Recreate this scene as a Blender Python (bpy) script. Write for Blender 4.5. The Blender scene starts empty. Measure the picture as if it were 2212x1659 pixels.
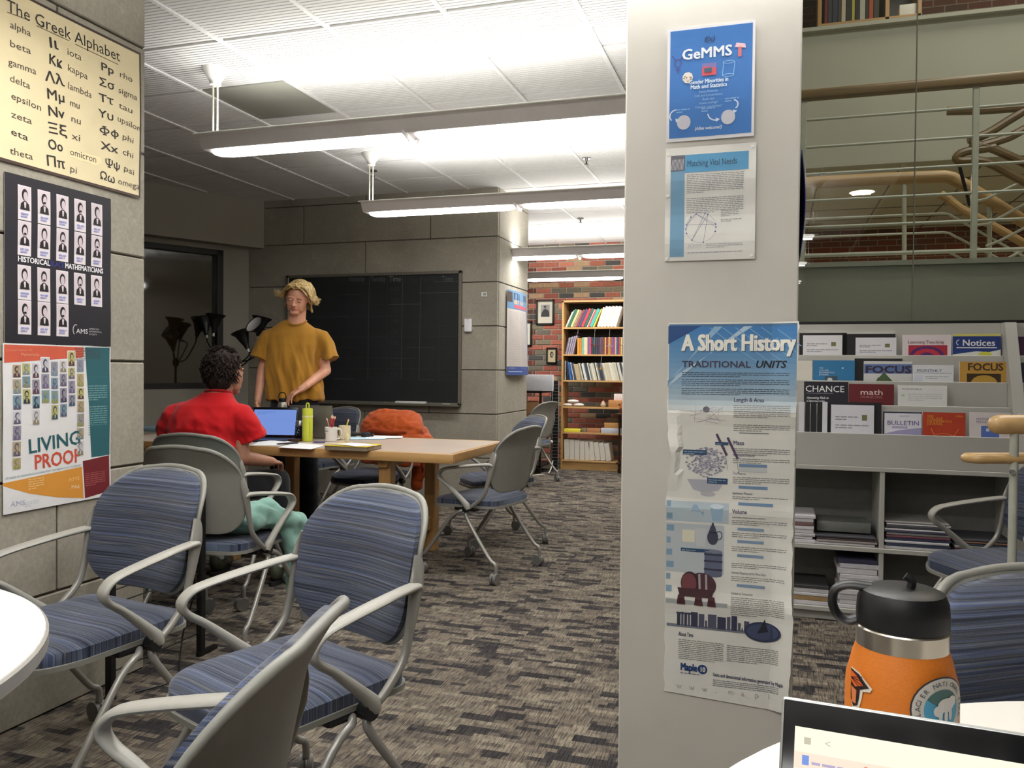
import bpy, bmesh, math, random
import numpy as np
from math import sin, cos, pi, radians, sqrt
from mathutils import Vector, Matrix, noise
SC = bpy.context.scene; COL = SC.collection
random.seed(7)
# ---------------------------------------------------------------- camera
F = 1790.; CX, CY = 1106., 829.5; EYE = 1.22
YAW = radians(17.6); PIT = math.atan(29.5 / F); ROL = radians(.55)
Fw = Vector((-sin(YAW)*cos(PIT), cos(YAW)*cos(PIT), -sin(PIT)))
_R0 = Vector((cos(YAW), sin(YAW), 0)); _U0 = _R0.cross(Fw)
Rc = cos(ROL)*_R0 + sin(ROL)*_U0; Uc = -sin(ROL)*_R0 + cos(ROL)*_U0
cam_d = bpy.data.cameras.new('camera'); cam = bpy.data.objects.new('camera', cam_d); COL.objects.link(cam)
cam_d.sensor_fit = 'HORIZONTAL'; cam_d.sensor_width = 36.; cam_d.lens = 36. * F / 2212.
cam_d.clip_start = .05; cam_d.clip_end = 60
_m = Matrix.Identity(4)
for i in range(3):
    _m[i][0] = Rc[i]; _m[i][1] = Uc[i]; _m[i][2] = -Fw[i]
_m[2][3] = EYE; cam.matrix_world = _m; SC.camera = cam
# ---------------------------------------------------------------- world, exposure
wd = bpy.data.worlds.new('night'); SC.world = wd; wd.use_nodes = True
wd.node_tree.nodes['Background'].inputs[0].default_value = (.02, .017, .012, 1)
wd.node_tree.nodes['Background'].inputs[1].default_value = .35
SC.view_settings.view_transform = 'Standard'; SC.view_settings.look = 'None'
SC.view_settings.gamma = 1; SC.view_settings.use_curve_mapping = False
SC.view_settings.exposure = -.06
SC.cycles.max_bounces = 8; SC.cycles.diffuse_bounces = 5; SC.cycles.transparent_max_bounces = 12
# ceiling light rows: (y, x0, modules, z of the flange, power factor)
ZC = 2.87; MOD = 1.22
LAMPS = [(-1.68, -2.1, 2, 2.48), (.18, -2.1, 2, 2.48), (2.035, -2.1, 2, 2.48), (3.89, -3.0, 2, 2.48), (5.745, -3.0, 2, 2.48), (7.6, -4.2, 3, 2.37), (9.45, -4.09, 3, 2.37)]
P_DOWN = 8.2; P_UP = 10.
def area(name, loc, sx, sy, power, up=False, color=(1, .985, .965)):
    l = bpy.data.lights.new(name, 'AREA'); l.shape = 'RECTANGLE'; l.size = sx; l.size_y = sy; l.energy = power; l.color = color
    o = bpy.data.objects.new(name, l); COL.objects.link(o); o.location = loc
    o.rotation_euler = (pi, 0, 0) if up else (0, 0, 0); return o
LP = [1.4, 1.35, 1.75, 1.1, .95, 1.4, 1.7]
for (ly, lx, n, lz), pf in zip(LAMPS, LP):
    L = n*MOD
    area('lamp_light_down', (lx+L/2, ly, lz-.104), L-.1, .11, P_DOWN*n*pf)
    area('lamp_light_up', (lx+L/2, ly, lz+.012), L-.1, .12, P_UP*n*pf, True)
area('atrium_fill', (2.2, 6.4, 5.8), 1.2, 1.2, 60, False, (1, .9, .72))  # unseen area light added to brighten the atrium, no fixture
area('hall_fill', (1.8, 3.7, 5.8), 1.2, .8, 90, False, (1, .95, .88))  # unseen area light added to light the rack side, no fixture
area('downlight_and_fill', (.741, 8.289, 2.885), .16, .16, 30, False, (1, .82, .58))
area('downlight_and_fill', (3.6, 8.2, 2.86), .2, .2, 40, False, (1, .85, .62))  # extra light added out of view to brighten the atrium ceiling
# ---------------------------------------------------------------- helpers
def lin(c): return tuple((x/12.92 if x <= .04045 else ((x+.055)/1.055)**2.4) for x in [k/255. for k in c[:3]])
def ray(u, v): return Fw + Rc*((u-CX)/F) - Uc*((v-CY)/F)
def P(u, v, z=None, X=None, Y=None, d=None):
    r = ray(u, v)
    if z is not None: t = (z-EYE)/r.z
    elif X is not None: t = X/r.x
    elif Y is not None: t = Y/r.y
    else: t = d
    return Vector((0, 0, EYE)) + r*t
class NT:
    def __init__(s, name):
        s.m = bpy.data.materials.new(name); s.m.use_nodes = True; s.t = s.m.node_tree; s.b = s.t.nodes['Principled BSDF']
    def n(s, typ, _inputs=None, **kw):
        nd = s.t.nodes.new(typ)
        for k, v in kw.items(): setattr(nd, k, v)
        for k, v in (_inputs or {}).items(): s.set(nd, k, v)
        return nd
    def set(s, nd, k, v):
        i = nd.inputs[k]
        if isinstance(v, bpy.types.NodeSocket): s.t.links.new(v, i)
        elif isinstance(v, tuple) and len(v) == 3 and i.type == 'RGBA': i.default_value = (*v, 1)
        else: i.default_value = v
    def math(s, op, a, b=0., c=0.):
        nd = s.n('ShaderNodeMath', operation=op)
        for i, v in enumerate((a, b, c)): s.set(nd, i, v)
        return nd.outputs[0]
    def ramp(s, fac, stops, interp='LINEAR'):
        nd = s.n('ShaderNodeValToRGB'); cr = nd.color_ramp; cr.interpolation = interp
        while len(cr.elements) < len(stops): cr.elements.new(.5)
        for e, (p, c) in zip(cr.elements, stops): e.position = p; e.color = (*c, 1)
        s.t.links.new(fac, nd.inputs[0]); return nd.outputs[0]
    def coord(s, kind='Object', scale=(1, 1, 1)):
        tc = s.n('ShaderNodeTexCoord'); mp = s.n('ShaderNodeMapping')
        s.t.links.new(tc.outputs[kind], mp.inputs[0]); mp.inputs['Scale'].default_value = scale; return mp.outputs[0]
    def noise(s, vec, scale, detail=3., rough=.5):
        nd = s.n('ShaderNodeTexNoise', {'Vector': vec, 'Scale': scale, 'Detail': detail, 'Roughness': rough}); return nd.outputs[0]
    def mix(s, f, a, b, mode='MIX'):
        nd = s.n('ShaderNodeMix', data_type='RGBA', blend_type=mode)
        s.set(nd, 0, f); s.set(nd, 6, a); s.set(nd, 7, b); return nd.outputs[2]
    def bump(s, h, strength=.2, dist=.01):
        nd = s.n('ShaderNodeBump', {'Strength': strength, 'Distance': dist, 'Height': h}); s.t.links.new(nd.outputs[0], s.b.inputs['Normal'])
    def base(s, c): s.set(s.b, 'Base Color', c)
MATS = {}
def plain(name, c, rough=.6, metal=0., var=.06, nscale=30., bump=0., emit=0., spec=.5, coat=0.):
    if name in MATS: return MATS[name]
    t = NT(name); c = lin(c); co = t.coord()
    n = t.noise(co, nscale, 3)
    t.base(t.ramp(n, [(.3, tuple(x*(1-var) for x in c)), (.7, tuple(min(1, x*(1+var)) for x in c))]))
    t.b.inputs['Roughness'].default_value = rough; t.b.inputs['Metallic'].default_value = metal
    t.b.inputs['Specular IOR Level'].default_value = spec; t.b.inputs['Coat Weight'].default_value = coat
    if bump: t.bump(n, bump, .004)
    if emit:
        t.b.inputs['Emission Color'].default_value = (*c, 1); t.b.inputs['Emission Strength'].default_value = emit
    MATS[name] = t.m; return t.m
def m_print(name='print', rough=.55, emit=0.):
    t = NT(name); a = t.n('ShaderNodeVertexColor', layer_name='Col')
    n = t.noise(t.coord(), 9., 2); c = t.mix(1., a.outputs[0], t.ramp(n, [(.3, (.93, .93, .93)), (.7, (1, 1, 1))]), 'MULTIPLY')
    if emit:
        t.base((.01, .01, .01)); t.set(t.b, 'Emission Color', a.outputs[0]); t.b.inputs['Emission Strength'].default_value = emit
    else: t.base(c)
    t.b.inputs['Roughness'].default_value = rough; return t.m
def m_fabric(axis):
    t = NT('striped_blue_fabric_'+'xyz'[axis]); sc = [.35, .35, .35]; sc[axis] = 62.
    n = t.noise(t.coord('Object', tuple(sc)), 1., 2., .7)
    sc2 = [1., 1., 1.]; sc2[axis] = 260.
    n2 = t.noise(t.coord('Object', tuple(sc2)), 1., 1.)
    c = t.ramp(n, [(.34, lin((34, 40, 58))), (.40, lin((56, 66, 96))), (.43, lin((88, 96, 116))), (.45, lin((52, 64, 104))), (.49, lin((96, 98, 106))), (.51, lin((44, 54, 84))), (.54, lin((90, 96, 112))), (.57, lin((60, 76, 122))), (.60, lin((104, 108, 120))), (.63, lin((42, 50, 76))), (.70, lin((92, 104, 132)))])
    c = t.mix(.9, c, t.ramp(n2, [(.36, (.42, .42, .46)), (.48, (.9, .9, .9)), (.56, (1, 1, 1)), (.66, (1.45, 1.45, 1.5))]), 'MULTIPLY')
    w = t.noise(t.coord(), 700., 1.); c = t.mix(.5, c, t.ramp(w, [(.35, (.72, .72, .72)), (.65, (1.12, 1.12, 1.12))]), 'MULTIPLY')
    c = t.mix(1., c, (.90, .90, .80), 'MULTIPLY')
    t.base(c); t.b.inputs['Roughness'].default_value = .9; t.b.inputs['Sheen Weight'].default_value = .25; t.b.inputs['Specular IOR Level'].default_value = .2
    t.bump(w, .35, .002); return t.m
def m_carpet():
    t = NT('patterned_carpet'); tc = t.n('ShaderNodeTexCoord'); sp = t.n('ShaderNodeSeparateXYZ', {0: tc.outputs['Object']})
    x, y = sp.outputs[0], sp.outputs[1]
    def layer(a, b, seed):
        row = t.math('FLOOR', t.math('DIVIDE', y, b))
        wr = t.n('ShaderNodeTexWhiteNoise', {'W': t.math('ADD', row, seed)}, noise_dimensions='1D').outputs['Value']
        cx = t.math('FLOOR', t.math('ADD', t.math('DIVIDE', x, a), t.math('MULTIPLY', wr, 7.)))
        cb = t.n('ShaderNodeCombineXYZ', {0: cx, 1: row, 2: seed})
        return t.n('ShaderNodeTexWhiteNoise', {'Vector': cb.outputs[0]}, noise_dimensions='3D').outputs['Value']
    A = layer(.115, .05, 3.); B = layer(.062, .025, 9.)
    f = t.math('ADD', t.math('MULTIPLY', A, .68), t.math('MULTIPLY', B, .32))
    c = t.ramp(f, [(.16, lin((64, 63, 67))), (.32, lin((78, 76, 78))), (.36, lin((110, 104, 99))), (.55, lin((131, 124, 116))), (.60, lin((95, 91, 90))), (.72, lin((150, 144, 134))), (.9, lin((116, 110, 105)))])
    st = t.noise(t.coord('Object', (190., 14., 1.)), 1., 2., .7)
    c = t.mix(.85, c, t.ramp(st, [(.36, (.30, .30, .32)), (.5, (.95, .95, .95)), (.62, (1.35, 1.32, 1.25))]), 'MULTIPLY')
    fz = t.noise(t.coord(), 420., 2.); c = t.mix(.6, c, t.ramp(fz, [(.3, (.6, .6, .6)), (.7, (1.3, 1.3, 1.3))]), 'MULTIPLY')
    c = t.mix(1., c, (.88, .84, .77), 'MULTIPLY')
    t.base(c); t.b.inputs['Roughness'].default_value = .97; t.b.inputs['Specular IOR Level'].default_value = .1
    t.bump(t.math('ADD', fz, st), .6, .004); return t.m
def m_concrete(name, c):
    t = NT(name); c = lin(c); co = t.coord()
    n = t.noise(co, 2.2, 5, .6); s = t.noise(co, 60., 3, .6); pt = t.noise(co, 16., 4, .7)
    k = t.ramp(n, [(.3, tuple(x*.84 for x in c)), (.7, tuple(x*1.1 for x in c))])
    k = t.mix(.55, k, t.ramp(s, [(.35, (.82, .82, .82)), (.65, (1.12, 1.12, 1.1))]), 'MULTIPLY')
    k = t.mix(.35, k, t.ramp(pt, [(.55, (.9, .9, .9)), (.68, (1.3, 1.28, 1.22))]), 'MULTIPLY')
    t.base(k); t.b.inputs['Roughness'].default_value = .85; t.bump(s, .15, .003); return t.m
def m_wood(name, c, axis=0, rough=.4):
    t = NT(name); c = lin(c); sc = [22., 22., 22.]; sc[axis] = 1.6
    n = t.noise(t.coord('Object', tuple(sc)), 1., 4, .6)
    t.base(t.ramp(n, [(.3, tuple(x*.72 for x in c)), (.5, c), (.7, tuple(min(1, x*1.14) for x in c))]))
    t.b.inputs['Roughness'].default_value = rough; t.bump(n, .08, .002); return t.m
def m_brick(name, per=True):
    t = NT(name)
    if per:
        oi = t.n('ShaderNodeObjectInfo').outputs['Random']
        n = t.noise(t.coord('Object', (28., 10., 6.)), 1., 3)
        c = t.ramp(oi, [(0., lin((118, 112, 98))), (.16, lin((138, 127, 106))), (.26, lin((84, 82, 80))), (.34, lin((172, 104, 84))), (.5, lin((186, 112, 92))), (.66, lin((160, 92, 78))), (.82, lin((206, 132, 110))), (.93, lin((192, 160, 126)))], 'CONSTANT')
        c = t.mix(.4, c, t.ramp(n, [(.35, (.75, .75, .75)), (.65, (1.2, 1.15, 1.1))]), 'MULTIPLY')
    else:
        tc = t.n('ShaderNodeTexCoord'); sp = t.n('ShaderNodeSeparateXYZ', {0: tc.outputs['Object']})
        cb = t.n('ShaderNodeCombineXYZ', {0: sp.outputs[0], 1: sp.outputs[2], 2: 0.})
        br = t.n('ShaderNodeTexBrick', {'Vector': cb.outputs[0], 'Scale': 1., 'Mortar Size': .005, 'Brick Width': .203, 'Row Height': .0677, 'Bias': 0.})
        br.inputs['Color1'].default_value = (*lin((120, 62, 50)), 1); br.inputs['Color2'].default_value = (*lin((92, 66, 56)), 1); br.inputs['Mortar'].default_value = (*lin((140, 132, 118)), 1)
        c = br.outputs[0]
    t.base(c); t.b.inputs['Roughness'].default_value = .88; return t.m
def m_glass(name, tint=(.86, .93, .88)):
    t = NT(name); t.base(tint); t.b.inputs['Roughness'].default_value = .0; t.b.inputs['IOR'].default_value = 1.45
    n = t.noise(t.coord(), 3., 1)
    t.base(t.ramp(n, [(.2, tuple(x*.98 for x in tint)), (.8, tint)]))
    t.b.inputs['Transmission Weight'].default_value = 1.; return t.m
FAB = [m_fabric(0), m_fabric(1), m_fabric(2)]
PRINT = m_print(); SCREEN = m_print('screen_print', .2, 1.15); CHALK = m_print('chalk_print', .95)
M_GREY = plain('grey_plastic', (158, 156, 148), .42, 0, .03, 60); M_TUBE = plain('grey_painted_steel', (150, 148, 142), .35, .35, .03)
M_SHELL = plain('grey_shell_plastic', (134, 133, 126), .45, 0, .04, 20)
M_WHEEL = plain('caster_grey', (112, 111, 108), .5); M_BLK = plain('black_plastic', (22, 22, 24), .4); M_BLKM = plain('black_metal', (26, 25, 25), .45, .3)
M_OAK = m_wood('oak_edge', (186, 146, 92)); M_OAKZ = m_wood('oak_upright', (184, 142, 88), 2); M_OAKY = m_wood('oak_rail', (176, 134, 80), 1)
M_WHITE = plain('white_paint', (232, 230, 224), .5, 0, .02); M_PAPER = plain('paper_white', (236, 235, 232), .75, 0, .02)
M_CONC = m_concrete('beige_concrete', (160, 154, 141)); M_JOINT = plain('dark_joint', (92, 86, 74), .95)
M_WALL = plain('painted_wall', (150, 146, 134), .8, 0, .03, 4)
class G:
    def __init__(s): s.v = []; s.f = []; s.c = []; s.mi = []
    def add(s, vs, fs, col=None, mi=0, M=None):
        o = len(s.v)
        s.v += [tuple(M @ Vector(p)) if M else tuple(p) for p in vs]
        for f in fs: s.f.append(tuple(i+o for i in f)); s.c.append(col); s.mi.append(mi)
        return s
    def box(s, a, b, col=None, mi=0, M=None):
        x0, y0, z0 = a; x1, y1, z1 = b
        return s.add([(x0, y0, z0), (x1, y0, z0), (x1, y1, z0), (x0, y1, z0), (x0, y0, z1), (x1, y0, z1), (x1, y1, z1), (x0, y1, z1)],
                     [(0, 3, 2, 1), (4, 5, 6, 7), (0, 1, 5, 4), (1, 2, 6, 5), (2, 3, 7, 6), (3, 0, 4, 7)], col, mi, M)
    def rbox(s, a, b, r=.005, seg=2, mi=0, M=None):
        bm = bmesh.new(); bmesh.ops.create_cube(bm, size=1)
        for v in bm.verts: v.co = Vector([(a[i]+b[i])/2 + v.co[i]*abs(b[i]-a[i]) for i in range(3)])
        bmesh.ops.bevel(bm, geom=bm.edges[:], offset=min(r, .49*min(abs(b[i]-a[i]) for i in range(3))), segments=seg, profile=.5, affect='EDGES')
        bm.verts.index_update(); s.add([v.co[:] for v in bm.verts], [[v.index for v in f.verts] for f in bm.faces], None, mi, M); bm.free(); return s
    def rings(s, R, cap=True, closed=False, mi=0, M=None):
        n = len(R[0]); vs = [p for r in R for p in r]; fs = []
        m = len(R)
        for i in range(m if closed else m-1):
            for j in range(n):
                a = i*n+j; b = i*n+(j+1) % n; i2 = (i+1) % m
                fs.append((a, b, i2*n+(j+1) % n, i2*n+j))
        if cap and not closed: fs.append(tuple(range(n-1, -1, -1))); fs.append(tuple((m-1)*n+j for j in range(n)))
        return s.add(vs, fs, None, mi, M)
    def lathe(s, prof, n=24, c=(0, 0, 0), mi=0, M=None):
        return s.rings([[(c[0]+max(r, 1e-4)*cos(2*pi*j/n), c[1]+max(r, 1e-4)*sin(2*pi*j/n), c[2]+z) for j in range(n)] for r, z in prof], True, False, mi, M)
    def sweep(s, pts, a, b=None, lat=None, n=10, closed=False, mi=0, M=None, smooth=0):
        """section half sizes a (lateral) and b; each number or list; lat = fixed lateral axis"""
        pts = [Vector(p) for p in pts]
        if smooth: pts, a, b = spline(pts, a, b, smooth, closed)
        m = len(pts); R = []
        if b is None: b = a
        prev = None
        for i, p in enumerate(pts):
            if closed: t = pts[(i+1) % m]-pts[i-1]
            else: t = pts[min(i+1, m-1)]-pts[max(i-1, 0)]
            t.normalize()
            if lat is not None: x = Vector(lat)
            else:
                x = prev if prev is not None else (Vector((0, 0, 1)).cross(t) if abs(t.z) < .9 else Vector((1, 0, 0)))
            x = (x-t*x.dot(t)).normalized(); prev = x; y = t.cross(x)
            ra = a[i] if isinstance(a, (list, tuple)) else a; rb = b[i] if isinstance(b, (list, tuple)) else b
            R.append([tuple(p+x*(ra*cos(2*pi*j/n))+y*(rb*sin(2*pi*j/n))) for j in range(n)])
        return s.rings(R, True, closed, mi, M)
    def cyl(s, p0, p1, r0, r1=None, n=16, mi=0, M=None): return s.sweep([p0, p1], [r0, r0 if r1 is None else r1], None, None, n, False, mi, M)
    def ell(s, c, r, n=16, m=10, mi=0, M=None):
        prof = [(sin(pi*i/m), -cos(pi*i/m)) for i in range(m+1)]
        return s.rings([[(c[0]+r[0]*max(q, 1e-3)*cos(2*pi*j/n), c[1]+r[1]*max(q, 1e-3)*sin(2*pi*j/n), c[2]+r[2]*z) for j in range(n)] for q, z in prof], True, False, mi, M)
    def slab(s, fn, nu, nv, mi=0, M=None):
        """fn(i/nu, j/nv) -> (front point, back point); closed solid"""
        vs = []; fs = []; W = nv+1; K = (nu+1)*W
        for side in (0, 1):
            for i in range(nu+1):
                for j in range(W): vs.append(tuple(fn(i/nu, j/nv)[side]))
        q = lambda i, j: i*W+j
        for i in range(nu):
            for j in range(nv):
                fs.append((q(i, j), q(i+1, j), q(i+1, j+1), q(i, j+1))); fs.append((K+q(i, j), K+q(i, j+1), K+q(i+1, j+1), K+q(i+1, j)))
        for i in range(nu):
            fs.append((q(i, 0), K+q(i, 0), K+q(i+1, 0), q(i+1, 0))); fs.append((q(i, nv), q(i+1, nv), K+q(i+1, nv), K+q(i, nv)))
        for j in range(nv):
            fs.append((q(0, j), q(0, j+1), K+q(0, j+1), K+q(0, j))); fs.append((q(nu, j), K+q(nu, j), K+q(nu, j+1), q(nu, j+1)))
        return s.add(vs, fs, None, mi, M)
    def mesh(s, name, mats=None, smooth=35, fix=True):
        me = bpy.data.meshes.new(name); me.from_pydata(s.v, [], s.f)
        if mats is None: mats = []
        if not isinstance(mats, (list, tuple)): mats = [mats]
        for m in mats: me.materials.append(m)
        if len(mats) > 1: me.polygons.foreach_set('material_index', s.mi)
        if any(c is not None for c in s.c):
            at = me.color_attributes.new('Col', 'FLOAT_COLOR', 'CORNER'); data = []
            for f, c in zip(s.f, s.c):
                c = c or (1, 1, 1)
                data += [c[0], c[1], c[2], 1.]*len(f)
            at.data.foreach_set('color', data)
        elif fix and s.f:
            bm = bmesh.new(); bm.from_mesh(me); bmesh.ops.recalc_face_normals(bm, faces=bm.faces[:]); bm.to_mesh(me); bm.free()
        if smooth:
            me.polygons.foreach_set('use_smooth', [True]*len(me.polygons)); me.set_sharp_from_angle(angle=radians(smooth))
        me.update(); return me
    def build(s, name, mats, parent=None, smooth=35): return link(name, s.mesh(name, mats, smooth), parent)
def spline(pts, a, b, k, closed):
    m = len(pts); A = a if isinstance(a, (list, tuple)) else [a]*m; B = A if b is None else (b if isinstance(b, (list, tuple)) else [b]*m)
    op = []; oa = []; ob = []
    rng = range(m if closed else m-1)
    g = (lambda L, i: L[i % m]) if closed else (lambda L, i: L[max(0, min(m-1, i))])
    for i in rng:
        for j in range(k):
            t = j/k; w = (-.5*t+t*t-.5*t**3, 1-2.5*t*t+1.5*t**3, .5*t+2*t*t-1.5*t**3, -.5*t*t+.5*t**3)
            op.append(sum((g(pts, i-1+q)*w[q] for q in range(4)), Vector()))
            oa.append(g(A, i)*(1-t)+g(A, i+1)*t); ob.append(g(B, i)*(1-t)+g(B, i+1)*t)
    if not closed: op.append(pts[-1]); oa.append(A[-1]); ob.append(B[-1])
    return op, oa, ob
def link(name, data, parent=None):
    o = bpy.data.objects.new(name, data); COL.objects.link(o)
    if parent: o.parent = parent
    return o
def tag(o, label, cat, group=None, kind=None):
    if label: o['label'] = label
    if cat: o['category'] = cat
    if group: o['group'] = group
    if kind: o['kind'] = kind
    return o
def thing(name, label, cat, loc=(0, 0, 0), rz=0., group=None):
    o = link(name, None); o.location = loc; o.rotation_euler = (0, 0, rz); return tag(o, label, cat, group)
def struct(name, g, m, parent=None, smooth=0):
    o = g.build(name, m, parent, smooth)
    if not parent: o['kind'] = 'structure'
    return o
ORD = ['first', 'second', 'third', 'fourth', 'fifth', 'sixth', 'seventh', 'eighth', 'ninth', 'tenth', 'eleventh', 'twelfth', 'thirteenth', 'fourteenth', 'fifteenth', 'sixteenth', 'seventeenth', 'eighteenth', 'nineteenth', 'twentieth']
TENS = ['', '', 'twenty', 'thirty', 'forty', 'fifty', 'sixty']
def ordn(i):
    n = i+1
    if n <= 20: return ORD[i]
    return {30: 'thirtieth', 40: 'fortieth', 50: 'fiftieth', 60: 'sixtieth'}.get(n) or TENS[n//10]+'-'+ORD[n % 10-1]
TXT = {}
def strokes(ch):
    vs, fs = [], []
    def seg(x0, y0, x1, y1, t=.075):
        L = math.hypot(x1-x0, y1-y0); nx, ny = -(y1-y0)/L*t/2, (x1-x0)/L*t/2; o = len(vs)
        vs.extend([(x0+nx, y0+ny), (x0-nx, y0-ny), (x1-nx, y1-ny), (x1+nx, y1+ny)]); fs.append((o, o+1, o+2, o+3))
    def ring(cx, cy, rx, ry, a0=0., a1=2*pi, n=20):
        P_ = [(cx+rx*cos(a0+(a1-a0)*k/n), cy+ry*sin(a0+(a1-a0)*k/n)) for k in range(n+1)]
        for p, q in zip(P_[:-1], P_[1:]): seg(*p, *q)
    if ch == 'π': seg(0, .46, .5, .46); seg(.14, .46, .10, 0); seg(.36, .46, .38, .03); seg(.38, .03, .48, .03)
    if ch == 'φ': ring(.25, .24, .21, .21); seg(.25, -.18, .25, .62)
    if ch == 'Φ': ring(.3, .35, .27, .20); seg(.3, 0, .3, .70); seg(.18, 0, .42, 0); seg(.18, .70, .42, .70)
    if ch == 'θ': ring(.2, .34, .17, .33); seg(.05, .34, .35, .34)
    if ch == 'Θ': ring(.32, .35, .29, .34); seg(.16, .35, .48, .35)
    if ch == 'ψ': ring(.25, .24, .21, .22, pi, 2*pi); seg(.04, .24, .04, .46); seg(.46, .24, .46, .46); seg(.25, -.18, .25, .62)
    if ch == 'Ψ': ring(.3, .42, .26, .24, pi, 2*pi); seg(.04, .42, .04, .68); seg(.56, .42, .56, .68); seg(.3, 0, .3, .70); seg(.18, 0, .42, 0); seg(.18, .70, .42, .70)
    return vs, fs, max(v[0] for v in vs)
def text2d(s, bold=0., shear=0., sp=1.):
    s = s.translate(str.maketrans('ΑΒΕΖΗΙΚΜΝΟΡΤΧΥονχρ', 'ABEZHIKMNOPTXYovxp'))
    k = (s, bold, shear, sp)
    if k in TXT: return TXT[k]
    if any(ch in 'πφΦθΘψΨ' for ch in s):
        vs, fs, x = [], [], 0.
        for ch in s:
            if ch in 'πφΦθΘψΨ': a, b, w = strokes(ch)
            else: a, b, w = text2d(ch)
            o = len(vs); vs += [(p+x, q) for p, q in a]; fs += [tuple(i+o for i in f) for f in b]; x += w+.10
        TXT[k] = (vs, fs, x-.10); return TXT[k]
    c = bpy.data.curves.new('txt', 'FONT'); c.body = s; c.offset = bold; c.shear = shear; c.space_character = sp; c.resolution_u = 2
    o = bpy.data.objects.new('txt', c); COL.objects.link(o)
    me = bpy.data.meshes.new_from_object(o.evaluated_get(bpy.context.evaluated_depsgraph_get()))
    vs = [(v.co.x, v.co.y) for v in me.vertices]; fs = [tuple(p.vertices) for p in me.polygons]
    bpy.data.objects.remove(o); bpy.data.curves.remove(c); bpy.data.meshes.remove(me)
    w = max([v[0] for v in vs] or [0]); TXT[k] = (vs, fs, w); return TXT[k]
class Sheet:
    """a flat printed thing: local x right, local z up, print faces local -y"""
    def __init__(s, w, h, deform=None, cell=.03): s.w = w; s.h = h; s.d = deform or (lambda x, y: 0.); s.g = G(); s.cell = cell
    def _pt(s, x, y, lay): return (x, -s.d(x, y)-.0007*lay, y)
    def rect(s, x0, y0, x1, y1, col, lay=1):
        nx = max(1, int(abs(x1-x0)/s.cell)); ny = max(1, int(abs(y1-y0)/s.cell))
        if nx*ny > 1500: nx = ny = 30
        vs = [s._pt(x0+(x1-x0)*i/nx, y0+(y1-y0)*j/ny, lay) for j in range(ny+1) for i in range(nx+1)]
        fs = [(j*(nx+1)+i, j*(nx+1)+i+1, (j+1)*(nx+1)+i+1, (j+1)*(nx+1)+i) for j in range(ny) for i in range(nx)]
        s.g.add(vs, fs, lin(col)); return s
    def poly(s, pts, col, lay=1):
        xs = [p[0] for p in pts]; ys = [p[1] for p in pts]
        if max(max(xs)-min(xs), max(ys)-min(ys)) < s.cell*1.5: s.g.add([s._pt(x, y, lay) for x, y in pts], [tuple(range(len(pts)))], lin(col)); return s
        bm = bmesh.new(); bm.faces.new([bm.verts.new((x, y, 0)) for x, y in pts])
        for ax, L in ((0, xs), (1, ys)):
            c = min(L)+s.cell
            while c < max(L):
                co = [0, 0, 0]; co[ax] = c; no = [0, 0, 0]; no[ax] = 1
                bmesh.ops.bisect_plane(bm, geom=bm.verts[:]+bm.edges[:]+bm.faces[:], plane_co=co, plane_no=no); c += s.cell
        bm.verts.index_update(); s.g.add([s._pt(v.co.x, v.co.y, lay) for v in bm.verts], [[v.index for v in f.verts] for f in bm.faces], lin(col)); bm.free(); return s
    def ell(s, cx, cy, rx, ry, col, lay=1, n=18): return s.poly([(cx+rx*cos(2*pi*k/n), cy+ry*sin(2*pi*k/n)) for k in range(n)], col, lay)
    def ring(s, cx, cy, rx, ry, t, col, lay=1, n=24, a0=0., a1=2*pi):
        vs = []
        for k in range(n+1):
            a = a0+(a1-a0)*k/n; vs += [s._pt(cx+rx*cos(a), cy+ry*sin(a), lay), s._pt(cx+(rx-t)*cos(a), cy+(ry-t)*sin(a), lay)]
        s.g.add(vs, [(2*k, 2*k+2, 2*k+3, 2*k+1) for k in range(n)], lin(col)); return s
    def line(s, x0, y0, x1, y1, t, col, lay=1):
        dx, dy = x1-x0, y1-y0; L = math.hypot(dx, dy) or 1; nx, ny = -dy/L*t/2, dx/L*t/2
        return s.poly([(x0+nx, y0+ny), (x0-nx, y0-ny), (x1-nx, y1-ny), (x1+nx, y1+ny)], col, lay)
    def text(s, x, y, size, txt, col, al='l', bold=0., shear=0., sp=1., lay=2, width=None, rot=0., squash=1.):
        vs, fs, w = text2d(txt, 0., shear, sp)
        if not vs: return s
        kx = (width/w if width else size*squash); ox = {'l': 0, 'c': -w*kx/2, 'r': -w*kx}[al]
        cr, sr = cos(rot), sin(rot)
        for q, (ex, ey) in enumerate([(0, 0)] if not bold else [(-.8, .5), (.8, .5), (.8, -.5), (-.8, -.5)]):
            dx = ex*bold*size; dy = ey*bold*size
            s.g.add([s._pt(x+dx+(a*kx+ox)*cr-b*size*sr, y+dy+(a*kx+ox)*sr+b*size*cr, lay+.04*q) for a, b in vs], fs, lin(col))
        return s
    def bars(s, x0, x1, y, n, dy, col, t=.4, lay=1, last=.5, rs=3):
        r = random.Random(rs)
        for i in range(n):
            x = x0; xe = x1 if i < n-1 else x0+(x1-x0)*last; yy = y-i*dy
            while x < xe:
                w = min((.6+1.6*r.random())*dy*1.6, xe-x)
                s.g.add([s._pt(x, yy, lay), s._pt(x+w, yy, lay), s._pt(x+w, yy+dy*t, lay), s._pt(x, yy+dy*t, lay)], [(0, 1, 2, 3)], lin(col)); x += w+dy*.35
        return s
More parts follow.
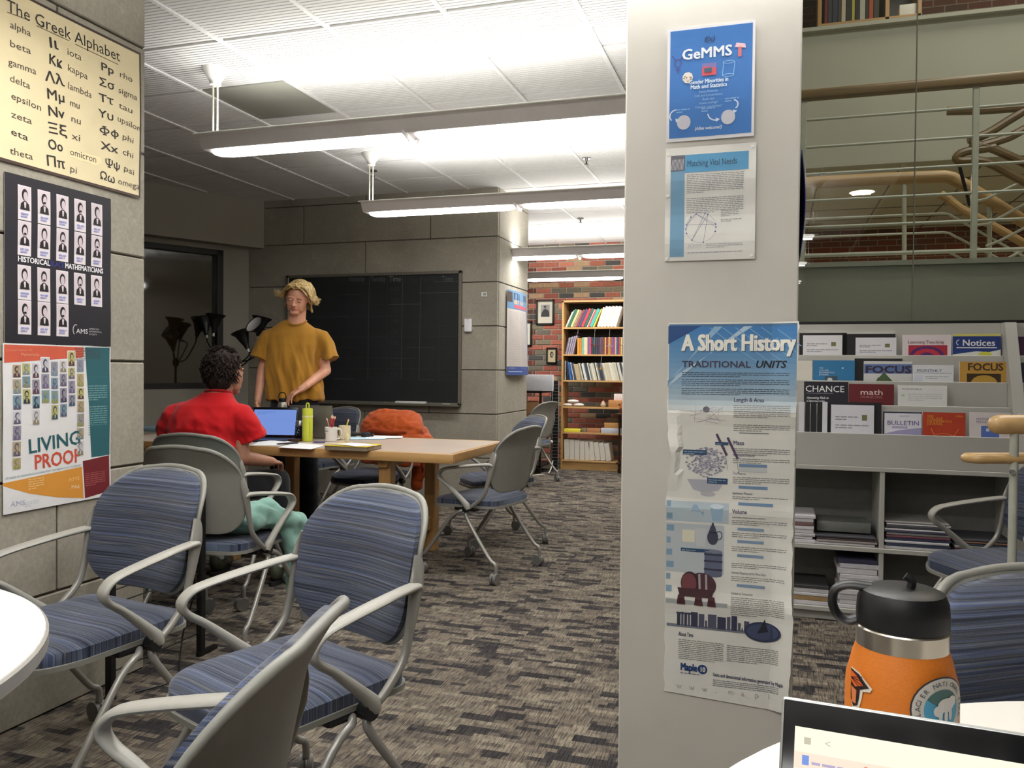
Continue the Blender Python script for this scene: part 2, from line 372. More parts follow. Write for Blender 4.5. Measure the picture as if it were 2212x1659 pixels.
    def face(s, x, y, w, h, bg=(190, 180, 185), fg=(20, 18, 22), lay=2, kind=0):
        s.rect(x, y, x+w, y+h, bg, lay)
        s.poly([(x+w*.08, y), (x+w*.92, y), (x+w*.86, y+h*.26), (x+w*.62, y+h*.38), (x+w*.38, y+h*.38), (x+w*.14, y+h*.26)], fg, lay+1)
        s.ell(x+w*.5, y+h*.66, w*.27, h*.26, fg, lay+1); s.ell(x+w*(.5 if kind % 3 else .55), y+h*.6, w*.19, h*.2, tuple(min(255, int(k*.95)) for k in bg), lay+2)
        s.poly([(x+w*.44, y+h*.08), (x+w*.56, y+h*.08), (x+w*.6, y+h*.34), (x+w*.4, y+h*.34)], bg, lay+2)
        if kind % 2: s.ell(x+w*.5, y+h*.5, w*.12, h*.05, fg, lay+3)
        return s
    def make(s, name, label, cat, loc, rz=0., tilt=0., th=.001, paper=M_PAPER, mat=PRINT, group=None, outline=None, nx=None, ny=None, parent=None):
        g = G(); nx = nx or max(1, int(s.w/s.cell)); ny = ny or max(1, int(s.h/s.cell))
        if th > .004: nx = ny = 1
        ol = outline or (lambda a, b: (a*s.w, b*s.h))
        def fn(a, b):
            x, y = ol(a, b); d = s.d(x, y); return Vector((x, -d, y)), Vector((x, -d+th, y))
        g.slab(fn, nx, ny)
        o = g.build(name, paper, parent, 0); o.location = loc; o.rotation_euler = (tilt, 0, rz)
        if not parent: tag(o, label, cat, group)
        if s.g.f: s.g.build('printing', mat, o, 0)
        return o
def dup(root, loc=None, rz=None, label=None, group=None):
    def cp(o, par):
        c = o.copy(); COL.objects.link(c)
        if par: c.parent = par
        for ch in CH.get(o.name, []): cp(ch, c)
        return c
    CH = {}
    def walk(o):
        CH[o.name] = list(o.children)
        for k in o.children: walk(k)
    walk(root); r = cp(root, None)
    if loc is not None: r.location = loc
    if rz is not None: r.rotation_euler = (0, 0, rz)
    if label: r['label'] = label
    if group: r['group'] = group
    return r
# ================================================================ ROOM SHELL
XW = -2.42           # plane of the left concrete wall
fl = struct('floor', G().box((-9, -4, -.1), (6, 12, 0)), m_carpet())
TS = .607; TX0 = -.87; TY0 = 3.562
M_RIB = plain('ribbed_tile_white', (222, 221, 217), .75, 0, .015); M_BAR = plain('ceiling_bar_white', (236, 235, 232), .6); M_GAP = plain('ceiling_gap', (52, 48, 46), .9)
cg = G().box((-7.6, -4, ZC+.03), (1.6, 2.5, ZC+.2)).box((-7.6, 2.5, ZC+.03), (-.16, 10.6, ZC+.2))
ceil = struct('ceiling', cg, M_GAP)
tg = G(); NR = 21; rw = (TS-.022)/NR
for k in range(NR): tg.box((-TS/2+.012, -TS/2+.014+k*rw, 0), (TS/2-.012, -TS/2+.014+(k+1)*rw-.0085, .016))
tg.box((-TS/2+.012, -TS/2+.014, .012), (TS/2-.012, TS/2-.006, .02))
tile_me = tg.mesh('ceiling_tile', M_RIB, 0); nt = 0
flat_me = G().rbox((-TS/2+.014, -TS/2+.01, 0), (TS/2-.014, TS/2-.01, .015), .003).mesh('ceiling_tile', plain('grey_lens_tile', (158, 158, 146), .5, 0, .08, 3), 35)
rest = G(); bars = {}
for i in range(-9, 3):
    for j in range(-8, 12):
        cx = TX0+(i+.5)*TS; cy = TY0+(j+.5)*TS
        if cx > 1.3 or (cy > 2.3 and cx > -.5) or (cy < 2.75 and cx < XW+.1): continue
        if cy > 7.1 and cx < -2.4 and cy < 8.0: continue
        vis = cy > 2.6 and (cx > -5.6)
        if vis:
            me = flat_me if (i, j) == (-4, 1) else tile_me
            o = link('ceiling_tile', me, ceil); o.location = (cx, cy, ZC)
        else: rest.add(*[[(cx+a*(TS/2-.012), cy+b*(TS/2-.01), ZC+c) for a, b, c in ((-1, -1, 0), (1, -1, 0), (1, 1, 0), (-1, 1, 0), (-1, -1, .015), (1, -1, .015), (1, 1, .015), (-1, 1, .015))], [(0, 1, 2, 3), (4, 5, 6, 7)]])
o = rest.build('ceiling_tile', M_RIB, ceil, 0); o['kind'] = 'stuff'
bar = {}
for i in range(-9, 4):
    x = TX0+i*TS
    if x > 1.3: continue
    y0 = 2.75 if x < XW else -3.2; y1 = 2.5 if x > -.2 else 10.5
    spans = [(y0, 7.1), (7.95, y1)] if -5.0 < x < -2.4 and y1 > 8 else [(y0, y1)]
    for a, b in spans:
        if b > a: G().box((x-.011, a, ZC-.007), (x+.011, b, ZC+.02)).build('ceiling_bar', M_BAR, ceil, 0)
# left concrete wall with poster panels (courses .41 m)
def panel_wall(name, base, rects, axis, plane, depth=.03, gap=.004):
    """rects: list of (a0,z0,a1,z1) along the wall; axis 'y' = wall facing +x, 'x' = wall facing -y"""
    w = struct(name, base, M_JOINT)
    for (a0, z0, a1, z1) in rects:
        g = G()
        if axis == 'y': g.rbox((plane-depth, a0+gap, z0+gap), (plane, a1-gap, z1-gap), .004, 1)
        else: g.rbox((a0+gap, plane, z0+gap), (a1-gap, plane+depth, z1-gap), .004, 1)
        g.build('concrete_panel', M_CONC, w, 0)
    return w
zs = [0, .42, .83, 1.24, 1.655, 2.07, 2.49, ZC+.02]
rc = []
yend = 2.737
for k in range(7):
    cuts = [yend, (2.31 if k % 2 else 1.64)] ; c = cuts[-1]
    while c > -1.2: c -= 1.34; cuts.append(max(c, -1.6))
    for a, b in zip(cuts[1:], cuts[:-1]): rc.append((a, zs[k], b, zs[k+1]))
panel_wall('wall_left', G().box((XW-.6, -1.6, 0), (XW-.012, yend-.004, ZC+.02)).box((XW-.6, -4, 0), (XW-.012, -1.6, ZC+.02)), rc, 'y', XW)
G().rbox((XW-.6, yend-.03, 0), (XW-.02, yend+.004, ZC), .004, 1).build('concrete_panel', M_CONC, bpy.data.objects['wall_left'], 0)
# chalkboard wall block
YB = 7.1; XB = -2.395; YB2 = 8.05
zb = [0, .416, .818, 1.22, 1.62, 2.02, 2.43, 2.80, ZC+.02]
rf = []; rs = []
for k in range(8):
    cuts = [XB, (-3.06 if k % 2 == 0 else -3.73)]; c = cuts[-1]
    while c > -5.6: c -= 1.34; cuts.append(max(c, -5.7))
    for a, b in zip(cuts[1:], cuts[:-1]): rf.append((a, zb[k], b, zb[k+1]))
blk = panel_wall('wall_back', G().box((-5.7, YB+.012, 0), (XB-.012, YB2-.004, ZC+.02)), rf, 'x', YB)
for k in range(8):
    cuts = [YB+.031, 7.60 if k % 2 else YB2, YB2] if k % 2 else [YB+.031, YB2]
    for a, b in zip(cuts[:-1], cuts[1:]): G().rbox((XB-.03, a+.003, zb[k]+.004), (XB, b-.003, zb[k+1]-.004), .004, 1).build('concrete_panel', M_CONC, blk, 0)
# angled window wall on the left (26.8 degrees off the grid)
WA = radians(26.8); wd_ = Vector((sin(WA), cos(WA), 0)); wn = Vector((cos(WA), -sin(WA), 0))   # along wall (away), normal into room
MW = Matrix(((wd_.x, wn.x, 0, -5.02), (wd_.y, wn.y, 0, 7.1), (0, 0, 1, 0), (0, 0, 0, 1)))      # local x along wall (away +), y into room
g = G()
wz0, wz1 = 1.02, 2.36; wx1 = -.27; wx0 = -2.6
g.box((-5.2, -.2, 0), (.45, 0, wz0), None, 0, MW).box((-5.2, -.2, wz1), (.45, 0, ZC+.02), None, 0, MW).box((wx1, -.2, wz0), (.45, 0, wz1), None, 0, MW).box((-5.2, -.2, wz0), (wx0, 0, wz1), None, 0, MW)
struct('wall_window', g, M_WALL)
struct('trim_1', G().box((-5.2, 0, 2.405), (.3, .155, ZC+.02), None, 0, MW), plain('soffit_paint', (160, 154, 142), .8, 0, .02, 5))
fr = G()
for a, b in (((wx0, -.09, wz0), (wx0+.05, .01, wz1)), ((wx1-.06, -.09, wz0), (wx1, .01, wz1)), ((wx0, -.09, wz1-.05), (wx1, .01, wz1)), ((wx0, -.09, wz0), (wx1, .015, wz0+.05)), ((-1.45, -.09, wz0), (-1.4, .01, wz1))): fr.box(a, b, None, 0, MW)
wf = struct('window_1', fr, plain('dark_bronze_frame', (38, 36, 34), .4, .4))
tn = NT('dark_night_glass'); tn.base(tn.ramp(tn.noise(tn.coord(), 1.5, 3), [(.3, lin((30, 26, 18))), (.7, lin((52, 42, 26)))])); tn.b.inputs['Roughness'].default_value = .04; tn.b.inputs['Specular IOR Level'].default_value = .9
for a, b in ((wx0+.05, -1.45), (-1.4, wx1-.06)): G().box((a, -.06, wz0+.05), (b, -.05, wz1-.05), None, 0, MW).build('window_pane', tn.m, wf, 0)
# far brick wall
YK = 10.5
M_MORT = plain('mortar', (196, 188, 172), .95, 0, .05); M_BR = m_brick('brick_clay'); M_BRT = m_brick('brick_wall_texture', False)
wk = struct('wall_far', G().box((-8, YK+.012, 0), (-.4, YK+.3, ZC+.02)), M_MORT)
br = [G().rbox((-.0965, 0, -.0288), (.0965, .03, .0288), .003, 1).mesh('brick', M_BR, 0), G().rbox((-.0965, .002, -.0288), (.0965, .03, .0288), .004, 1).mesh('brick', M_BR, 0)]
restb = G()
for r in range(43):
    for k in range(-16, 17):
        x = -2.4+k*.203+(.1015 if r % 2 else 0)
        if x > -.6 or x < -4.6: continue
        z = .034+r*.0677
        if -3.02 < x < -1.72:
            o = link('brick', random.choice(br), wk); o.location = (x, YK-random.random()*.003, z); o.rotation_euler = (0, pi*random.randint(0, 1), 0) if False else (0, 0, 0)
        else: restb.box((x-.0965, YK, z-.0288), (x+.0965, YK+.03, z+.0288))
o = restb.build('brick', M_BRT, wk, 0); o['kind'] = 'stuff'
struct('wall_far_left', G().box((-8, 8.04, 0), (-5.7, 10.5, ZC)), M_WALL)
# shell behind and beside the camera
struct('wall_behind', G().box((-3, -4.2, 0), (6, -4, ZC+.1)), M_WALL)
struct('wall_right', G().box((5.9, -4, 0), (6.1, 12, 6.2)), M_WALL)
struct('trim_2', G().box((1.6, -4, ZC+.03), (6, 2.5, ZC+.2)).box((-.265, 2.5, ZC), (-.15, 4.85, 6)).box((-.4, 2.5, ZC), (5.9, 2.62, 6)), M_WALL)
# white pillar
PX0, PX1, PY = -.366, .05, 2.07
tp = NT('pillar_paint'); pc = lin((202, 198, 189)); nz = tp.noise(tp.coord(), 7., 4)
tp.base(tp.ramp(nz, [(.3, tuple(x*.95 for x in pc)), (.7, pc)])); tp.b.inputs['Roughness'].default_value = .6
tp.bump(tp.noise(tp.coord(), 14., 3), .12, .004)
struct('trim_3', G().rbox((PX0, PY, 0), (PX1, PY+.42, ZC+.02), .004, 2), tp.m)
# ---------------- atrium beyond the magazine rack
M_GREEN = plain('atrium_grey_green', (178, 180, 168), .7, 0, .03, 2); M_RAIL = plain('rail_white', (188, 190, 176), .45)
zp = P(1900, 573, Y=5.62).z
struct('trim_4', G().box((-.3, 5.5, 0), (5.9, 5.74, zp)).box((-.3, 5.47, zp-.02), (5.9, 5.77, zp+.01)), M_GREEN)
struct('ceiling_atrium', G().box((-.149, 7.3, 2.9), (5.9, 12, 3.0)), plain('atrium_ceiling', (188, 184, 166), .8))
for k in range(9): G().box((-.3+k*.61+.02, 7.3, 2.893), (-.3+k*.61+.03, 10.5, 2.901)).build('ceiling_bar', plain('dark_bar', (110, 106, 94), .8), bpy.data.objects['ceiling_atrium'], 0)
for k in range(1, 6): G().box((-.149, 7.3+k*.61, 2.894), (5.9, 7.31+k*.61, 2.901)).build('ceiling_bar', MATS['dark_bar'], bpy.data.objects['ceiling_atrium'], 0)
zt = P(1900, 62, Y=7.2).z
struct('wall_atrium', G().box((-.149, 7.15, 2.88), (5.9, 7.3, zt)).box((-.149, 7.1, zt), (5.9, 7.33, zt+.03)), M_GREEN)
struct('wall_far_right', G().box((-.4, 10.5, 0), (5.9, 10.8, 2.95)), M_BRT)
struct('floor_atrium_bounce', G().box((-.149, 5.75, 0), (5.9, 10.5, .012)), plain('pale_bounce_floor', (170, 166, 152), .5))  # pale slab added to bounce light up onto the atrium ceiling
struct('floor_upper', G().box((-.149, 7.3, 3.0), (5.9, 12, 3.1)), M_WALL)
struct('wall_upper', G().box((-.149, 9.0, 3.1), (5.9, 9.2, 6)), M_BRT)
struct('ceiling_upper', G().box((-2, 2.4, 6), (6, 12, 6.2)), M_WALL)
struct('wall_side', G().box((-.265, 4.85, 0), (-.15, 10.5, 6)), M_WALL)
# glass screen above the rack
gx = P(1975, 420, Y=4.82).x
gf = struct('window_2', G().box((-.35, 4.79, 1.478), (5.9, 4.85, 1.50)).box((-.35, 4.79, 3.3), (5.9, 4.85, 3.4)), M_BLK)
GL = m_glass('greenish_glass', (.90, .94, .89))
G().box((-.35, 4.815, 1.5), (gx-.003, 4.825, 3.3)).build('window_pane', GL, gf, 0)
G().box((gx+.003, 4.815, 1.5), (3.2, 4.825, 3.3)).build('window_pane', GL, gf, 0)
G().box((gx-.003, 4.815, 1.5), (gx+.003, 4.825, 3.3)).build('glass_joint', plain('joint_grey', (110, 108, 96), .5), gf, 0)
# ================================================================ PENDANT LIGHTS
M_LAMPH = plain('lamp_housing', (226, 222, 222), .5, 0, .02); M_LENS = plain('lamp_lens', (255, 252, 246), .5, emit=9.); M_STEM = plain('cream_stem', (226, 224, 208), .4)
PLAB = ['pendant light row behind the camera, furthest from the pillar', 'pendant light row above the two round tables', 'pendant light row above the three foreground chairs',
        'long suspended light over the wooden table, nearest one in view', 'suspended light just in front of the chalkboard wall', 'suspended light beyond the concrete block, upper one before the bricks', 'suspended light closest to the brick wall']
for li, (ly, lx, n, lz) in enumerate(LAMPS):
    L = n*MOD
    t = thing('pendant_light', PLAB[li], 'light', (lx, ly, lz), 0, 'suspended linear ceiling lights')
    g = G()
    sec = [(-.125, 0), (-.105, -.012), (-.078, -.062), (-.07, -.07), (.07, -.07), (.078, -.062), (.105, -.012), (.125, 0), (.118, .004), (.07, -.03), (-.07, -.03), (-.118, .004)]
    g.rings([[(x, y, z) for y, z in sec] for x in (0., L)], True)
    g.build('housing', M_LAMPH, t, 20)
    g = G().rbox((-.015, -.13, -.004), (L+.015, -.117, .006), .003, 1).rbox((-.015, .117, -.004), (L+.015, .13, .006), .003, 1)
    g.build('flange', plain('flange_white', (222, 222, 214), .5), t)
    for k in range(n):
        a = k*MOD+.035; b = (k+1)*MOD-.035
        ring = lambda x, q: [(x, .068*cos(pi+pi*j/10)*q, -.071-.028*sin(pi*j/10)*q) for j in range(11)]
        G().rings([ring(a, .55), ring(a+.03, .85), ring(a+.09, 1.), ring(b-.09, 1.), ring(b-.03, .85), ring(b, .55)], True).build('lens', M_LENS, t, 60)
        G().sweep([(b+.02, -.08, -.06), (b+.035, -.05, -.092), (b+.035, .05, -.092), (b+.035, .08, -.06)], .004, .012, n=6, smooth=3).build('end_strap', M_LAMPH, t)
    for x in ((.03, L-.03) if li != 3 else (.03, L-.03)):
        s = G().cyl((x-.014, 0, -.02), (x-.014, 0, ZC-lz-.07), .0055, n=8).cyl((x+.014, 0, -.02), (x+.014, 0, ZC-lz-.07), .0055, n=8)
        s.build('stem', M_STEM, t)
        G().lathe([(.075, ZC-lz), (.07, ZC-lz-.012), (.035, ZC-lz-.065), (.03, ZC-lz-.075), (.03, ZC-lz-.09)], 20, (x, 0, 0)).build('canopy', M_WHITE, t)
# ceiling fittings
def sprinkler(u, v, lab):
    p = P(u, v, z=ZC-.02); t = thing('sprinkler_head', lab, 'sprinkler', (p.x, p.y, ZC), 0, 'ceiling sprinkler heads')
    G().lathe([(.035, 0), (.034, -.008), (.012, -.01), (.01, -.03)], 16).build('escutcheon', plain('chrome', (150, 150, 150), .2, .9), t)
    G().lathe([(.006, -.03), (.006, -.045), (.018, -.047), (.018, -.05)], 12).build('deflector', M_BLKM, t)
sprinkler(1267, 347, 'dark sprinkler head on the ceiling left of the white pillar, above the second light')
sprinkler(1254, 475, 'small sprinkler head on the far ceiling beyond the concrete block')
sprinkler(806, 373, 'black sprinkler head beside the stem of the suspended light before the chalkboard')
p = P(1313, 495, z=ZC); o = G().lathe([(.07, 0), (.068, -.02), (.05, -.035), (.03, -.05), (.001, -.055)], 24).build('smoke_detector', M_WHITE); o.location = (p.x, p.y, ZC); tag(o, 'white round smoke detector on the far ceiling near the brick wall', 'smoke detector')
p = P(868, 268, z=ZC); o = G().lathe([(.075, 0), (.07, -.015), (.03, -.05), (.001, -.052)], 24).build('ceiling_canopy', M_WHITE); o.location = (p.x, p.y, ZC); tag(o, 'white domed fitting on the ceiling behind the nearest suspended light', 'ceiling fitting')
# ================================================================ ATRIUM CONTENT, partly glass reflections built as solid things
def railing(name, lab, Y, urail, posts, vbase, group=None):
    pass
Yr = 5.6
t = thing('guard_railing', 'white guard railing with a broad wooden handrail behind the glass', 'railing', (0, Yr, zp))
M_HAND = m_wood('brown_handrail', (122, 98, 62)); M_HANDL = m_wood('light_handrail', (178, 146, 100))
x0 = -.35; x1 = P(2400, 400, Y=Yr).x; loc = Vector((0, Yr, zp))
zh = P(1733, 208, Y=Yr).z-zp
G().rbox((x0, -.03, zh-.035), (x1, .03, zh+.035), .02, 3).build('handrail', M_HAND, t)
for v in (261, 320, 378, 435, 492, 553):
    z = P(1733, v, Y=Yr).z-zp; G().cyl((x0, 0, z), (x1, 0, z), .009 if v < 550 else .013, n=8).build('rail', M_RAIL, t)
for u in (1734, 2105, 2480):
    x = P(u, 400, Y=Yr).x; G().rbox((x-.018, -.012, 0), (x+.018, .012, zh-.03), .004, 1).build('post', M_RAIL, t)
Y2 = 6.6
t = thing('stair_railing', 'stair railing with light round wooden handrail bending down to the right, behind the guard railing', 'railing', (0, Y2, 0))
def pts(L, Y=Y2, oy=0.): return [tuple(P(u, v, Y=Y)-Vector((0, Y, 0))+Vector((0, oy, 0))) for u, v in L]
G().sweep(pts([(1600, 405), (1733, 396), (1900, 387), (2040, 381), (2055, 384), (2090, 404), (2180, 460), (2400, 590)]), .045, n=12).build('handrail', M_HANDL, t)
G().sweep(pts([(2045, 404), (2060, 412), (2090, 436), (2180, 484), (2400, 610)], oy=.25), .03, n=10).build('handrail', M_HANDL, t)
for L in ([(1600, 482), (1733, 474), (2038, 461), (2050, 463), (2095, 489), (2400, 660)], [(1600, 518), (1733, 513), (2038, 502), (2050, 504), (2100, 530), (2300, 630)], [(1600, 560), (1733, 551), (2038, 543), (2050, 545), (2100, 572), (2200, 630)]):
    G().sweep(pts(L), .009, n=8).build('rail', M_RAIL, t)
for u, a in ((1953, 397), (2137, 445)):
    G().cyl(pts([(u, 590)])[0], pts([(u, a)])[0], .016, n=8).build('post', M_RAIL, t)
t = thing('reflected_stair_railing', 'dark crossing handrails reflected in the glass, modelled as a solid railing behind it', 'railing', (0, 6.1, 0))  # reflection of the near handrail in the glass, modelled as solid rails
for L in ([(2105, 435), (2130, 430), (2160, 415), (2400, 300)], [(2105, 487), (2135, 484), (2160, 470), (2400, 340)], [(2130, 532), (2160, 520), (2400, 395)], [(2158, 568), (2250, 520), (2400, 440)]):
    G().sweep(pts(L, 6.1), .009, n=8).build('rail', M_RAIL, t)
for L in ([(2046, 240), (2130, 238), (2212, 232), (2400, 225)], [(2090, 302), (2130, 290), (2212, 240), (2400, 130)], [(2095, 310), (2140, 320), (2212, 352), (2400, 440)], [(2110, 318), (2170, 300), (2212, 280), (2400, 180)], [(2150, 318), (2085, 328), (2066, 340), (2075, 348), (2130, 350), (2212, 392), (2400, 480)]):
    G().sweep(pts(L, 6.1), .028, n=10, smooth=3).build('handrail', M_HAND, t)
G().cyl(pts([(2071, 354)], 6.1)[0], pts([(2095, 445)], 6.1)[0], .011, n=8).build('brace', M_BLKM, t)
p = P(1862, 414, z=2.9); t = thing('recessed_downlight', 'glowing round recessed downlight in the ceiling beyond the atrium', 'light', (p.x, p.y, 2.9))
G().lathe([(.125, -.002), (.125, -.008), (.108, -.008), (.108, -.002)], 28).build('trim_ring', M_WHITE, t)
G().lathe([(.001, -.004), (.108, -.004), (.108, -.006), (.001, -.006)], 28).build('diffuser', plain('warm_lens', (255, 226, 170), .5, emit=7.), t)
# upper floor bookcase with books
Yu = 8.0; z0 = 3.1
bx0 = P(1766, 30, Y=Yu).x; bx1 = P(1990, 20, Y=Yu).x
t = thing('upper_bookcase', 'wooden bookcase on the upper floor above the atrium parapet', 'bookcase', (bx0, Yu, z0))
W = bx1-bx0; zs_ = P(1850, 42, Y=Yu).z-z0
for x in (0, W*.66, W-.03): G().rbox((x, 0, 0), (x+.035, .3, 2.2), .003, 1).build('side_panel', M_OAKZ, t)
for z in (.1, zs_-.035, zs_+.38, 2.17): G().rbox((.03, 0, z), (W, .3, z+.03), .003, 1).build('shelf', M_OAK, t)
G().box((.03, .29, 0), (W, .3, 2.2)).build('back_panel', M_BLK, t)
cols = [(120, 40, 48), (60, 60, 70), (45, 55, 75), (70, 60, 60), (190, 185, 165), (40, 45, 50), (175, 170, 80), (38, 40, 44), (180, 178, 170), (50, 40, 40), (170, 80, 50), (60, 58, 54), (54, 50, 48), (140, 128, 80), (48, 46, 44), (200, 196, 180), (196, 192, 178), (188, 186, 170), (40, 60, 90), (50, 48, 46)]
x = bx0+.06
for k, c in enumerate(cols):
    w = .028+.01*((k*7) % 3); h = .26+.03*((k*5) % 3)
    if x+w > bx0+W*.64: break
    o = G().rbox((0, 0, 0), (w-.003, .2, h), .003, 1).build('book', plain('bookcloth_%d_%d_%d' % c, c, .7)); o.location = (x, Yu+.02, z0+zs_-.004)
    tag(o, '%s book from the left in the upper floor bookcase' % ordn(k), 'book', 'books in the upper floor bookcase'); x += w
o = G().rbox((0, 0, 0), (.17, .12, .1), .004).build('white_box', M_PAPER); pp = P(2030, 22, Y=7.8); o.location = (pp.x, 7.8, pp.z-.05); o.location = (bx0+W*.8, Yu+.03, z0+zs_-.003); tag(o, 'small white box on the right end of the upper floor bookcase', 'box')
# ================================================================ MAGAZINE RACK
M_RACK = plain('rack_laminate', (178, 177, 171), .45, 0, .02, 5)
RX0, RX1, RX2 = -.34, 1.065, 2.4
t = thing('magazine_rack', 'grey tiered magazine display rack with open cubbies below, under the glass', 'rack', (0, 4.35, 0))
TZ = [1.315, 1.184, 1.066, .929]; TY = [.25, .17, .10, .015]
for a, b in ((RX0, RX1), (RX1+.05, RX2)):
    zb_ = 1.478
    for k in range(4):
        y = TY[k]; zlo = TZ[k+1]-.06 if k < 3 else .767
        G().rbox((a, y-.012, zlo), (b, y, TZ[k]), .002, 1).build('tier_lip', M_RACK, t)
        G().box((a, y, TZ[k]-.115), (b, y+.07, TZ[k]-.105)).build('tier_shelf', M_RACK, t)
        G().box((a, y+.060, TZ[k]-.11), (b, y+.064, (TZ[k-1] if k else 1.478)-.02 if k else 1.478)).build('tier_back', M_RACK, t)
for x in (RX0-.02, RX1, RX2):
    pr = [(0., 0.), (.36, 0.), (.36, 1.478), (.235, 1.478), (-.0, .93)]
    G().rings([[(xx, y, z) for y, z in pr] for xx in (x, x+.05 if x == RX1 else x+.02)], True).build('side_panel', M_RACK, t)
for x in (.492, 1.6): G().rbox((x, .004, .04), (x+.022, .349, .764), .002, 1).build('divider', M_RACK, t)
for z in (.745, .352, .045): G().rbox((RX0, .0, z), (RX2, .351, z+.022), .002, 1).build('shelf', M_RACK, t)
G().box((RX0, .352, .0), (RX2, .36, .76)).build('back_panel', plain('rack_back', (120, 119, 114), .6), t)
G().box((RX0, .03, 0), (RX2, .05, .05)).build('toe_kick', M_RACK, t)
# printed things on the tiers: u0,v0,u1,v1,tier, paint function
def mag(name, lab, cat, u0, v0, u1, tier, col, paint=None, th=.006, dy=.012, group='journals on the display rack', drop=.1):
    Y = 4.35+TY[tier]+dy
    a = P(u0, v0, Y=Y); b = P(u1, v0, Y=Y); zt_ = a.z; zb0 = TZ[tier]-.1
    w = b.x-a.x; h = zt_-zb0; s = Sheet(w, h, cell=.5)
    vis = zt_-TZ[tier]     # visible height
    s.rect(0, 0, w, h, col, .5)
    if paint: paint(s, w, h, vis)
    return s.make(name, lab, cat, (a.x, Y, zb0), 0, -.05, min(th, .022), M_PAPER, group=group)
def p_lett(s, w, h, vis):
    s.bars(w*.1, w*.62, h-vis*.45, 2, vis*.09, (130, 130, 140)); s.rect(w*.72, h-vis*.55, w*.84, h-vis*.35, (120, 120, 80)); s.bars(w*.1, w*.9, h-vis*.75, 2, vis*.09, (150, 150, 160))
def p_binder(s, w, h, vis):
    s.rect(0, 0, w, h, (24, 24, 28), .6)
def p_learn(s, w, h, vis):
    s.text(w*.1, h-vis*.42, .022, 'Learning Teaching', (120, 70, 90), width=w*.75); s.rect(w*.12, 0, w*.92, h-vis*.5, (176, 40, 62), .8)
    s.ell(w*.5, h-vis*1.05, w*.36, vis*.5, (88, 40, 110), 1); s.ell(w*.5, h-vis*1.05, w*.28, vis*.38, (196, 50, 70), 2); s.ell(w*.5, h-vis*1.05, w*.15, vis*.2, (90, 40, 110), 3)
def p_notices(s, w, h, vis):
    s.rect(0, h-.012, w, h, (214, 206, 110), .8); s.text(w*.2, h-vis*.55, .045, 'Notices', (240, 240, 244), width=w*.68, bold=.02)
    s.ring(w*.14, h-vis*.4, w*.07, vis*.14, .004, (220, 220, 230), 2, 14, 1.6, 4.4); s.rect(w*.08, h-vis*.66, w*.92, h-vis*.61, (230, 232, 240), 2)
    s.poly([(0, h-vis*.95), (w*.5, h-vis*.8), (w*.75, h-vis*.84), (w, h-vis*.72), (w, h-vis*1.2), (0, h-vis*1.2)], (226, 228, 224), 2); s.ell(w*.68, h-vis*.92, w*.14, vis*.1, (214, 214, 80), 3)
def p_blue(s, w, h, vis):
    for k, tx in enumerate(('THE', 'COLLEGE', 'MATHEMATICS', 'JOURNAL')): s.text(w*.16, h-vis*(.42+k*.11), .011, tx, (220, 232, 240))
    s.ell(w*.72, h-vis*.38, .004, .004, (230, 236, 240)); s.rect(w*.3, 0, w*.6, h-vis*.78, (60, 84, 100)); s.ell(w*.42, h-vis*.95, w*.06, vis*.08, (220, 226, 228), 3)
def p_focus(s, w, h, vis):
    s.rect(0, h-vis*.62, w, h-vis*.14, (96, 122, 178), .8); s.text(w*.02, h-vis*.58, .05, 'FOCUS', (62, 44, 62), width=w*.96, bold=.05)
    s.rect(0, 0, w, h-vis*.62, (206, 208, 206), .8); s.poly([(w*.25, h-vis), (w*.42, h-vis*.55), (w*.6, h-vis)], (70, 92, 58), 2); s.ell(w*.4, h-vis*.95, w*.13, vis*.2, (74, 96, 60), 3)
def p_monthly(s, w, h, vis):
    s.text(w*.1, h-vis*.42, .02, 'MONTHLY', (104, 110, 150), width=w*.62, bold=.01); s.rect(w*.04, h-vis*.5, w*.96, h-vis*.48, (110, 116, 150)); s.rect(w*.04, 0, w*.25, h-vis*.6, (206, 212, 226)); s.bars(w*.32, w*.9, h-vis*.72, 2, vis*.1, (170, 176, 180))
def p_focus2(s, w, h, vis):
    s.text(w*.16, h-vis*.42, .05, 'FOCUS', (72, 52, 30), width=w*.72, bold=.03); s.rect(w*.15, 0, w*.84, h-vis*.58, (58, 44, 22)); s.ell(w*.5, h-vis*1.05, w*.27, vis*.4, (190, 150, 60), 3)
def p_chance(s, w, h, vis):
    s.text(w*.03, h-vis*.46, .045, 'CHANCE', (240, 240, 242), width=w*.88, bold=.005); s.rect(w*.05, h-vis*.53, w*.66, h-vis*.52, (180, 180, 190)); s.text(w*.06, h-vis*.78, .017, 'Assessing Risk in', (226, 226, 230), shear=.3, width=w*.5, bold=.02); s.text(w*.06, h-vis*.93, .017, 'Cybersecurity', (226, 226, 230), shear=.3, width=w*.42, bold=.02)
def p_math(s, w, h, vis):
    s.text(w*.5, h-vis*.52, .038, 'math', (224, 196, 190), 'c', width=w*.5, bold=.01); s.text(w*.5, h-vis*.68, .016, 'HORIZONS', (190, 130, 128), 'c', width=w*.48)
def p_page(s, w, h, vis):
    s.bars(w*.08, w*.9, h-vis*.2, 1, vis*.08, (120, 120, 120)); s.ell(w*.1, h-vis*.5, w*.04, vis*.06, (180, 200, 176)); s.bars(w*.2, w*.9, h-vis*.45, 4, vis*.1, (190, 192, 196))
